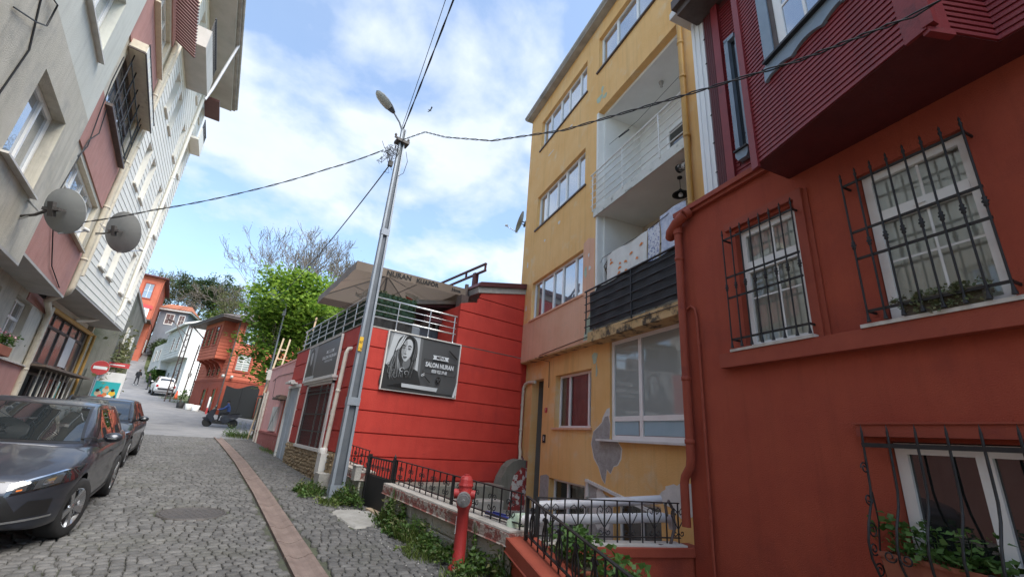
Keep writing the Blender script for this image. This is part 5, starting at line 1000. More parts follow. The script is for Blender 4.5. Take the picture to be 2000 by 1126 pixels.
# walls run from the gate towards the viewer; local -y is the street side
GA = (3.33,7.55); GC = (3.47,4.25)
stone_wall('low_stone_wall', 'low grey block wall with flaking coping between gate and hydrant', GA, GC, 0.22, 0.13, 0.77, 0.655, 0)
stone_wall('low_stone_wall', 'short grey block wall between the steel pole and the iron gate', (3.30,10.3), (3.32,8.82), 0.30, 0.26, 0.90, 0.82, 0)
def fence(name, label, p, q, zr0, zr1, zb0, zb1, step, style, matname='wrought', posts=()):
    P = Vector((p[0],p[1],0)); Q = Vector((q[0],q[1],0)); L_ = (Q-P).length; rz = math.atan2(Q.y-P.y, Q.x-P.x); t_ = thing(name, label, 'railing', (p[0],p[1],zb0), rz)
    zr = lambda s: zr0+(zr1-zr0)*s/L_-zb0; zb = lambda s: zb0+(zb1-zb0)*s/L_-zb0
    MB().bar((0,0,zr(0)),(L_,0,zr(L_)),0.034,0.012).build('top_rail', matname, t_); MB().bar((0,0,zb(0)+0.06),(L_,0,zb(L_)+0.06),0.03,0.012).build('bottom_rail', matname, t_)
    n = int(L_/step); cache = {}
    for k in range(n+1):
        s = 0.02+k*(L_-0.04)/n; h = zr(s)-zb(s); big = k in posts; b = MB()
        b.bar((s,0,zb(s)+0.0 if big or True else 0),(s,0,zr(s)),0.035 if big else 0.014,0.035 if big else 0.014)
        if style == 'c' and k % 2 == 1 and not big:
            for sx in (-1,1):
                for c in (0.36,0.66): b.tube([(s+sx*(0.012+x_),0,zb(s)+h*c+z_*(1 if c < .5 else -1)) for x_, z_ in scroll((0.038,0.0),0.038,1.1,math.pi)], 0.006, 5)
        if style == 'heart' and k % 2 == 1 and not big:
            zt_ = zr(s)-0.05
            for sx in (-1,1):
                b.tube([(s,0,zb(s)+h*0.34),(s+sx*0.05,0,zb(s)+h*0.50),(s+sx*0.10,0,zb(s)+h*0.68),(s+sx*0.095,0,zt_-0.04),(s+sx*0.055,0,zt_-0.01),(s+sx*0.02,0,zt_-0.045),(s+sx*0.035,0,zt_-0.085),(s+sx*0.06,0,zt_-0.065)], 0.0065, 5)
                b.tube([(s+sx*(0.01+x_),0,zb(s)+h*0.24+z_) for x_, z_ in scroll((0.04,0.0),0.035,1.0,math.pi)], 0.006, 5)
        if style == 'lyre' and k % 2 == 1 and not big:
            for sx in (-1,1):
                b.tube([(s+sx*0.01,0,zb(s)+h*0.10),(s+sx*0.055,0,zb(s)+h*0.30),(s+sx*0.045,0,zb(s)+h*0.55),(s+sx*0.015,0,zb(s)+h*0.70),(s+sx*0.035,0,zb(s)+h*0.82),(s+sx*0.055,0,zb(s)+h*0.76)], 0.010, 5)
        b.build('post' if big else 'picket', matname, t_)
    return t_
fence('iron_railing', 'black scrolled iron railing on the low wall beside the hydrant', GA, GC, 1.13, 1.03, 0.77, 0.655, 0.175, 'c', posts=(0,10))
fence('iron_railing', 'short black scrolled iron railing beside the steel pole', (3.30,10.2), (3.32,8.85), 1.26, 1.20, 0.90, 0.82, 0.17, 'c', posts=(0,))
# sloping red wall and railing in front of the red house
RD = Vector((-0.2588,-0.9659)); RC = (3.47,4.2)
def rpt(s): return (RC[0]+RD.x*s, RC[1]+RD.y*s)
t_ = thing('red_garden_wall', 'sloping dark red garden wall in front of the red house', 'wall', (RC[0],RC[1],0), math.atan2(RD.y,RD.x))
b = MB(); sl_ = 0.155
b.add([(0,-0.12,-0.9),(4,-0.12,-0.9),(4,0.12,-0.9),(0,0.12,-0.9),(0,-0.12,0.45),(4,-0.12,0.45-4*sl_),(4,0.12,0.45-4*sl_),(0,0.12,0.45)], [(0,1,2,3),(4,5,6,7),(0,1,5,4),(1,2,6,5),(2,3,7,6),(3,0,4,7)]); b.build('wall', 'redhouse', t_)
b = MB(); b.add([(-0.05,-0.19,0.455),(4,-0.19,0.455-4.05*sl_),(4,0.19,0.455-4.05*sl_),(-0.05,0.19,0.455),(-0.05,-0.19,0.60),(4,-0.19,0.60-4.05*sl_),(4,0.19,0.60-4.05*sl_),(-0.05,0.19,0.60)], [(0,1,2,3),(4,5,6,7),(0,1,5,4),(1,2,6,5),(2,3,7,6),(3,0,4,7)]); b.build('coping', 'redtrim', t_, bevel=0.01)
fence('iron_railing', 'black lyre patterned iron railing sloping down in front of the red house', rpt(0.05), rpt(3.9), 1.02, 0.42, 0.59, -0.01, 0.15, 'lyre', posts=(0,))
t_ = thing('red_dividing_wall', 'dark red dividing wall between the two front yards', 'wall', (3.6,4.2,0), math.atan2(3.52-4.2,5.5-3.6)); MB().box(0,2.25,-0.10,0.10,-0.9,0.42).build('wall', 'redhouse', t_); MB().box(-0.02,2.2,-0.14,0.14,0.42,0.53).build('coping', 'redtrim', t_, bevel=0.01)
MB().box(-0.0,1.98,-0.12,0.12,0.531,0.55).build('cap', 'marble', t_)
fence('iron_railing', 'black iron railing with heart scrolls between the two front yards', (3.62,4.19), (5.46,3.54), 1.00, 1.00, 0.55, 0.55, 0.165, 'heart', posts=(0,))
def rail_pipe(label, pts, r_, capm=None):
    t_ = thing('plastic_pipe', label, 'pipe', pts[0]); o_ = Vector(pts[0]); b = MB(); b.tube([Vector(p)-o_ for p in pts], r_, 14); b.build('tube', 'ppipe', t_)
    if capm: b = MB(); b.tube([(0.12,0,0),(-0.06,0.02,0),(-0.08,0.02,-0.02),(-0.09,0.02,-0.16)], r_*1.22, 12); b.build('end_elbow', capm, t_)
    for f_ in (0.35,0.92):
        a = Vector(pts[-2 if len(pts) > 2 else 0]); 
    return t_
rail_pipe('white plastic pipe with a speckled end elbow beyond the heart railing', [(3.58,4.42,0.73),(4.5,4.10,0.76),(5.45,3.78,0.80),(5.58,3.74,0.78),(5.62,3.74,0.68)], 0.058, 'mint')
rail_pipe('higher white plastic pipe running along the heart railing into the house', [(4.05,4.75,0.82),(5.0,4.25,0.92),(5.62,3.92,0.99)], 0.056)
t_ = thing('rubber_hose', 'dark coiled hose hanging on the heart railing', 'hose', (5.28,3.66,0.8)); b = MB(); b.tube([(-0.20,-0.08,-0.26),(0.0,-0.09,-0.28),(0.12,-0.08,-0.10),(0.13,-0.07,0.12),(0.05,-0.06,0.22),(-0.02,-0.06,0.18),(0.02,-0.05,0.05)], 0.020, 8); b.build('hose', 'darkwood', t_)
t_ = thing('folded_tool', 'dark blue plastic handle lying on the low wall coping', 'tool', (3.50,4.75,0.69)); MB().bar((0,0.25,0.03),(0.05,-0.2,0.02),0.05,0.035).build('handle', 'bluehose', t_, bevel=0.008); MB().bar((0.02,0.12,0.055),(0.06,-0.1,0.05),0.02,0.015).build('clip', 'bluehose', t_)
# flowers behind the sloping railing
for k, (s, lab) in enumerate(((0.62,'terracotta trough of ivy leaved plants at the top of the sloping railing'),(1.45,'terracotta trough of broad leaved plants half way down the sloping railing'),(2.25,'terracotta trough of pale green plants at the foot of the sloping railing'))):
    x, y_ = rpt(s); x += 0.36; zz_ = 0.60-sl_*s-0.10
    t_ = thing('flower_trough', lab, 'planter', (x,y_,zz_-0.14), math.atan2(RD.y,RD.x)); b = MB(); b.box(-0.36,0.36,-0.10,0.10,0,0.19); b.box(-0.38,0.38,-0.12,0.12,0.19,0.225); b.build('trough', 'terra', t_, bevel=0.008)
    MB().box(-0.34,0.34,-0.09,0.09,0.15,0.235).build('soil', 'earth', t_); MB().box(-0.4,0.4,-0.15,0.15,-0.35,-0.002).build('stand', 'concrete', t_)
    bushy(t_, 420, (0.36,0.13,0.12), 0.36+0.03*k, 0.062, 'ger', 20)
# iron gate
gt = thing('iron_gate', 'small black iron gate with a solid lower panel and open upper bars', 'gate', (3.32,7.58,0.22), math.atan2(1,0.0))
b = MB(); b.box(0.02,1.18,-0.012,0.012,0.02,0.56); b.build('sheet_panel', 'black', gt)
b = MB(); b.box(0,0.05,-0.025,0.025,-0.1,0.92); b.lathe([(0.02,0.92),(0.032,0.945),(0.012,0.975),(0.0005,1.01)], (0.025,0,0), 8); b.build('gate_post', 'wrought', gt); MB().box(1.16,1.22,-0.03,0.03,-0.1,0.93).build('gate_post', 'wrought', gt)
b = MB(); b.box(0.06,1.16,-0.012,0.012,0.86,0.89); b.box(0.06,1.16,-0.012,0.012,0.56,0.59); b.build('gate_rail', 'wrought', gt)
for k in range(9):
    s = 0.14+k*0.12; b = MB(); b.bar((s,0,0.59),(s,0,0.88),0.014)
    if k % 2: 
        for sx in (-1,1): b.tube([(s+sx*(0.01+x_),0,0.73+z_) for x_, z_ in scroll((0.035,0.0),0.035,1.1,math.pi)], 0.006, 5)
    b.build('gate_bar', 'wrought', gt)
t_ = thing('gate_box', 'small grey metal box on the wall beside the gate', 'box', (3.14,8.88,0.66)); MB().box(-0.06,0.06,-0.10,0.10,0,0.26).build('case', 'concrete', t_, bevel=0.01); MB().box(-0.07,0.07,-0.11,0.11,0.26,0.275).build('lid', 'soffit', t_)
t_ = thing('gate_slab', 'worn concrete slab in front of the iron gate', 'slab', (3.0,7.75,gz(7.75))); b = MB(); pl_ = [(p_[0],p_[1]) for p_ in blob(-0.06,0.02,0.42,0.60,8)]; n = len(pl_); b.add([(x_,y_,0.012+0.03*y_+0.02*x_) for x_, y_ in pl_]+[(x_*1.08,y_*1.08,-0.05) for x_, y_ in pl_], [tuple(range(n))]+[(i,(i+1)%n,(i+1)%n+n,i+n) for i in range(n)]); b.build('slab', 'paving', t_); MB().box(0.20,0.30,-0.5,0.55,0.005,0.05).build('threshold', 'palewood', t_)
# hydrant
hy = thing('fire_hydrant', 'red pillar fire hydrant with a grey outlet cap by the low wall', 'hydrant', (3.10,4.90,gz(4.9)+0.01), R(-35))
b = MB(); b.lathe([(0.115,-0.05),(0.115,0.03),(0.09,0.05),(0.072,0.09),(0.070,0.62),(0.085,0.64),(0.085,0.66),(0.092,0.67)], n=18); b.build('standpipe', 'hydrant', hy)
b = MB()
for k in range(6): a = k*math.pi/3; b.lathe([(0.014,0.03),(0.014,0.05),(0.0005,0.052)], (0.098*math.cos(a),0.098*math.sin(a),0), 6)
b.build('flange_bolt', 'iron', hy)
b = MB(); b.lathe([(0.092,0.67),(0.098,0.70),(0.092,0.74),(0.085,0.80),(0.080,0.87)], n=18); b.tube([(0,-0.06,0.77),(0,-0.15,0.755)], 0.066, 14); b.tube([(-0.06,0,0.79),(-0.13,0,0.785)], 0.055, 12); b.tube([(0.06,0,0.79),(0.12,0,0.785)], 0.050, 12); b.build('head', 'hydrant', hy)
b = MB(); b.lathe([(0.088,0.87),(0.092,0.885),(0.084,0.91),(0.078,0.95),(0.060,0.985),(0.034,0.995),(0.034,1.01),(0.0005,1.012)], n=10, smooth=False); b.build('bonnet', 'hydrant', hy)
b = MB(); b.tube([(0,-0.15,0.755),(0,-0.21,0.745)], 0.080, 16); b.tube([(0,-0.21,0.745),(0,-0.225,0.742)], 0.062, 16); b.tube([(0,-0.225,0.742),(0,-0.255,0.736)], 0.020, 5); b.build('outlet_cap', 'hyd_cap', hy)
MB().box(-0.075,-0.068,-0.02,0.02,0.36,0.54).build('sticker', 'offwhite', hy)
# ------------------------------------------------------------------ steel pole, lamp and cables
pz = gz(9.3)
po = thing('utility_pole', 'tall tapering grey steel utility pole of two channels', 'pole', (2.95,9.3,pz))
HT = 8.62
def pw(z): return 0.135-0.070*z/HT
for sx in (-1,1):
    b = MB(); vs_ = []
    prof_ = [(0,-0.075),(0.055,-0.075),(0.055,-0.062),(0.014,-0.062),(0.014,0.062),(0.055,0.062),(0.055,0.075),(0,0.075)]
    for z in (-0.2,2,4,6,HT):
        k = 1-0.35*max(z,0)/HT
        for a, c in prof_: vs_.append((sx*(pw(max(z,0))-a*k), c*k, z))
    n = len(prof_); b.add(vs_, [(i*n+j,i*n+(j+1)%n,(i+1)*n+(j+1)%n,(i+1)*n+j) for i in range(4) for j in range(n)]+[tuple(range(n)), tuple(range(4*n,5*n))]); b.build('channel', 'steel', po)
b = MB(); b.add([(-pw(0.25)+0.014,-0.012,0.25),(pw(0.25)-0.014,-0.012,0.25),(pw(HT)-0.014,-0.012,HT),(-pw(HT)+0.014,-0.012,HT),(-pw(0.25)+0.014,0.012,0.25),(pw(0.25)-0.014,0.012,0.25),(pw(HT)-0.014,0.012,HT),(-pw(HT)+0.014,0.012,HT)], [(0,1,2,3),(4,5,6,7),(0,1,5,4),(1,2,6,5),(2,3,7,6),(3,0,4,7)]); b.build('web_plate', 'steel_d', po)  # darker steel puts the shadow between the channels into the colour
for z in (0.10,1.75,5.6):
    for y_ in (-1,1): MB().box(-pw(z)-0.006,pw(z)+0.006,y_*0.08*(1-0.35*z/HT)-0.004,y_*0.08*(1-0.35*z/HT)+0.004,z,z+0.16).build('batten_plate', 'steel', po)
MB().box(-pw(0)-0.08,pw(0)+0.08,-0.17,0.17,-0.15,0.03).build('footing', 'concrete', po)
b = MB(); b.box(-0.13,-0.05,-0.10,-0.088,2.85,3.15); b.build('yellow_tag', 'tagyellow', po)
for z in (3.03,2.90): link('tag_lettering', text_mesh('4F' if z > 3 else '16', 0.09, 'black', lambda x, y: (-0.09+x, -0.1015, z+y)), po)
b = MB(); b.box(-0.16,0.16,-0.12,0.12,HT-0.45,HT-0.38); b.box(-0.20,0.20,-0.02,0.02,HT-0.34,HT-0.30); b.lathe([(0.02,HT-0.3),(0.035,HT-0.26),(0.02,HT-0.22)], (0.16,0,0), 8); b.lathe([(0.02,HT-0.3),(0.035,HT-0.26),(0.02,HT-0.22)], (-0.18,0,0), 8); b.build('crossarm', 'iron', po)
sl_l = thing('street_lamp', 'grey cobra head street lamp on top of the steel pole', 'lamp', (2.88,9.28,pz+HT-0.05))
b = MB(); b.tube([(0.02,0,-0.3),(0.0,-0.0,0.0),(-0.10,-0.04,0.14),(-0.32,-0.12,0.28)], 0.024, 8); b.build('arm', 'steel', sl_l)
hd_ = MB(); dv = Vector((-0.84,-0.30,0.30)).normalized(); sd_ = dv.cross(Vector((0,0,1))).normalized(); up_ = sd_.cross(dv)
def headf(s, a, k=1.0):
    rad = [0.045,0.075,0.115,0.135,0.12,0.07,0.003]; L_ = [0,0.06,0.18,0.34,0.50,0.60,0.64]; q = s*6; i = min(int(q),5); f_ = q-i; r_ = rad[i]+(rad[i+1]-rad[i])*f_; l_ = L_[i]+(L_[i+1]-L_[i])*f_
    v = Vector((-0.30,-0.11,0.27))+dv*l_+sd_*r_*math.cos(a)*k+up_*r_*0.55*math.sin(a)*k; return v
hd_.grid(lambda s, t: headf(s, t*2*math.pi), 18, 18); hd_.build('housing', 'steel_d', sl_l)
b = MB(); b.grid(lambda s, t: headf(0.32+0.6*s, math.pi*(1.10+0.80*t), 1.04)-up_*0.012, 10, 8); b.build('lens', 'lamp_glass', sl_l, recalc=False)
def cable(label, pts, r_, sag, n=18, twist=False):
    P = [Vector(p) for p in pts]; o_ = thing('overhead_cable', label, 'cable', P[0]); out_ = []
    for a, c in zip(P, P[1:]):
        for k in range(n): t = k/n; out_.append(a+(c-a)*t-Vector((0,0,sag*4*t*(1-t))))
    out_.append(P[-1]); rel = [q-P[0] for q in out_]
    if twist:
        for s_, nm in ((1,'strand'),(-1,'strand')): MB().tube([q+Vector((0.010*s_*math.cos(i*1.6),0.0,0.014*s_*math.sin(i*1.6))) for i, q in enumerate(rel)], r_, 5).build(nm, 'cable', o_)
    else: MB().tube(rel, r_, 5).build('strand', 'cable', o_)
    return o_
PT = Vector((2.92,9.3,pz+HT-0.35))
# overhead cables
cable('thick twisted cable from the steel pole sagging past the ochre and red houses', [PT, (3.0,7.95,8.04),(3.06,6.93,7.33),(3.15,5.25,6.32),(3.25,3.58,5.58),(3.33,2.03,5.08),(3.40,0.89,4.74),(3.44,0.2,4.62),(3.5,-1.2,4.75)], 0.007, 0.0, 10, True)
for k, (dx_, lab) in enumerate(((0.0,'thick overhead cable rising from the steel pole over the street'),(-0.14,'thinner overhead cable beside the thick one over the street'))):
    cable(lab, [PT+Vector((dx_*0.3,0,0.35)), (2.20+dx_,5.44,pz+HT+0.32), (0.25+dx_*3,-4.0,pz+HT+0.6)], 0.012-0.005*k, 0.05, 10, k == 0)
cable('black cable sagging from the steel pole across to the left buildings', [PT+Vector((-0.35,0.1,-0.42)), (1.54,9.96,7.37), (0.12,10.77,6.48), (-1.38,11.63,5.75), (-2.69,12.4,5.2)], 0.008, 0.03, 9, True)
cable('thin black cable dropping from the steel pole to the lamp in the green tree', [PT+Vector((-0.05,0.2,-0.55)), (3.25,28.0,8.3)], 0.016, 0.42, 16)
t_ = thing('cable_tangle', 'tangle of coiled wires hanging on the steel pole below its top', 'wires', PT+Vector((-0.22,-0.06,-0.55))); b = MB(); rr = random.Random(4)
for k in range(16):
    p = Vector((rr.uniform(-.12,.12),rr.uniform(-.05,.05),rr.uniform(-.1,.2))); L_ = [p.copy()]
    for j in range(9): p = p+Vector((rr.uniform(-.13,.11),rr.uniform(-.05,.05),rr.uniform(-.15,.13))); p.x = max(-0.38,min(0.2,p.x)); p.z = max(-.35,min(.32,p.z)); L_.append(p.copy())
    b.tube(L_, 0.006, 4)
b.tube([(0.38,0,0.25),(0.46,0,0.0),(0.42,0.02,-0.35),(0.30,0,-0.5)], 0.007, 4); b.box(0.0,.10,-.05,.03,-.34,-.2); b.build('wire_coil', 'cable', t_)

# ------------------------------------------------------------------ left: grey and pink apartment block
la = thing('grey_pink_apartment_block', 'grey rendered apartment block with pink spandrels and overhanging upper floors', 'building', (-2.7,0,0), R(90))
WR = [(4.78,6.22),(7.68,9.10),(10.55,11.95)]; WC = [(8.30,9.90),(4.2,5.8),(0.2,1.8),(-4,-2.4)]
hol = [(c[0],c[1],r_[0],r_[1]) for c in WC for r_ in WR]
b = MB(); wall_mb(b, -7, 10.85, 3.85, 6.88, [h for h in hol if h[2] < 6.5], 0, 0.26, -1); b.add([(10.85,0,3.85),(10.85,0.5,3.85),(10.85,0.5,6.88),(10.85,0,6.88)], [(0,1,2,3)]); b.build('lower_upper_wall', 'l_grey', la)
hol = [h for h in hol if h[2] < 6.5 or h[0] > 8]
b = MB(); wall_mb(b, 4.6, 10.85, 6.88, 14.2, [h for h in hol if h[2] > 6.5], 0, 0.26, -1); b.add([(10.85,0,6.88),(10.85,0.5,6.88),(10.85,0.5,14.2),(10.85,0,14.2)], [(0,1,2,3)]); b.build('upper_wall', 'l_pale', la)  # upper storeys stop short out of view so sky light reaches the red house
MB().box(-7,10.9,0.3,8,3.84,6.88).build('core', 'l_grey', la); MB().box(4.6,10.9,0.3,8,6.88,14.2).build('core', 'l_grey', la)
for h in hol: window(la, h[0]+.01,h[1]-.01,h[2]+.01,h[3]-.01,0.22,-1, cols=(0.62,) if h[0] > 3 else (0.5,), gm='glass', fw=0.06, sill=(0.31,0.035,0.06), sillmat='marble')
# shutter-like shading boards on the jambs nearest the street
b = MB(); b.box(10.88,14.70,0.02,0.30,4.08,5.20); b.build('pink_spandrel', 'l_pink', la)
b = MB(); b.box(10.88,14.70,0.02,0.30,6.50,7.70); b.build('pink_spandrel', 'l_pink', la)
b = MB(); b.box(10.88,14.70,0.02,0.30,9.22,10.72); b.build('pink_spandrel', 'l_pink', la)
b = MB(); b.box(10.88,14.70,0.02,0.30,12.05,14.2); b.build('pink_spandrel', 'l_pink', la)
b = MB(); b.box(10.88,14.70,0.26,8.0,4.09,14.19); b.build('strip_core', 'l_grey', la)
for z0_, z1_ in ((5.20,6.50),(7.70,9.22),(10.72,12.05)):
    b = MB(); b.box(10.88,11.42,0.05,0.27,z0_,z1_); b.box(14.45,14.70,0.05,0.27,z0_,z1_); b.box(11.42,14.45,0.05,0.27,z1_-0.10,z1_); b.build('strip_wall', 'cream', la)
window(la, 11.43,14.44,5.22,6.39,0.20,-1, cols=(0.25,0.5,0.75), rows=(0.55,), gm='glass', fw=0.06, sill=(0.26,0.05,0.03), sillmat='cream', label='white many paned window above the satellite dish')
window(la, 11.43,14.44,7.72,9.11,0.16,-1, cols=(0.33,0.66), rows=(0.6,), gm='glass', fw=0.07, fm='darkwood', sill=(0.26,0.07,0.05), sillmat='darkwood', label='dark framed window under the metal canopy')
window(la, 11.43,14.44,10.74,11.94,0.20,-1, cols=(0.4,0.7), rows=(), gm='glass', fw=0.06, sill=(0.30,0.05,0.06), sillmat='cream')
b = MB()
for u in (11.45,12.1,12.8,13.5,14.2,14.5): b.tube([(u,-0.06,7.68),(u,-0.06,9.1)], 0.014, 5)
for z in (7.9,8.4,8.9): b.tube([(11.45,-0.06,z),(14.5,-0.06,z)], 0.014, 5)
b.build('window_bars', 'wrought', la)
b = MB(); b.box(11.2,14.75,-0.26,0.04,9.10,9.34); b.build('window_canopy', 'cream', la); b = MB(); b.box(11.18,14.77,-0.285,-0.262,9.07,9.11); b.box(11.18,14.77,-0.285,-0.262,9.33,9.36); b.box(11.17,11.198,-0.262,0.03,9.08,9.12); b.build('canopy_trim', 'darkwood', la)
for k in range(9): MB().box(11.215+k*0.39,11.215+k*0.39+0.34,-0.272,-0.261,9.115,9.325).build('canopy_panel', 'siding', la)
b = MB()
for k in range(30): b.tube([(10.9+k*0.13,0.02,12.35),(10.9+k*0.13,-0.55,12.02)], 0.035, 6)
b.build('corrugated_canopy', 'brownsheet', la)
# soffit and recessed ground floor
MB().box(-7,10.85,0.0,1.0,3.80,3.849).build('soffit', 'soffit', la); MB().box(10.87,14.7,0.02,1.0,4.03,4.079).build('soffit', 'soffit', la)
G1 = (14.02,15.42,2.62,3.84); G2 = (11.6,13.0,2.5,3.75); G3 = (7.5,9.5,2.3,3.6)
b = MB(); wall_mb(b, -7, 16.75, 2.48, 4.1, [G1,G2,G3], 0.6, 0.22, -1); b.build('ground_wall', 'l_grey', la)
b = MB(); b.box(-7,16.75,0.56,0.9,-0.5,2.45); b.build('pink_base', 'l_pink', la); MB().box(-7,16.8,0.50,0.9,2.45,2.48).build('base_ledge', 'marble', la)
b = MB(); b.box(-7,16.75,0.84,4,2.0,4.1); b.build('ground_core', 'unlit_room', la)
MB().box(14.7,16.75,0.58,1.0,3.86,4.12).build('pink_fascia', 'l_pink', la)
for h in (G1,G2,G3): window(la, h[0]+.01,h[1]-.01,h[2]+.01,h[3]-.01,0.78,-1, cols=(0.5,), rows=(0.65,), gm='glass', fw=0.06)
b = MB(); b.tube([(14.80,-0.03,14.0),(14.80,-0.03,4.35),(14.82,0.0,4.22),(15.4,0.40,4.02),(16.55,0.50,3.9),(16.65,0.52,3.75),(16.68,0.52,0.3)], 0.07, 10)
for z in (12.5,10.3,8.0,6.6,5.1): pipe_joint(b, (14.80,-0.03,z), 0.07)
for z in (3.2,2.4,1.6): pipe_joint(b, (16.67,0.52,z), 0.07)
b.build('downpipe', 'cream', la)
b = MB(); b.box(16.75,17.0,0.50,0.8,0,4.1); b.build('white_pilaster', 'cream', la)
rr = random.Random(2)
for k, pts in enumerate(([(11.05,-0.01,8.7),(11.0,-0.015,8.0),(11.2,-0.01,7.3),(11.4,-0.012,6.6),(11.1,-0.02,6.2)],[(11.5,-0.01,7.6),(11.7,-0.015,7.1),(11.3,-0.012,6.7),(11.0,-0.02,5.4),(10.9,-0.02,5.0)],[(10.9,0.01,5.0),(11.5,-0.01,4.9),(12.6,-0.01,4.3),(13.9,0.0,4.12)],[(7.0,-0.01,6.9),(7.6,-0.012,6.0),(7.5,-0.012,5.2),(7.9,-0.01,4.5)],[(6.8,-0.02,6.0),(7.3,-0.05,6.25),(7.6,-0.04,6.45),(7.55,-0.05,6.8),(7.2,-0.03,6.7)])):
    b = MB(); b.tube(pts, 0.011, 5); b.build('wall_cable', 'cable', la)
t_ = thing('flower_trough', 'terracotta trough of pink flowers on the ledge of the grey block', 'planter', (-3.15,13.75,2.48), R(90)); MB().box(-0.45,0.45,-0.10,0.12,0,0.2).build('trough', 'terra', t_, bevel=0.01); bushy(t_, 260, (0.45,0.1,0.10), 0.28, 0.06, 'ger'); bushy(t_, 60, (0.4,0.12,0.08), 0.38, 0.045, 'flower', 10, 'flowers')
# satellite dishes
def dish(label, base, center, face, diam, arm=True):
    t_ = thing('satellite_dish', label, 'satellite dish', base); B = Vector(base); Cc = Vector(center)-B; nf = Vector(face).normalized(); sx = nf.cross(Vector((0,0,1))).normalized(); sy = sx.cross(nf)
    r0 = diam/2; b = MB()
    pt = lambda r_, a, o_: Cc+(sx*math.cos(a)*r_*0.94+sy*math.sin(a)*r_)+nf*(0.16*(r_/r0)**2*r0*1.2+o_)
    b.grid(lambda s, t: pt(r0*max(s,0.01), t*2*math.pi, 0.0), 8, 28); b.grid(lambda s, t: pt(r0*max(s,0.01), t*2*math.pi, -0.012), 8, 28); b.grid(lambda s, t: pt(r0, t*2*math.pi, -0.014+0.018*s), 1, 28); b.build('reflector', 'dish', t_, recalc=False)
    b = MB(); mid = Cc-nf*0.14; b.tube([(0,0,0),mid*0.5+Vector((0,0,-0.04)),mid], 0.022, 8); b.bar(mid-sy*0.12,mid+sy*0.12,0.09,0.06); b.bar(mid-sx*0.10,Cc-nf*0.02-sx*0.10,0.03); b.bar(mid+sx*0.10,Cc-nf*0.02+sx*0.10,0.03); b.bar(mid-sx*0.14,mid+sx*0.14,0.05); b.build('mount', 'iron', t_)
    b = MB(); b.tube([(0,0,0.28),mid*0.6], 0.016, 6); b.tube([(0,0,-0.05),mid*0.8], 0.016, 6); b.build('brace', 'stainless', t_)
    low = Cc-sy*r0*0.92+nf*0.16; tip = Cc-sy*r0*0.75+nf*diam*0.62; b = MB(); b.tube([Cc-sy*r0-nf*0.02,low,tip], 0.014, 6); b.build('feed_arm', 'stainless', t_); b = MB(); b.tube([tip,tip-nf*0.10+sy*0.04], 0.035, 8); b.build('feed_horn', 'offwhite', t_)
dish('large grey satellite dish bracketed to the grey rendered wall', (-2.69,9.92,4.42), (-2.24,9.66,4.60), (0.55,0.75,0.35), 0.76)
dish('grey satellite dish fixed beside the cream downpipe', (-2.60,14.5,5.75), (-2.02,13.35,5.60), (0.60,0.70,0.30), 1.0)
dish('grey satellite dish at the corner of the ochre building', (8.62,11.3,9.0), (8.52,11.45,9.15), (-0.75,0.6,0.3), 0.85)

# ------------------------------------------------------------------ left: white boarded building
lb = thing('white_boarded_building', 'tall white boarded apartment building overhanging a glazed shopfront', 'building', (-2.7,14.7,0), R(86))
cols_ = [(1.45,2.10),(2.55,3.20),(4.65,5.30)]; rows_ = [(5.35,6.85),(8.05,9.55),(10.85,12.35),(13.70,15.10)]
h1 = [(c[0],c[1],r_[0],r_[1]) for c in cols_ for r_ in rows_]; h3 = [(6.35,6.95,r_[0]+0.1,r_[1]) for r_ in rows_]
b = MB(); wall_mb(b, 0.12, 7.56, 4.46, 15.62, h1+h3, 0.0, 0.24, -1); b.add([(7.56,0,4.46),(7.56,7,4.46),(7.56,7,15.62),(7.56,0,15.62)], [(0,1,2,3)]); b.add([(0.12,0,4.46),(0.12,1,4.46),(0.12,1,15.62),(0.12,0,15.62)], [(0,1,2,3)]); b.build('wall', 'siding', lb)
MB().box(0.15,7.5,0.25,7,4.5,15.6).build('core', 'siding', lb)
def lboards(u0, u1, z0, z1, pitch, holes):
    for i in range(int(round((z1-z0)/pitch))):
        z = z0+i*pitch; segs = [(u0,u1)]
        zc = z+pitch/2
        cuts = [h for h in holes if h[2]-0.02 < zc < h[3]+0.02]
        for h in cuts:
            q = []
            for a, c in segs:
                if h[1] <= a or h[0] >= c: q.append((a,c)); continue
                if h[0] > a: q.append((a,h[0]))
                if h[1] < c: q.append((h[1],c))
            segs = q
        for a, c in segs:
          b = MB(); b.add([(a,-0.015,z),(c,-0.015,z),(c,-0.005,z+pitch-0.004),(a,-0.005,z+pitch-0.004),(a,-0.001,z),(c,-0.001,z),(c,-0.001,z+pitch-0.010),(a,-0.001,z+pitch-0.010)], [(0,1,2,3),(0,4,5,1),(1,5,6,2),(2,6,7,3),(3,7,4,0)]); b.build('board', 'siding', lb)
lboards(0.12,5.62,4.48,15.5,0.19,h1); lboards(5.86,7.56,4.48,15.5,0.19,h3)
for h in h1+h3:
    fr = window(lb, h[0]+.005,h[1]-.005,h[2]+.01,h[3]-.005,0.20,-1, cols=(), rows=(), gm='glass', fw=0.06); MB().box(h[0]-0.03,h[1]+0.03,-0.07,0.2,h[2]-0.04,h[2]-0.001).build('sill', 'pvc_d', fr)
b = MB(); b.tube([(5.74,-0.07,15.5),(5.74,-0.07,5.0),(5.70,-0.05,4.75),(5.3,0.5,4.35),(4.9,0.8,4.2)], 0.06, 10)
for z in (13.0,10.4,7.8,5.4): pipe_joint(b, (5.74,-0.07,z), 0.06)
b.build('downpipe', 'siding', lb)
b = MB(); b.tube([(0.22,-0.07,15.5),(0.22,-0.07,4.7)], 0.06, 10)
for z in (13.6,11.2,8.6,6.1): pipe_joint(b, (0.22,-0.07,z), 0.06)
b.build('downpipe', 'cream', lb)
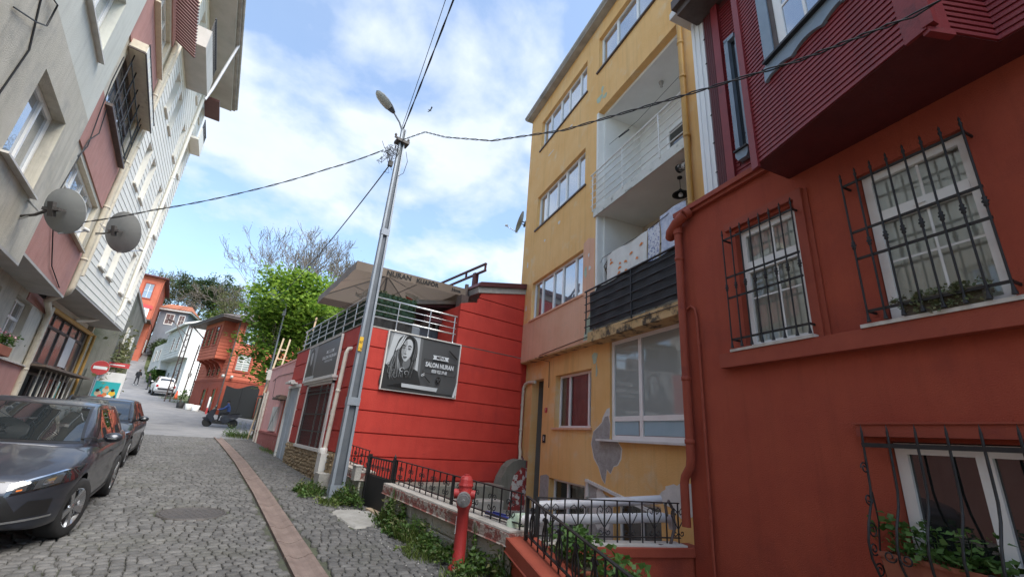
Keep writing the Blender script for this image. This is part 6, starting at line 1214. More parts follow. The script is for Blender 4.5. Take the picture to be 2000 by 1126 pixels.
b = MB(); b.box(0.0,7.9,-0.85,0.3,15.62,15.72); b.build('eave_soffit', 'soffit', lb); b = MB(); b.box(-0.05,7.95,-0.98,0.3,15.72,15.92); b.tube([(-0.05,-1.0,15.86),(7.95,-1.0,15.86)], 0.07, 8); b.build('eave_gutter', 'concrete', lb)
b = MB(); b.box(0.3,2.95,-0.65,0.0,12.75,12.95); b.box(0.3,2.95,-0.65,-0.57,12.95,13.45); b.box(2.87,2.95,-0.57,0,12.95,13.45); b.box(0.3,0.38,-0.57,0,12.95,13.45); b.build('top_balcony', 'soffit', lb)
b = MB()
for k in range(20): b.bar((0.34+k*0.136,-0.61,13.45),(0.34+k*0.136,-0.61,13.98),0.02)
b.bar((0.3,-0.61,14.0),(2.95,-0.61,14.0),0.04); b.build('balcony_railing', 'wrought', lb)
b = MB(); b.tube([(2.95,-0.62,12.6),(3.05,-0.70,13.2),(3.3,-0.95,15.8)], 0.05, 8); b.build('balcony_drain', 'ppipe', lb)
b = MB(); b.box(5.9,7.4,-0.38,-0.025,12.5,12.6); b.box(5.9,7.4,-0.38,-0.33,12.6,13.1); b.box(7.34,7.4,-0.33,-0.03,12.6,13.1); b.build('small_balcony', 'siding', lb)
b = MB()
for k in range(10): b.bar((5.95+k*0.155,-0.36,13.1),(5.95+k*0.155,-0.36,13.5),0.02)
b.bar((5.9,-0.36,13.5),(7.4,-0.36,13.5),0.03); b.build('balcony_railing', 'wrought', lb); MB().box(5.9,7.5,-0.6,-0.03,14.6,14.68).build('brown_canopy', 'brownsheet', lb)
# soffit and shopfront
MB().box(0.12,7.56,0.0,1.0,4.41,4.459).build('soffit', 'soffit', lb)
b = MB(); b.box(1.5,7.6,0.95,6,0.0,4.42); b.build('shop_core', 'unlit_room', lb)
for k in range(8): MB().box(2.3,7.0,0.88+0.0,0.94,4.14+k*0.034,4.14+k*0.034+0.026).build('soffit_board', 'siding', lb)
window(lb, 2.4,7.0,2.62,4.12,0.90,-1, cols=(0.2,0.4,0.6,0.8), rows=(0.72,), fm='darkwood', gm='glass_s', fw=0.07, label='dark framed shop glazing under the white overhang')
window(lb, 2.4,7.0,0.35,2.40,0.90,-1, cols=(0.25,0.5,0.75), rows=(), fm='darkwood', gm='glass_d', fw=0.07, label='low dark shop glazing behind white bars')
b = MB(); b.tube([(2.3,0.78,4.12),(7.4,0.78,4.12)], 0.07, 10); b.tube([(7.1,0.78,4.12),(7.1,0.78,2.60)], 0.05, 8); b.tube([(7.45,0.70,4.12),(7.45,0.70,0.3)], 0.05, 8); b.build('mustard_pipes', 'mustard', lb)
b = MB(); b.box(2.2,7.3,0.35,0.9,2.52,2.58); b.build('shop_awning', 'oldwood', lb)
for k in range(8): MB().tube([(3.0+0.5*k,0.62,0.2),(3.0+0.5*k,0.62,2.5)], 0.02, 6).build('white_bar', 'pvc_d', lb)
b = MB(); b.box(7.40,7.52,0.80,0.95,0,4.41); b.build('corner_pillar', 'cream', lb); MB().box(2.2,7.4,0.6,0.9,-0.2,0.34).build('shop_plinth', 'concrete', lb)
MB().box(5.2,6.0,0.84,0.845,2.75,3.7).build('window_notice', 'offwhite', lb)
# no entry sign and poster board
t_ = thing('no_entry_sign', 'round red no entry sign with a white bar by the poster board', 'sign', (-2.70,24.95,gz(25))); b = MB(); b.tube([(0,0.05,-0.2),(0,0.05,2.7)], 0.03, 8); b.build('post', 'steel', t_)
b = MB(); b.lathe([(0.29,0.0),(0.29,0.02)], (0,0,2.42), 28, 'y'); b.build('disc', 'signred', t_); MB().box(-0.22,0.22,-0.006,-0.001,2.36,2.48).build('white_bar', 'white', t_); MB().lathe([(0.295,-0.003),(0.295,0.003)], (0,0.012,2.42), 28, 'y').build('rim', 'white', t_)
t_.rotation_euler = (0,0,R(4))
t_ = thing('street_sign', 'small red street sign panel fixed to the mossy wall', 'sign', (-2.3,25.6,3.35)); MB().box(-0.25,0.45,-0.02,0.02,-0.05,0.15).build('panel', 'signred', t_); MB().box(-0.2,0.3,-0.025,-0.021,0.03,0.07).build('lettering_line', 'white', t_)
t_ = thing('poster_board', 'white poster board with a teal panel of cartoon children', 'poster', (-2.30,25.2,gz(25.2))); MB().box(-0.48,0.48,-0.03,0.03,0.75,2.30).build('board', 'offwhite', t_); MB().box(-0.40,0.40,-0.036,-0.031,0.95,1.90).build('teal_panel', 'teal', t_)
for k, (x, z, r_, m_) in enumerate(((-0.22,1.15,0.11,'palewood'),(0.0,1.30,0.11,'palewood'),(0.22,1.18,0.11,'tagyellow'),(-0.1,1.0,0.12,'signred'),(0.12,1.0,0.12,'white'),(0.0,1.12,0.08,'amber'),(-0.25,1.27,0.06,'hair'),(0.22,1.31,0.06,'hair'),(0.0,1.41,0.06,'amber'))): MB().lathe([(r_,0.0),(r_,0.001)], (x,-0.037-0.0012*k,z+0.26), 14, 'y').build('printed_figure', m_, t_)
MB().box(-0.34,0.34,-0.038,-0.0365,1.02,1.10).build('printed_line', 'white', t_)
for s_ in (-0.4,0.4): MB().box(s_-0.03,s_+0.03,-0.03,0.03,-0.2,0.75).build('leg', 'steel', t_)
t_.rotation_euler = (0,0,R(6))
# mossy concrete building further up the left side
t_ = thing('concrete_building', 'mossy grey concrete building side beyond the white boarded building', 'building', (-2.6,24.0,0)); b = MB(); b.box(-5,0,2.0,11.5,-0.5,6.85); b.build('wall', 'mossy', t_); MB().box(-0.04,0.02,11.35,11.55,-0.5,4.2).build('white_corner_strip', 'offwhite', t_); MB().box(-5,0.06,1.9,11.6,6.85,7.0).build('roof_slab', 'concrete', t_)
for (y0_,y1_,z0_,z1_) in ((4.0,5.0,4.2,5.4),(7.2,8.2,4.2,5.4)): q = MB().box(0.0,0.06,y0_,y1_,z0_,z1_).build('window', 'pvc_d', t_); MB().box(0.06,0.065,y0_+.08,y1_-.08,z0_+.08,z1_-.08).build('pane', 'glass_d', q)
MB().box(-0.6,0.3,1.9,2.0,-0.5,3.2).build('garden_wall', 'mossy', t_)
# ------------------------------------------------------------------ cars
def cr(xs_, ys_, x):
    """monotone-ish smooth interpolation"""
    xs_ = np.asarray(xs_, float); ys_ = np.asarray(ys_, float); d = np.gradient(ys_, xs_); i = np.clip(np.searchsorted(xs_, x)-1, 0, len(xs_)-2); h = xs_[i+1]-xs_[i]; t = np.clip((x-xs_[i])/h, 0, 1)
    return (2*t**3-3*t**2+1)*ys_[i]+(t**3-2*t**2+t)*h*d[i]+(-2*t**3+3*t**2)*ys_[i+1]+(t**3-t**2)*h*d[i+1]
def grid_mesh(name, P, matname, closed_v=True):
    n, m = P.shape[:2]; V = P.reshape(-1,3); F = [(i*m+j, i*m+(j+1)%m, (i+1)*m+(j+1)%m, (i+1)*m+j) for i in range(n-1) for j in range(m if closed_v else m-1)]
    me = bpy.data.meshes.new(name); me.from_pydata([tuple(v) for v in V], [], F+[tuple(range(m-1,-1,-1)), tuple((n-1)*m+j for j in range(m))]); me.materials.append(M[matname])
    bm = bmesh.new(); bm.from_mesh(me); bmesh.ops.recalc_face_normals(bm, faces=bm.faces); bm.to_mesh(me); bm.free(); return me
def section(w_, zb, zt, crown, key, N_=40):
    """closed section: bottom, bulged side, shoulder, crowned top"""
    half = np.array(key); t = np.linspace(0, 1, len(half)); tt = np.linspace(0, 1, N_//2+1); y = cr(t, half[:,0], tt); z = cr(t, half[:,1], tt)
    Y = y*w_; Z = zb+(zt-zb)*z+crown*np.clip(1-(Y/max(w_,1e-3))**2, 0, 1)*(z > 0.9)*np.clip((z-0.9)/0.1, 0, 1)
    pts = [(Y[i], Z[i]) for i in range(len(Y))]+[(-Y[i], Z[i]) for i in range(len(Y)-2, 0, -1)]; return pts
KB = [(0,0),(0.5,0),(0.86,0.0),(0.955,0.04),(0.985,0.18),(0.992,0.36),(0.985,0.50),(1.0,0.66),(0.985,0.80),(0.935,0.92),(0.84,0.975),(0.60,0.995),(0.3,1.0),(0,1.0)]
def make_car(name, label, loc, rz, paint, suv=False, steer=0, rear=False):
    t_ = thing(name, label, 'car', loc, rz)
    k = 1.0; H_ = 1.65 if suv else 1.45; up = 0.12 if suv else 0.0
    X = np.concatenate([[-1.98,-1.965,-1.93,-1.88], np.linspace(-1.80,1.75,64), [1.82,1.88,1.94,1.98,2.01,2.035,2.05]])
    wX = [-1.98,-1.93,-1.80,-1.5,-1.0,0,0.9,1.3,1.6,1.8,1.92,2.0,2.05]; wY = [0.62,0.72,0.80,0.855,0.865,0.87,0.87,0.865,0.83,0.75,0.66,0.55,0.44]
    tX = [-1.98,-1.90,-1.7,-1.2,0,0.8,1.0,1.4,1.7,1.88,1.97,2.03,2.05]; tY = [0.88,0.98,1.03,1.02,0.985,0.965,0.955,0.875,0.79,0.725,0.68,0.60,0.56]
    bX = [-1.98,-1.9,-1.7,-1.2,1.2,1.7,1.9,2.0,2.05]; bY = [0.46,0.33,0.25,0.205,0.205,0.21,0.22,0.27,0.36]
    P = np.array([[(x, y, z+up) for y, z in section(float(cr(wX,wY,x)), float(cr(bX,bY,x)), float(cr(tX,tY,x)), 0.035, KB)] for x in X])
    body = link('body', grid_mesh('body', P, paint), t_)
    # wheel arches cut out of the body
    FW, RW, r_ = 1.28, -1.28, 0.315 if not suv else 0.345
    cut = MB()
    for xw in (FW, RW):
        for s_ in (-1,1):
            vs_ = [(xw+(r_+0.045)*math.cos(a), s_*y_, r_+0.01+(r_+0.045)*math.sin(a)) for y_ in (0.60,1.2) for a in [2*math.pi*j/36 for j in range(36)]]
            cut.add(vs_, [(j,(j+1)%36,(j+1)%36+36,j+36) for j in range(36)]+[tuple(range(35,-1,-1)), tuple(range(36,72))])
    co_ = link('cutter', cut.mesh('cutter', 'cartrim'), None); co_.parent = t_
    md = body.modifiers.new('arches', 'BOOLEAN'); md.object = co_; md.operation = 'DIFFERENCE'; md.solver = 'EXACT'
    md.material_mode = 'TRANSFER' if hasattr(md, 'material_mode') else 'INDEX'
    me = evaluated(body); body.modifiers.clear(); body.data = me; bpy.data.objects.remove(co_)
    nf = np.ones(len(me.polygons), dtype=bool); me.polygons.foreach_set('use_smooth', nf)
    try: me.set_sharp_from_angle(angle=R(35))
    except Exception: pass
    # greenhouse
    gX = np.concatenate([np.linspace(-1.88,-1.3,12), np.linspace(-1.2,0.0,14), np.linspace(0.06,1.16,20)])
    zX = [-1.90,-1.75,-1.5,-1.3,-0.9,-0.4,0.0,0.2,0.5,0.8,1.0,1.16] ; zY = [1.03,1.18,1.36,1.42,1.455,1.475,1.465,1.425,1.30,1.145,1.03,0.95]
    KG = [(0,0),(0.6,0),(0.98,0.0),(1.0,0.06),(0.965,0.28),(0.925,0.5),(0.88,0.72),(0.835,0.87),(0.75,0.955),(0.55,0.99),(0.28,1.0),(0,1.0)]
    G = []
    for x in gX:
        zt = float(cr(zX,zY,x)); zb = 0.90; full = 1.475; wb = float(cr([-1.95,-1.7,-1.2,0,0.7,1.0,1.16],[0.70,0.76,0.815,0.825,0.80,0.72,0.60],x))
        s = section(wb, zb, zt, 0.02, KG); fr_ = (zt-zb)/(full-zb)
        out_ = []
        for y, z in s:
            hz_ = (z-zb)/(full-zb); lim = wb*(1-0.30*max(hz_,0)**1.1); y = max(-lim, min(lim, y*(1.0 if fr_ > 0.95 else 1.04))); out_.append((x,y,zb+(z-zb)*((H_-0.005-zb)/(1.475-zb))+up*0.6))
        G.append(out_)
    gh = link('roof', grid_mesh('roof', np.array(G), paint), t_); gh.data.polygons.foreach_set('use_smooth', np.ones(len(gh.data.polygons), dtype=bool))
    tb = BVHTree.FromPolygons([v.co for v in gh.data.vertices], [tuple(p.vertices) for p in gh.data.polygons]); bb = BVHTree.FromPolygons([v.co for v in me.vertices], [tuple(p.vertices) for p in me.polygons])
    sc = (H_-0.005-0.90)/(1.475-0.90)
    zz = lambda z: (0.90+(z-0.90)*sc+up*0.6) if z > 0.93 else z+up
    def patch(nm, tree, corners, axis, off, matname, parent=t_, nu=14, nv=8, bow=0.0):
        """four-cornered panel laid on the car's surface, seen along an axis"""
        A_, B_, C_, D_ = [Vector(c) for c in corners]; b = MB(); ok = True; pts = {}
        for i in range(nu+1):
            for j in range(nv+1):
                s, q = i/nu, j/nv; p = (A_*(1-s)+B_*s)*(1-q)+(D_*(1-s)+C_*s)*q
                if axis == 'x': p2 = (p.x, p.y+bow*math.sin(math.pi*s)*(1-q)); o_, d_ = Vector((3,p2[0],p2[1])), Vector((-1,0,0))
                elif axis == '-x': o_, d_ = Vector((-3,p.x,p.y)), Vector((1,0,0))
                elif axis == 'y': o_, d_ = Vector((p.x,2,p.y)), Vector((0,-1,0))
                elif axis == '-y': o_, d_ = Vector((p.x,-2,p.y)), Vector((0,1,0))
                else: o_, d_ = Vector((p.x,p.y,3)), Vector((0,0,-1))
                h_ = tree.ray_cast(o_, d_)
                if h_[0] is None: return None
                nn_ = h_[1] if h_[1].dot(d_) < 0 else -h_[1]; pts[i,j] = h_[0]+nn_*off
        b.add([pts[i,j] for i in range(nu+1) for j in range(nv+1)], [(i*(nv+1)+j,(i+1)*(nv+1)+j,(i+1)*(nv+1)+j+1,i*(nv+1)+j+1) for i in range(nu) for j in range(nv)], True)
        return b.build(nm, matname, parent, recalc=False)
    z = zz
    patch('windscreen_surround', tb, [(-0.70,z(0.985)),(0.70,z(0.985)),(0.565,z(1.435)),(-0.565,z(1.435))], 'x', 0.004, 'cartrim', nu=20, nv=14)
    ws = patch('windscreen', tb, [(-0.665,z(1.01)),(0.665,z(1.01)),(0.54,z(1.415)),(-0.54,z(1.415))], 'x', 0.007, 'carglass', nu=20, nv=14)
    patch('rear_window', tb, [(0.60,z(1.08)),(-0.60,z(1.08)),(-0.50,z(1.38)),(0.50,z(1.38))], '-x', 0.006, 'carglass')
    for ax in ('y','-y'):
        patch('window_surround', tb, [(-1.42,z(1.03)),(0.80,z(1.005)),(0.04,z(1.405)),(-1.15,z(1.40))], ax, 0.004, 'cartrim', nu=26, nv=10)
        patch('front_door_window', tb, [(-0.26,z(1.035)),(0.66,z(1.02)),(0.02,z(1.385)),(-0.28,z(1.395))], ax, 0.008, 'carglass', nu=16)
        patch('rear_door_window', tb, [(-1.12,z(1.04)),(-0.34,z(1.035)),(-0.36,z(1.395)),(-1.0,z(1.37))], ax, 0.008, 'carglass', nu=14)
        patch('belt_strip', tb, [(-1.40,z(1.012)),(0.74,z(0.993)),(0.74,z(1.004)),(-1.40,z(1.024))], ax, 0.010, 'chrome', nu=24, nv=1)
        dr_ = None
        for (x0,x1) in ((-0.30,-0.292),(0.80,0.808),(-1.12,-1.112)): patch('door_gap', bb, [(x0,up+0.32),(x1,up+0.32),(x1,up+0.90),(x0,up+0.90)], ax, 0.002, 'cartrim', nu=1, nv=10)
        for x0 in (-0.15,-1.0): patch('door_handle', bb, [(x0-0.09,up+0.80),(x0+0.09,up+0.80),(x0+0.09,up+0.825),(x0-0.09,up+0.825)], ax, 0.018, paint, nu=4, nv=2)
        patch('sill_trim', bb, [(-0.93,up+0.235),(0.93,up+0.235),(0.93,up+0.285),(-0.93,up+0.285)], ax, 0.006, 'cartrim', nu=10, nv=1)
    # nose
    for s_ in (-1,1):
        c = [(s_*0.44,up+0.545),(s_*0.838,up+0.66),(s_*0.838,up+0.79),(s_*0.44,up+0.645)]
        c = c if s_ > 0 else [c[1],c[0],c[3],c[2]]
        h_ = patch('headlight', bb, c, 'x', 0.006, 'carglass', nu=16, nv=6)
        if h_:
            c = [(s_*0.60,up+0.605),(s_*0.75,up+0.650),(s_*0.755,up+0.735),(s_*0.61,up+0.685)]; c = c if s_ > 0 else [c[1],c[0],c[3],c[2]]; patch('projector_lens', bb, c, 'x', 0.012, 'headlens', h_, 8, 4)
            c = [(s_*0.645,up+0.638),(s_*0.705,up+0.656),(s_*0.71,up+0.705),(s_*0.65,up+0.685)]; c = c if s_ > 0 else [c[1],c[0],c[3],c[2]]; patch('projector_lens', bb, c, 'x', 0.016, 'chrome', h_, 4, 3)
            c = [(s_*0.48,up+0.575),(s_*0.56,up+0.598),(s_*0.56,up+0.65),(s_*0.48,up+0.625)]; c = c if s_ > 0 else [c[1],c[0],c[3],c[2]]; patch('indicator', bb, c, 'x', 0.012, 'headlens', h_, 4, 3); c = [(s_*0.50,up+0.592),(s_*0.535,up+0.60),(s_*0.535,up+0.614),(s_*0.50,up+0.606)]; c = c if s_ > 0 else [c[1],c[0],c[3],c[2]]; patch('indicator', bb, c, 'x', 0.016, 'amber', h_, 2, 2)
            c = [(s_*0.44,up+0.642),(s_*0.838,up+0.786),(s_*0.838,up+0.80),(s_*0.44,up+0.655)]; c = c if s_ > 0 else [c[1],c[0],c[3],c[2]]; patch('light_strip', bb, c, 'x', 0.010, 'chrome', h_, 12, 1)
        c = [(s_*0.50,up+0.335),(s_*0.74,up+0.36),(s_*0.745,up+0.50),(s_*0.60,up+0.50)]; c = c if s_ > 0 else [c[1],c[0],c[3],c[2]]; patch('fog_lamp_recess', bb, c, 'x', 0.004, 'cartrim', nu=8)
        c = [(s_*0.30,up+0.285),(s_*0.76,up+0.325),(s_*0.765,up+0.345),(s_*0.30,up+0.305)]; c = c if s_ > 0 else [c[1],c[0],c[3],c[2]]; patch('bumper_blade', bb, c, 'x', 0.012, 'alloy', nu=14, nv=1)
    patch('grille', bb, [(-0.60,up+0.315),(0.60,up+0.315),(0.44,up+0.56),(-0.44,up+0.56)], 'x', 0.005, 'cartrim', nu=16)
    for q in range(5): patch('grille_slat', bb, [(-0.42+0.014*q,up+0.345+q*0.04),(0.42-0.014*q,up+0.345+q*0.04),(0.42-0.014*q,up+0.355+q*0.04),(-0.42+0.014*q,up+0.355+q*0.04)], 'x', 0.014, 'black', nu=14, nv=1)
    patch('bonnet_gap', bb, [(-0.40,up+0.675),(0.40,up+0.675),(0.40,up+0.681),(-0.40,up+0.681)], 'x', 0.003, 'cartrim', nu=14, nv=1)
    patch('number_plate', bb, [(-0.26,up+0.40),(0.26,up+0.40),(0.26,up+0.50),(-0.26,up+0.50)], 'x', 0.022, 'black', nu=4, nv=2)
    for s_ in (-1,1): patch('bonnet_crease', bb, [(0.98,s_*0.60),(1.80,s_*0.38),(1.80,s_*0.37),(0.98,s_*0.59)], 'z', 0.0015, paint, nu=14, nv=1)
    b = MB()
    for s_ in (-0.35,0.25): b.bar((1.03,s_,zz(0.985)),(0.90,s_+0.55,zz(1.06)),0.018,0.012)
    b.build('wiper', 'cartrim', t_)
    if rear:
        for s_ in (-1,1):
            c = [(s_*0.56,up+0.70),(s_*0.74,up+0.70),(s_*0.74,up+0.92),(s_*0.58,up+0.92)]; c = [c[1],c[0],c[3],c[2]] if s_ > 0 else c; patch('tail_light', bb, c, '-x', 0.010, 'redlamp', nu=6)
        patch('rear_trim', bb, [(0.60,up+0.52),(-0.60,up+0.52),(-0.60,up+0.62),(0.60,up+0.62)], '-x', 0.006, 'cartrim', nu=8); patch('number_plate', bb, [(0.26,up+0.66),(-0.26,up+0.66),(-0.26,up+0.77),(0.26,up+0.77)], '-x', 0.012, 'white', nu=4, nv=2)
        patch('rear_bumper', bb, [(0.70,up+0.47),(-0.70,up+0.47),(-0.70,up+0.51),(0.70,up+0.51)], '-x', 0.010, 'cartrim', nu=8, nv=1)
    # mirrors
    for s_ in (-1,1):
        b = MB(); c0 = Vector((0.60,s_*0.915,zz(1.05))); vs_ = []
        b.grid(lambda s, q: c0+Vector((0.062*math.cos(q*2*math.pi)*math.sin(s*math.pi)*(1.2 if math.cos(q*2*math.pi) > 0 else 0.55), 0.098*math.cos(s*math.pi), 0.066*math.sin(q*2*math.pi)*math.sin(s*math.pi))), 12, 14); mo = b.build('door_mirror', paint, t_, recalc=False)
        q = MB(); q.bar((0.62,s_*0.76,zz(0.99)),(0.60,s_*0.85,zz(1.02)),0.07,0.04); q.build('mirror_stalk', 'cartrim', mo)
        q = MB(); q.box(0.660,0.674,s_*0.915-0.045,s_*0.915+0.045,zz(1.05)-0.012,zz(1.05)-0.004); q.build('mirror_indicator', 'alloy', mo)
    # wheels
    for xw in (FW,RW):
        for s_ in (-1,1):
            yo = s_*0.775
            b = MB(); b.lathe([(r_*0.66,-0.10),(r_*0.90,-0.105),(r_*0.985,-0.085),(r_,-0.04),(r_,0.04),(r_*0.985,0.085),(r_*0.90,0.105),(r_*0.66,0.10)], (0,0,0), 32, 'y', caps=False); wh = b.build('wheel', 'rubber', t_); wh.location = (xw,yo,r_)
            if xw == FW: wh.rotation_euler.z = R(steer)
            b = MB(); q_ = s_; b.lathe([(r_*0.68,q_*0.085),(r_*0.70,q_*0.100),(r_*0.63,q_*0.095),(r_*0.62,-q_*0.08)], (0,0,0), 32, 'y', caps=False)
            for q in range(10):
                a = 2*math.pi*q/10+(0.12 if q % 2 else -0.12); a2 = a+(0.10 if q % 2 else -0.10)
                b.bar((0.04*math.cos(a),s_*0.075,0.04*math.sin(a)),(r_*0.64*math.cos(a2),s_*0.092,r_*0.64*math.sin(a2)),0.034,0.02,up=(0,1,0))
            b.lathe([(0.055,s_*0.06),(0.05,s_*0.085),(0.0005,s_*0.09)], (0,0,0), 14, 'y'); b.build('rim', 'alloy', wh)
            b = MB(); b.lathe([(r_*0.60,0.0),(r_*0.60,0.01)], (0,s_*0.03,0), 24, 'y'); b.build('brake_shadow_plate', 'cartrim', wh)  # black plate paints in the shade behind the spokes
    MB().box(-1.5,1.5,-0.66,0.66,0.18+up,0.40+up).build('underbody', 'cartrim', t_)
    b = MB(); b.tube([(-1.3,0,zz(1.44)),(-1.36,0,zz(1.52)),(-1.48,0,zz(1.56))], [0.03,0.02,0.008], 6); b.build('aerial', 'cartrim', t_)
    if suv:
        b = MB()
        for s_ in (-1,1): b.tube([(-1.3,s_*0.56,zz(1.41)),(-1.2,s_*0.57,zz(1.50)),(-0.2,s_*0.57,zz(1.52)),(0.0,s_*0.56,zz(1.44))], 0.018, 6)
        b.build('roof_rail', 'cartrim', t_)
    return t_
sl3 = math.atan(0.03)
c1 = make_car('parked_car', 'dark grey hatchback parked nose on at the kerb of the cobbled street', (-1.36,8.58,gz(8.58)+0.012), R(-90), 'paint', steer=-14)
c1.rotation_euler = (0, sl3, R(-93)); c1.scale = (1,1,0.955) 
c2 = make_car('parked_car', 'near black car parked behind the dark grey hatchback', (-1.30,14.60,gz(14.6)+0.012), R(-90), 'paint2'); c2.rotation_euler = (0, sl3, R(-92.5)); c2.scale = (1,1,0.955)
c3 = make_car('parked_car', 'white sport utility car parked on the hill by the white house', (-1.0,55.2,gz(55.2)+0.01), R(95), 'paintw', suv=True, rear=True); c3.rotation_euler = (0, -0.09, R(97))
MB().box(-0.24,0.14,0.60,0.62,1.36,1.375)
t_ = thing('toll_sticker', 'pale green toll sticker behind the hatchback windscreen', 'sticker', (0,0,0)); bpy.data.objects.remove(t_)
# ------------------------------------------------------------------ people
def person(name, label, loc, rz, joints, edges, radii, parts, scale=1.0):
    t_ = thing(name, label, 'person', loc, rz); me = bpy.data.meshes.new('body'); me.from_pydata([joints[k] for k in joints], [], [(list(joints).index(a), list(joints).index(c)) for a, c in edges])
    o_ = link('body', me, t_); o_.modifiers.new('skin', 'SKIN'); 
    for i, kx in enumerate(joints): me.skin_vertices[0].data[i].radius = (radii[kx], radii[kx]*0.9)
    me.skin_vertices[0].data[0].use_root = True
    o_.modifiers.new('sub', 'SUBSURF').levels = 2; m2 = evaluated(o_); o_.modifiers.clear(); o_.data = m2; m2.materials.clear()
    for m_ in parts: m2.materials.append(M[m_[0]])
    for p in m2.polygons:
        p.use_smooth = True
        for i, m_ in enumerate(parts):
            if m_[1](p.center): p.material_index = i; break
    return t_
ED = [('pelvis','spine'),('spine','chest'),('chest','neck'),('neck','head'),('head','crown'),('chest','shl'),('shl','ell'),('ell','hal'),('chest','shr'),('shr','elr'),('elr','har'),('pelvis','hpl'),('hpl','knl'),('knl','anl'),('anl','tol'),('pelvis','hpr'),('hpr','knr'),('knr','anr'),('anr','tor')]
RA = dict(pelvis=.15,spine=.15,chest=.17,neck=.06,head=.10,crown=.085,shl=.085,ell=.055,hal=.042,shr=.085,elr=.055,har=.042,hpl=.10,knl=.068,anl=.045,tol=.04,hpr=.10,knr=.068,anr=.045,tor=.04)
walk = dict(pelvis=(0,0,.95),spine=(0,.03,1.12),chest=(0,.10,1.32),neck=(0,.15,1.50),head=(0,.19,1.60),crown=(0,.20,1.70),shl=(-.18,.10,1.38),ell=(-.25,.0,1.14),hal=(-.22,.10,.95),shr=(.18,.10,1.38),elr=(.25,.05,1.14),har=(.22,.22,1.0),hpl=(-.09,0,.88),knl=(-.14,.10,.50),anl=(-.22,-.05,.09),tol=(-.24,.10,.05),hpr=(.09,0,.88),knr=(.14,.20,.52),anr=(.18,.22,.09),tor=(.19,.36,.05))
def hair_on(t_, c): MB().lathe([(0.108,0.0),(0.112,0.05),(0.09,0.11),(0.0005,0.135)], c, 12).build('hair', 'hair', t_)
pp = person('person', 'walking person in black hooded jacket and trousers with pale shoes on the hill road', (-3.72,65.5,gz(65.5)), R(195), walk, ED, RA, [('white', lambda c: c.z < 0.10),('hair', lambda c: c.z > 1.66),('skin', lambda c: c.z > 1.53 or (abs(c.x) > .17 and c.z < 1.02 and c.z > .9)),('cloth_dark', lambda c: True)]); hair_on(pp, (0,0.16,1.60)); pp.scale = (1.04,1.04,1.04)
stand = dict(walk); stand.update(pelvis=(0,0,.95),knl=(-.11,.03,.50),anl=(-.12,0,.09),tol=(-.13,.14,.05),knr=(.11,.03,.5),anr=(.12,0,.09),tor=(.13,.14,.05),hal=(-.15,.28,1.15),har=(.15,.28,1.12),elr=(.26,.08,1.15))
pp = person('person', 'person in dark clothes standing between the white car and the white house', (-2.35,60.5,gz(60.5)), R(90), stand, ED, RA, [('cloth_dark', lambda c: c.z < 1.52),('hair', lambda c: c.z > 1.66),('skin', lambda c: True)]); hair_on(pp, (0,0.16,1.60))
# ------------------------------------------------------------------ scooter with rider
sct = thing('motor_scooter', 'dark grey maxi scooter with a windshield crossing the junction', 'scooter', (2.75,33.6,gz(33.6)+0.004), R(172))
# local +x is forward
for xw in (0.68,-0.68):
    b = MB(); b.lathe([(0.17,-0.05),(0.25,-0.06),(0.275,-0.03),(0.275,0.03),(0.25,0.06),(0.17,0.05)], (xw,0,0.275), 24, 'y'); wh = b.build('wheel', 'rubber', sct); b = MB(); b.lathe([(0.18,0.03),(0.165,0.035),(0.16,-0.035),(0.18,-0.03)], (xw,0,0.275), 24, 'y')
    for q in range(5): a = q*2*math.pi/5; b.bar((xw,0,0.275),(xw+0.17*math.cos(a),0,0.275+0.17*math.sin(a)),0.03,0.03)
    b.build('rim', 'alloy', wh)
b = MB(); b.prism([(0.60,0.48),(0.80,0.62),(0.64,0.96),(0.48,1.03),(0.42,0.95),(0.48,0.62),(0.34,0.36),(0.30,0.28),(0.44,0.28)], -0.19, 0.19); b.build('front_fairing', 'paint', sct, bevel=0.03)
b = MB(); b.prism([(0.42,0.22),(0.42,0.37),(-0.08,0.37),(-0.08,0.22)], -0.20, 0.20); b.build('footboard', 'black', sct, bevel=0.01)
b = MB(); b.prism([(-0.04,0.30),(0.03,0.55),(-0.05,0.73),(-0.5,0.755),(-1.0,0.84),(-1.03,0.78),(-0.78,0.58),(-0.45,0.44),(-0.3,0.30)], -0.17, 0.17); b.build('rear_fairing', 'paint', sct, bevel=0.03)
b = MB(); b.prism([(0.55,0.34),(0.95,0.46),(0.98,0.52),(0.70,0.60),(0.52,0.55)], -0.08, 0.08); b.build('front_mudguard', 'paint', sct, bevel=0.01)
b = MB(); b.prism([(-0.05,0.76),(-0.40,0.80),(-0.55,0.86),(-0.95,0.90),(-0.92,0.80),(-0.5,0.74),(-0.1,0.70)], -0.15, 0.15); b.build('seat', 'black', sct, bevel=0.02)
b = MB(); b.add([(0.56,-0.2,0.95),(0.56,0.2,0.95),(0.40,0.16,1.32),(0.40,-0.16,1.32),(0.62,0,0.95),(0.44,0,1.34)], [(0,4,5,3),(4,1,2,5)]); b.build('windshield', 'glass', sct, recalc=False)
b = MB(); b.tube([(0.36,-0.36,1.02),(0.40,-0.1,1.0),(0.40,0.1,1.0),(0.36,0.36,1.02)], 0.018, 6); b.tube([(0.45,0,0.95),(0.68,0,0.28)], 0.05, 8); b.build('handlebar', 'black', sct); 
for s_ in (-1,1): b = MB(); b.tube([(0.42,s_*0.3,1.03),(0.45,s_*0.38,1.18)], 0.008, 5); b.lathe([(0.05,0),(0.06,0.02),(0.0005,0.04)], (0.45,s_*0.40,1.2), 10, 'x'); b.build('mirror', 'black', sct)
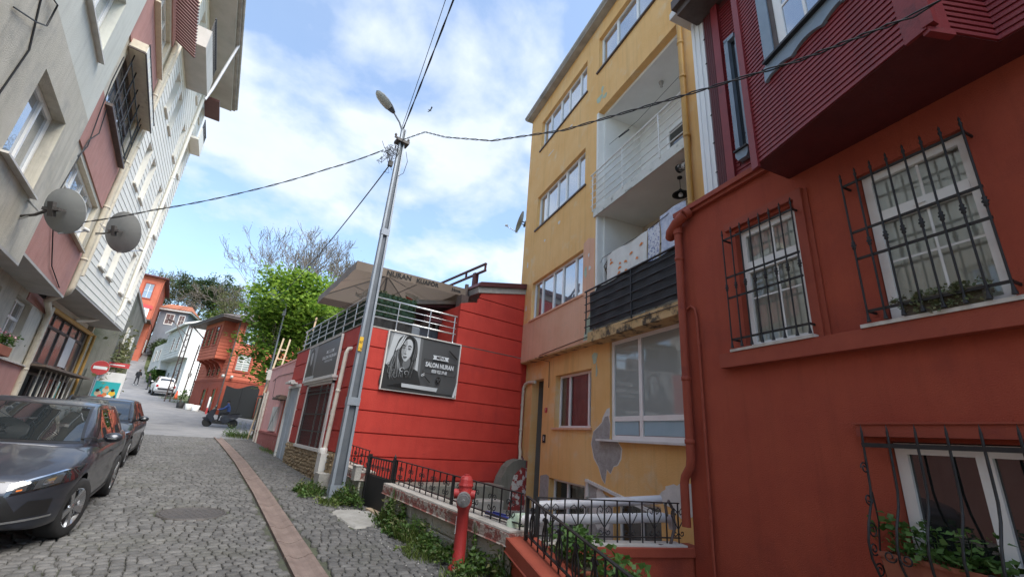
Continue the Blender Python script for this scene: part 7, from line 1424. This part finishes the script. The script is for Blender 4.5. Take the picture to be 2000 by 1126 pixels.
b = MB(); b.tube([(-0.15,-0.16,0.25),(-0.85,-0.2,0.42)], [0.04,0.06], 8); b.build('exhaust', 'iron', sct); MB().box(-0.5,0.2,-0.12,0.12,0.20,0.42).build('engine', 'black', sct)
MB().box(0.70,0.78,-0.10,0.10,0.60,0.70).build('headlight', 'lamp_glass', sct)
ride = dict(pelvis=(-.30,0,.92),spine=(-.28,0,1.08),chest=(-.22,0,1.28),neck=(-.17,0,1.45),head=(-.14,0,1.55),crown=(-.13,0,1.64),shl=(-.20,.18,1.33),ell=(0.02,.26,1.12),hal=(.32,.32,1.04),shr=(-.20,-.18,1.33),elr=(0.02,-.26,1.12),har=(.32,-.32,1.04),hpl=(-.26,.12,.90),knl=(.14,.20,.84),anl=(.16,.18,.44),tol=(.32,.18,.42),hpr=(-.26,-.12,.90),knr=(.14,-.20,.84),anr=(.16,-.18,.44),tor=(.32,-.18,.42))
pp = person('person', 'rider in a blue jacket and dark trousers sitting on the dark grey scooter', sct.location, R(172), ride, ED, RA, [('cloth_dark', lambda c: c.z < 0.97 or (c.x > .05 and c.z < 0.95)),('skin', lambda c: c.x > 0.27 or (1.49 < c.z < 1.60)),('hair', lambda c: c.z >= 1.60),('cloth_blue', lambda c: True)]); MB().lathe([(0.115,0.0),(0.12,0.06),(0.09,0.12),(0.0005,0.14)], (-0.15,0,1.54), 12).build('hair', 'hair', pp)
# ------------------------------------------------------------------ houses up the hill
def clap(parent, p, q, nrm, z0, z1, pitch, matname, holes=()):
    b = MB(); P = Vector(p); Q = Vector(q); t = Q-P; L_ = t.length; t /= L_; n = Vector(nrm); z = z0
    while z < z1-0.02:
        segs = [(0,L_)]
        for h in holes:
            if h[2] < z+pitch/2 < h[3]: segs = [s for a, c in segs for s in ((a,min(c,h[0])),(max(a,h[1]),c)) if s[1]-s[0] > 0.01]
        for a, c in segs:
            A_, C_ = P+t*a, P+t*c; b.add([(A_.x+n.x*.035,A_.y+n.y*.035,z),(C_.x+n.x*.035,C_.y+n.y*.035,z),(C_.x+n.x*.008,C_.y+n.y*.008,z+pitch-.02),(A_.x+n.x*.008,A_.y+n.y*.008,z+pitch-.02),(A_.x,A_.y,z),(C_.x,C_.y,z)], [(0,1,2,3),(0,4,5,1)])
        z += pitch
    o_ = b.build('clapboards', matname, parent); o_['kind'] = 'stuff'; return o_
def xwin(parent, x0, x1, z0, z1, fm, gm='glass', y=0.0, shutter=None):     # on a face looking to local -y
    b = MB(); b.box(x0-.12,x1+.12,y-.07,y,z0-.14,z0); b.box(x0-.12,x1+.12,y-.07,y,z1,z1+.14); b.box(x0-.12,x0,y-.07,y,z0,z1); b.box(x1,x1+.12,y-.07,y,z0,z1); f_ = b.build('window', fm, parent)
    MB().box(x0,x1,y-.02,y-.012,z0,z1).build('pane', gm, f_); q = MB(); q.box((x0+x1)/2-.025,(x0+x1)/2+.025,y-.035,y-.021,z0,z1); q.box(x0,x1,y-.033,y-.021,z0+(z1-z0)*.5-.02,z0+(z1-z0)*.5+.02)
    if shutter:
        for k in range(7): q.box(x0,x1,y-.045,y-.036,z0+(z1-z0)*(k+.2)/7,z0+(z1-z0)*(k+.45)/7)
    q.build('muntin', 'offwhite', f_)
def ywin(parent, y0, y1, z0, z1, fm, gm='glass_d', x=0.0):                # on a face looking to local -x
    b = MB(); b.box(x-.07,x,y0-.12,y1+.12,z0-.12,z0); b.box(x-.07,x,y0-.12,y1+.12,z1,z1+.12); b.box(x-.07,x,y0-.12,y0,z0,z1); b.box(x-.07,x,y1,y1+.12,z0,z1); f_ = b.build('window', fm, parent); MB().box(x-.02,x-.012,y0,y1,z0,z1).build('pane', gm, f_)
rw = thing('red_wooden_house', 'orange red clapboard house with an overhanging bay on curved brackets', 'house', (2.8,40,1.7), R(13))
b = MB(); b.box(0,9,0,7,-1.0,7.15); b.build('wall', 'orange', rw); b = MB(); b.box(-0.04,9.04,-0.04,7.04,-1.0,2.55); b.build('ground_storey', 'redtrim', rw)
MB().box(-0.07,9.07,-0.07,7.07,2.55,2.70).build('string_course', 'redtrim', rw)
hR = [(0.30,1.55,3.25,4.85),(0.30,1.55,5.35,7.1),(2.6,3.85,3.25,4.85),(2.6,3.85,5.35,7.1)]
clap(rw, (0,0), (9,0), (0,-1), 2.72, 7.1, 0.26, 'orange', hR); clap(rw, (0,0), (0,7), (-1,0), 2.72, 7.1, 0.26, 'orange')
for (x0,x1,z0,z1) in ((0.45,1.40,3.42,4.65),(0.45,1.40,5.52,6.90),(2.75,3.70,3.42,4.65),(2.75,3.70,5.52,6.90)): xwin(rw, x0,x1,z0,z1,'redtrim', 'glass_c' if z0 < 5 else 'glass', shutter=z0 < 5)
b = MB(); b.box(-0.85,0,0.9,5.2,4.15,7.15); b.build('bay', 'orange', rw); clap(rw, (-0.85,0.9), (-0.85,5.2), (-1,0), 4.2, 7.1, 0.26, 'orange'); clap(rw, (-0.85,0.9), (0,0.9), (0,-1), 4.2, 7.1, 0.26, 'orange')
for y0 in (1.5,2.9,4.0): ywin(rw, y0,y0+0.7,5.3,6.7,'redtrim',x=-0.86)
for y0 in (1.2,2.3,3.4,4.5): MB().prism([(0,3.1),(-0.12,3.5),(-0.35,3.85),(-0.82,4.05),(-0.82,4.15),(0,4.15)], y0, y0+0.16).build('bracket', 'redtrim', rw)
for y0 in (1.6,2.7,3.8): ywin(rw, y0,y0+0.55,3.0,4.0,'redtrim',x=-0.01)
ywin(rw, 3.2,4.0,0.2,1.9,'redtrim',x=-0.05); ywin(rw, 1.0,1.7,0.0,1.9,'redtrim',x=-0.05)
b = MB(); b.prism([(-1.5,7.15),(9.6,7.15),(9.6,7.28),(-1.5,7.28)], -0.65, 7.6); b.build('eave', 'darkwood', rw)
b = MB(); b.add([(-1.55,-0.7,7.285),(9.65,-0.7,7.285),(9.65,7.65,7.285),(-1.55,7.65,7.285),(1.5,3.3,8.5),(6.5,3.3,8.5),(-1.55,-0.7,7.36),(9.65,-0.7,7.36),(9.65,7.65,7.36),(-1.55,7.65,7.36)], [(0,1,7,6),(1,2,8,7),(2,3,9,8),(3,0,6,9),(6,7,5,4),(7,8,5),(8,9,4,5),(9,6,4),(0,3,2,1)]); b.build('roof', 'darkwood', rw)
MB().box(2.0,2.8,2.6,3.2,7.9,9.0).build('chimney', 'rooftile', rw)
b = MB(); b.tube([(-0.1,-0.10,7.2),(-0.06,-0.08,6.9),(-0.06,-0.08,-0.5)], 0.05, 6); b.build('downpipe', 'darkwood', rw); b = MB(); b.tube([(-1.35,7.0,7.1),(-0.2,7.1,6.2),(-0.08,7.12,5.8),(-0.08,7.12,-0.6)], 0.05, 6); b.build('downpipe', 'darkwood', rw)
for x in (-0.25,0.25): b = MB(); b.lathe([(0.0005,2.62),(0.10,2.68),(0.11,2.78),(0.08,2.86),(0.0005,2.88)], (x if x < 0 else 0.35,-0.2,0.1), 10); b.build('globe_lamp', 'lamp_glass', rw)
t_ = thing('black_gate', 'tall black metal gate with a wavy top below the clapboard house', 'gate', (2.95,39.1,gz(39.1)), R(10)); pts = [(0,0)]+[(2.3,0)]+[(2.3-2.3*k/16, 2.05+0.22*math.sin(k/16*math.pi*2+0.6)+0.25*math.sin(k/16*math.pi)) for k in range(17)]; MB().prism(pts, -0.03, 0.03).build('panel', 'black', t_); MB().box(1.12,1.18,-0.05,-0.031,0,2.1).build('meeting_stile', 'wrought', t_)
t_ = thing('rubble_wall', 'rubble garden wall with iron spikes right of the black gate', 'wall', (5.3,39.4,gz(39.4)), R(8)); MB().box(0,3.5,-0.2,0.2,-0.3,1.5).build('wall', 'mossy', t_)
for k in range(12): MB().bar((0.1+k*0.28,0,1.5),(0.1+k*0.28,0,2.4),0.04).build('spike', 'redtrim', t_)
wh_ = thing('white_house', 'white gabled house with an overhanging upper floor on the hill', 'house', (0.2,58,3.2), R(10))
b = MB(); b.box(0,5,0,16,-2,4.1); b.build('lower_wall', 'whitehouse_shaded', wh_); b = MB(); b.prism([(-0.0,-1.0),(5,-1.0),(5,7.5),(2.5,8.6),(0,7.5)], -0.03, 0.0); b.build('gable_wall', 'whitehouse', wh_)
b = MB(); b.box(-0.9,5,0.0,9,4.1,7.5); b.build('upper_wall', 'whitehouse_shaded', wh_); clap(wh_, (-0.9,0.0), (-0.9,9), (-1,0), 4.2, 7.4, 0.3, 'whitehouse_shaded'); clap(wh_, (0,-0.03), (5,-0.03), (0,-1), -0.6, 7.4, 0.3, 'whitehouse', [(0.6,1.7,4.7,6.6)])
b = MB(); b.box(-0.9,3.5,9,16,3.2,6.4); b.build('rear_wing', 'whitehouse_shaded', wh_); MB().box(-0.5,3.6,8.9,16.2,6.4,6.6).build('rear_roof', 'concrete', wh_)
xwin(wh_, 0.75,1.55,4.9,6.4,'offwhite','glass',y=-0.04)
for y0 in (1.5,4.0): ywin(wh_, y0,y0+1.0,5.0,6.4,'offwhite',x=-0.91)
for y0 in (10.5,13.0): ywin(wh_, y0,y0+0.9,4.4,5.6,'offwhite',x=-0.91)
for y0 in (1.0,3.5,6.5,10): ywin(wh_, y0,y0+1.0,0.8,2.8,'offwhite',x=-0.01)
b = MB(); b.prism([(-1.3,7.45),(2.5,9.0),(6.0,7.4),(6.0,7.55),(2.5,9.16),(-1.3,7.62)], -0.5, 9.4); b.build('roof', 'whitehouse', wh_)
b = MB(); b.box(2.6,4.8,-1.4,-0.1,-2,0.3); b.box(-0.3,2.5,-0.9,-0.1,-2,-0.3); b.build('terrace_wall', 'pinkp', wh_)
gh_ = thing('grey_tiled_house', 'slate grey house with white window and red tiled roof above the hill road', 'house', (-4.9,85,8.6), R(-14)); b = MB(); b.box(0,5.0,0,6,-1,8.6); b.build('wall', 'slate', gh_); xwin(gh_, 1.3,2.6,6.4,8.0,'white','glass'); xwin(gh_, 3.6,4.5,6.4,8.0,'white','glass')
b = MB(); b.prism([(-0.5,8.6),(5.5,8.6),(5.5,8.85),(-0.5,8.85)], -0.6, 6.6); b.build('fascia', 'white', gh_)
b = MB(); b.add([(-0.6,-0.7,8.86),(5.6,-0.7,8.86),(5.6,6.7,8.86),(-0.6,6.7,8.86),(0.6,3,10.2),(4.4,3,10.2)], [(0,1,5,4),(1,2,5),(2,3,4,5),(3,0,4),(0,3,2,1)]); rf = b.build('roof', 'rooftile', gh_); b = MB()
for k in range(24): b.tube([(-0.5+k*0.26,-0.72,8.90),(0.6+3.8*k/23,2.95,10.2)], 0.07, 5)
b.build('tile_ridges', 'rooftile', rf); gh_.scale = (0.74,0.8,0.93)
og = thing('orange_house', 'orange rendered house with a hanging banner above the hill road', 'house', (-5.1,76,8.0)); b = MB(); b.box(-5,0,0,12,5.4,11.2); b.build('upper_wall', 'orange', og); b = MB(); b.box(-5,-0.05,3.5,12,-3,5.4); b.build('lower_wall', 'orange', og); MB().box(-5,0.0,-0.02,3.5,5.25,5.39).build('overhang_soffit', 'darkwood', og)
b = MB(); b.prism([(-5.4,11.2),(0.5,11.2),(0.5,11.4),(-5.4,11.4)], -0.5, 12.5); b.build('eave', 'roofdark', og); b = MB(); b.tube([(0.15,-0.05,11.2),(0.03,-0.08,10.6),(0.03,-0.08,5.5)], 0.06, 6); b.build('downpipe', 'orange', og)
xwin(og, -1.75,-0.85,8.2,10.2,'redtrim','glass'); xwin(og, -4.2,-3.3,8.2,10.2,'redtrim','glass'); ywin(og, 5.5,6.5,1.5,3.2,'offwhite',x=0.06)
b = MB(); b.box(-0.05,0.0,3.4,3.5,0,5.3); b.build('corner_trim', 'orange', og)
t_ = thing('hanging_banner', 'white and red banner hanging on the orange house', 'banner', (-6.4,75.88,13.6)); b = MB(); b.grid(lambda s, t: (-0.8+1.6*s, -0.06*math.sin(s*5)-0.02, 0.1*math.sin(s*3)+1.5*t), 10, 6); b.build('cloth', 'white', t_, recalc=False); b = MB(); b.grid(lambda s, t: (-0.8+1.9*s, -0.06*math.sin(s*5)-0.05, 1.15+0.1*math.sin(s*3)+0.45*t), 10, 3); b.build('red_edge', 'signred', t_, recalc=False); MB().box(-0.5,0.45,-0.13,-0.125,0.75,0.92).build('lettering_line', 'slate', t_); MB().box(-0.35,0.35,-0.13,-0.125,0.45,0.58).build('lettering_line', 'slate', t_)
# lattice post, leaning pole, cone, pots
t_ = thing('lattice_post', 'dark rusty lattice post with rungs standing before the white car', 'post', (-0.30,47.5,gz(47.5)), R(20)); b = MB()
for s_ in (-1,1): b.bar((s_*0.19,0,-0.2),(s_*0.12,0,6.6),0.075)
for k in range(12): z = 0.5+k*0.52; wv = 0.19-0.07*z/6.6; b.bar((-wv,0,z),(wv,0,z+(0.25 if k % 2 else 0)),0.045)
b.build('frame', 'lattice', t_); b = MB(); b.bar((0.0,0,5.6),(-1.3,0.3,6.6),0.05); b.bar((0.08,0,4.6),(-1.0,0.2,6.3),0.04); b.tube([(-1.25,0.3,6.62),(-1.75,0.3,6.75)], 0.09, 6); b.build('lamp_bracket', 'lattice', t_)
t_ = thing('leaning_pole', 'thin dark pole leaning beside the clapboard house', 'pole', (0.55,43.6,gz(43.6))); MB().bar((0,0,-0.1),(0.10,0.1,4.9),0.09).build('shaft', 'lattice', t_); MB().box(-0.05,0.2,-0.1,0.1,2.3,2.6).build('bracket', 'concrete', t_)
t_ = thing('traffic_cone', 'orange traffic cone behind the white car', 'cone', (0.22,51.5,gz(51.5))); MB().lathe([(0.16,0.03),(0.04,0.75),(0.0005,0.76)], n=14).build('cone', 'conecol', t_); MB().box(-0.22,0.22,-0.22,0.22,0,0.035).build('base', 'conecol', t_)
for k, (x, y_, m_, lab) in enumerate(((0.60,42.3,'black','black plant pot with a small tree below the leaning pole'),(1.15,41.6,'offwhite','white paint pot at the corner of the clapboard house'),(1.55,40.9,'white','larger white pot at the foot of the clapboard house'))):
    t_ = thing('plant_pot', lab, 'pot', (x,y_,gz(y_))); MB().lathe([(0.20,0),(0.27,0.42),(0.25,0.42),(0.24,0.36),(0.0005,0.36)], n=14).build('pot', m_, t_)
    if k == 0: bushy(t_, 160, (0.25,0.25,0.3), 1.0, 0.12, 'weed')
t_ = thing('bollard', 'thin white and red marker post beside the clapboard house', 'bollard', (2.2,39.5,gz(39.5))); MB().lathe([(0.06,0),(0.06,1.2),(0.0005,1.22)], n=8).build('post', 'offwhite', t_); MB().lathe([(0.063,0.0),(0.063,0.45)], n=8).build('red_band', 'signred', t_)
# second street lamp, ladder poles and old boards behind the pink house
t_ = thing('street_lamp', 'street lamp on a slim grey pole inside the green tree', 'lamp', (4.0,28.3,gz(28.3))); b = MB(); b.tube([(0,0,-0.2),(0,0,7.3),(-0.2,0,7.6),(-0.55,0,7.72)], [0.06,0.045,0.035,0.03], 8); b.build('pole', 'steel_d', t_); b = MB(); b.lathe([(0.03,0),(0.11,0.12),(0.14,0.35),(0.08,0.58),(0.0005,0.62)], n=12); me = b.mesh('head', 'steel_d'); link('head', me, t_, (-0.52,0,7.71), (0,R(-78),0), (0.6,1,1)); MB().box(-0.12,0.05,-0.10,0.10,6.7,7.0).build('junction_box', 'steel_d', t_)
t_ = thing('wooden_ladder', 'pale wooden poles with rungs leaning up into the green tree', 'ladder', (3.45,24.8,gz(24.8))); 
for s_ in (-1,1): MB().bar((s_*0.2,-0.4,-0.05),(0.55+s_*0.16,0.5,5.0),0.06).build('stile', 'palewood', t_)
for k in range(9): f_ = 0.08+k*0.10; MB().bar((-0.2+0.55*f_+0.04*f_,-0.4+0.9*f_,5*f_),(0.2+0.55*f_-0.04*f_,-0.4+0.9*f_,5*f_),0.045).build('rung', 'palewood', t_)
t_ = thing('sign_board', 'blank grey board fixed among the ladder poles', 'board', (3.55,24.6,3.6)); MB().box(-0.15,0.3,-0.03,0.03,-0.1,0.4).build('panel', 'concrete', t_); MB().bar((0.05,0.05,-2.9),(0.05,0.05,0.1),0.06).build('post', 'oldwood', t_)
t_ = thing('board_fence', 'dark weathered board shed end beyond the pink house', 'fence', (3.45,23.5,gz(23.5)))
for k in range(7): MB().box(-0.02,0.05,k*0.17,k*0.17+0.155,-0.1,2.0+0.08*((k*7) % 3)).build('plank', 'oldwood', t_)
MB().box(0.05,1.5,0.02,1.15,-0.1,1.9).build('shed', 'oldwood', t_); MB().box(-0.2,1.6,-0.1,1.3,1.95,2.0).build('shed_roof', 'iron', t_)
# ------------------------------------------------------------------ vegetation
def branches(b, p, d, L_, r_, depth, rng_, tips, spread=0.6, up=0.25, nseg=3, k=(2,3), fall=0.72, rmin=0.004):
    pts = [p]; rr_ = [r_]; q = p.copy(); dd = d.copy()
    for i in range(nseg):
        dd = (dd+Vector((rng_.gauss(0,.16),rng_.gauss(0,.16),rng_.gauss(0,.10)+up*0.12))).normalized(); q = q+dd*L_/nseg; pts.append(q.copy()); rr_.append(r_*(1-0.42*(i+1)/nseg))
    b.tube(pts, [max(q_, rmin) for q_ in rr_], 7 if r_ > 0.12 else (5 if r_ > 0.04 else 3), caps=False)
    if depth == 0: tips.append(q.copy()); return
    for j in range(rng_.randint(*k)):
        a = rng_.uniform(0, 2*math.pi); ax = dd.orthogonal().normalized(); ax.rotate(Matrix.Rotation(a, 3, dd)); nd = (dd*math.cos(spread*rng_.uniform(.6,1.3))+ax*math.sin(spread*rng_.uniform(.6,1.3))+Vector((0,0,up*0.5))).normalized()
        branches(b, pts[-1] if j < 2 else pts[-2], nd, L_*fall*rng_.uniform(.8,1.15), rr_[-1]*(0.72 if j else 0.85), depth-1, rng_, tips, spread, up, nseg, k, fall, rmin)
def leafy(name, label, loc, crown_c, crown_r, nclu, nleaf, lsize, matname, clr, seed, trunk_h, trunk_r=0.16, group=None, depth=3, cat='tree', bm_='bark'):
    t_ = thing(name, label, cat, loc, 0, group); rng_ = random.Random(seed); b = MB(); tips = []
    b.tube([(0,0,-0.4),(0.05,0,trunk_h*0.5),(0.0,0.05,trunk_h)], [trunk_r*1.25,trunk_r,trunk_r*0.85], 8)
    for j in range(5): a = j*1.257+rng_.random(); branches(b, Vector((0,0.05,trunk_h-0.15)), Vector((math.cos(a)*0.7,math.sin(a)*0.7,0.8)).normalized(), max(crown_r)*0.48, trunk_r*0.55, depth, rng_, tips, 0.55, 0.2)
    b.build('trunk', bm_, t_, recalc=False)
    cc = Vector(crown_c); C = []
    nr = np.random.RandomState(seed); ph = nr.rand(6)*6.28
    for i in range(nclu):
        while True:
            v = nr.normal(size=3); v /= np.linalg.norm(v); rad = nr.rand()**0.38
            lump = 1+0.16*math.sin(3*v[0]+ph[0]+4*v[2])+0.12*math.sin(5*v[1]+ph[1])+0.10*math.sin(6*v[2]+ph[2]+3*v[0])
            if not (v[2] < -0.55 and nr.rand() < 0.6): break
        c = np.array([cc.x+v[0]*crown_r[0]*rad*lump, cc.y+v[1]*crown_r[1]*rad*lump, cc.z+v[2]*crown_r[2]*rad*lump]); n_l = int(nleaf*(0.5+nr.rand()))
        pts = nr.normal(size=(n_l,3))*np.array([clr,clr,clr*0.55])+c; C.append(pts)
    o_ = link('crown', leaves('crown', np.concatenate(C), lsize, matname, tilt=0.7, ratio=0.7), t_); return t_
leafy('green_tree', 'bright green spring tree between the pink house and the clapboard house', (5.5,31.0,gz(31)), (0.0,0,6.7), (3.35,3.1,4.15), 360, 62, 0.25, 'leaf_g', 0.42, 5, 3.0, 0.2)
# large bare tree on the hill
def bare(name, label, loc, h, seed, depth, r_, group, leafs=0.5, up=0.22, spread=0.55):
    t_ = thing(name, label, 'tree', loc, 0, group); rng_ = random.Random(seed); b = MB(); tips = []
    b.tube([(0,0,-1),(0.1,0,h*0.18),(0.0,0.1,h*0.32)], [r_*1.2,r_,r_*0.85], 9)
    for j in range(6): a = j*1.05+rng_.random()*0.6; branches(b, Vector((0,0.1,h*0.31)), Vector((math.cos(a)*0.75,math.sin(a)*0.75,0.75)).normalized(), h*0.22, r_*0.5, depth, rng_, tips, spread, up, 3, (2,3), 0.78, 0.028)
    b.build('trunk', 'twig', t_, recalc=False); C = np.concatenate([np.random.normal(size=(max(1,int(leafs*6)),3))*0.22+np.array(p) for p in tips]); link('crown', leaves('crown', C, 0.15, 'leaf_b'), t_); return t_
bare('bare_tree', 'tall bare branched tree rising behind the green tree', (13.6,70,gz(70)+1.5), 22, 8, 6, 0.42, 'trees on the hill', 0.4, 0.3, 0.48)
bare('bare_tree', 'bare grey tree on the skyline above the clapboard house roof', (5.5,92,gz(92)), 13.5, 3, 6, 0.30, 'trees on the hill', 0.6)
bare('bare_tree', 'bare grey tree on the skyline above the orange house', (-8.0,104,gz(104)), 13.5, 4, 6, 0.30, 'trees on the hill', 0.5)
bare('bare_tree', 'bare grey tree on the skyline between the tiled house and the pine', (-2.0,112,gz(112)), 12.5, 9, 6, 0.28, 'trees on the hill', 0.5)
G_ = 'trees on the hill'
leafy('hill_tree', 'yellow green bushy tree right of the grey tiled house', (3.2,90,gz(90)), (0,0,5.2), (3.4,3.0,3.6), 150, 44, 0.34, 'leaf_m', 0.5, 21, 2, 0.2, G_, 2)
leafy('hill_tree', 'tall dark evergreen with a spreading top above the tiled house', (-0.6,98,gz(98)), (0,0,11.0), (4.4,3.5,3.2), 120, 44, 0.36, 'leaf_d', 0.55, 22, 6, 0.28, G_, 2)
leafy('hill_tree', 'dark evergreen left of the bare skyline trees', (2.8,96,gz(96)), (0,0,9.5), (2.8,2.6,5.5), 110, 44, 0.34, 'leaf_d', 0.5, 23, 4, 0.25, G_, 2)
leafy('hill_tree', 'olive brown tree behind the clapboard house roof', (5.4,80,gz(80)), (0,0,7.5), (4.0,3.0,4.8), 110, 34, 0.32, 'leaf_o', 0.6, 24, 3, 0.2, G_, 3)
leafy('hill_tree', 'olive brown tree on the slope above the orange house', (-6.5,100,gz(100)), (0,0,8.5), (4.0,3.0,4.2), 100, 34, 0.32, 'leaf_o', 0.6, 25, 3, 0.2, G_, 3)
leafy('hill_tree', 'mixed green tree hiding behind the bright green tree', (9.5,76,gz(76)+1), (0,0,7.0), (4.2,3.0,4.5), 110, 40, 0.34, 'leaf_o', 0.6, 26, 3, 0.22, G_, 3)
for k, (x, y_, rx, rz_, m_, lab) in enumerate(((-1.9,75.0,1.25,2.0,'leaf_d','dark ivy covered bush beside the hill road'),(-1.5,80.5,1.8,2.0,'leaf_d','tall dark bush below the grey tiled house'),(-1.75,68.0,0.5,0.7,'weed','low green bush at the bend of the hill road'),(1.9,83,1.9,2.4,'leaf_m','green bush between white house roof and tiled house'),(4.4,84,2.6,2.4,'leaf_d','dark green bush above the white house roof'),(-2.9,83.5,1.2,1.4,'leaf_d','dark bush under the grey tiled house'))):
    leafy('hill_bush', lab, (x,y_,gz(y_)), (0,0,rz_*0.9), (rx,rx,rz_), 110, 40, 0.26, m_, 0.42, 60+k, 0.8, 0.09, 'bushes on the hill', 1, 'bush')
t_ = thing('far_woodland', 'hazy wooded hillside behind the houses', 'woodland', (0,120,16)); C = []
nr = np.random.RandomState(9)
for k in range(420):
    x, y_ = nr.uniform(-40,70), nr.uniform(108,150); c = np.array([x, y_-120, gz(y_)-16+nr.uniform(0.5,5.5)]); C.append(nr.normal(size=(40,3))*np.array([1.3,1.3,0.9])+c)
o_ = link('woodland_leaf', leaves('woodland_leaf', np.concatenate(C), 0.6, 'leaf_o', ratio=0.8), t_); t_['kind'] = 'stuff'; o_['kind'] = 'stuff'
# ivy on the mossy concrete building
t_ = thing('ivy', 'dry tangled ivy on the mossy concrete building', 'plant', (-2.55,27.5,gz(27.5))); n = 900; C = np.stack([nr.uniform(0.0,0.25,n), nr.normal(0.8,1.7,n), np.clip(nr.normal(2.7,0.8,n),0.2,4.6)],1); link('ivy_leaf', leaves('ivy_leaf', C, 0.16, 'leaf_o'), t_); b = MB()
for k in range(14): b.tube([(0.05,nr.uniform(-2,3),0),(0.1,nr.uniform(-2,3),1.6),(0.08,nr.uniform(-2,3),3.6)], 0.02, 4)
b.build('ivy_stem', 'bark', t_)
# weeds and grass along walls
def weeds(label, x, y_, rx, ry, h, n, matname, nb=0, z=None):
    t_ = thing('weed_clump', label, 'weeds', (x,y_,gz(y_) if z is None else z)); n1 = n
    ks = 9; kc = np.random.uniform(-1,1,(ks,2)); kh = h*(0.35+0.75*np.random.rand(ks)); kr = 0.25+0.35*np.random.rand(ks); kk = np.random.randint(0,ks,n1)
    r_ = np.sqrt(np.random.rand(n1)); a = np.random.rand(n1)*6.283; hh_ = np.random.rand(n1)**0.8*kh[kk]*(1.05-0.7*r_)
    C = np.stack([(kc[kk,0]*0.9+r_*np.cos(a)*kr[kk])*rx, (kc[kk,1]*1.15+r_*np.sin(a)*kr[kk])*ry, hh_+0.01], 1); link('foliage', leaves('foliage', C, min(0.055,0.28*h), matname, ratio=0.6), t_)
    n2 = max(20,n1//7); kk = np.random.randint(0,ks,n2); C2 = np.stack([(kc[kk,0]+np.random.normal(0,.3,n2))*rx, (kc[kk,1]+np.random.normal(0,.3,n2))*ry, np.random.rand(n2)*h*0.8], 1); link('mixed_leaf', leaves('mixed_leaf', C2, min(0.07,0.3*h), 'leaf_o', ratio=0.3), t_)['kind'] = 'stuff'
    if nb: r_ = np.sqrt(np.random.rand(nb)); a = np.random.rand(nb)*6.283; link('grass', blades('grass', np.stack([r_*np.cos(a)*rx*1.1, r_*np.sin(a)*ry*1.1, 0*r_], 1), min(h*0.45,0.17), 'weed_y', 0.8, 0.0035), t_)['kind'] = 'stuff'
    st = MB()
    for k in range(10): q = random.uniform(0,6.28); f_ = random.random(); st.tube([(rx*f_*0.5*math.cos(q),ry*f_*0.5*math.sin(q),0),(rx*f_*math.cos(q),ry*f_*math.sin(q),h*(1.1-0.6*f_))], 0.005, 3)
    st.build('stem', 'weed', t_, recalc=False)['kind'] = 'stuff'
weeds('leafy weeds at the left foot of the steel pole', 2.62,9.85,0.22,0.40,0.28,620,'weed',160)
weeds('bushy weeds between the steel pole and the iron gate', 3.05,8.95,0.18,0.45,0.38,900,'weed',120)
weeds('low yellowish grass before the steel pole footing', 2.72,8.85,0.18,0.35,0.16,120,'weed_y',260)
weeds('tall weeds against the block wall right of the gate', 3.14,7.05,0.10,0.30,0.50,760,'weed',200)
weeds('thick dark weeds half way along the block wall', 3.08,6.10,0.17,0.42,0.34,1000,'weed',120)
weeds('grassy yellow green tuft in front of the block wall', 2.98,5.50,0.24,0.34,0.16,260,'weed_y',600)
weeds('dark nettles behind the fire hydrant', 3.28,4.88,0.14,0.35,0.46,480,'weed',60)
weeds('small plants at the very foot of the fire hydrant', 2.98,4.62,0.24,0.20,0.20,220,'weed',140)
weeds('weeds at the end of the block wall beside the red garden wall', 3.34,4.35,0.10,0.20,0.40,260,'weed',60)
weeds('weeds along the foot of the pink house', 3.2,18.6,0.20,1.6,0.16,260,'weed',200)
weeds('overgrown weeds beyond the pink house by the ladder poles', 2.95,25.0,0.55,1.3,0.75,1100,'weed',300)
weeds('weeds below the white car on the hill', -0.1,50.3,0.8,1.2,0.6,400,'weed',160)
weeds('weeds below the lattice post', 0.6,46.6,0.6,1.0,0.5,300,'weed',100)
weeds('weeds at the kerb of the hill road bend', -1.5,64.5,0.4,2.2,0.5,500,'weed',100)
# small gravel and litter along the wall foot
n = 160; nr = np.random.RandomState(5); V = []; F = []
for k in range(n):
    x, y_ = nr.uniform(2.5,3.2), nr.uniform(4.4,9.6); s_ = nr.uniform(0.005,0.014); z = gz(y_)+0.012; k0 = len(V)
    for q in range(4): a = q*1.57+nr.rand()*0.6; V.append((x+s_*math.cos(a),y_+s_*math.sin(a),z))
    V.append((x,y_,z+s_)); F += [(k0,k0+1,k0+4),(k0+1,k0+2,k0+4),(k0+2,k0+3,k0+4),(k0+3,k0,k0+4)]
o_ = link('gravel', fastmesh('gravel', V, F, 'concrete')); tag(o_, 'loose pale gravel and grit along the foot of the block wall', 'gravel', kind='stuff')
t_ = thing('flying_bird', 'small dark bird flying high above the ochre building', 'bird', (19,50,46)); b = MB(); b.tube([(-0.3,0,0),(0,0,0.03),(0.3,0,0)], [0.02,0.09,0.015], 6); b.add([(0,0.05,0),(-0.1,0.7,0.2),(0.12,0.65,0.2),(0.15,0.05,0.02)], [(0,1,2,3)]); b.add([(0,-0.05,0),(-0.1,-0.7,0.2),(0.12,-0.65,0.2),(0.15,-0.05,0.02)], [(0,1,2,3)]); b.build('body', 'cable', t_, recalc=False)
weeds('low creeping weeds all along the foot of the block wall', 3.10,6.3,0.16,1.15,0.20,700,'weed',500)
weeds('thin creeping weeds between pole footing and salon corner', 2.85,10.2,0.22,0.6,0.14,260,'weed',200)
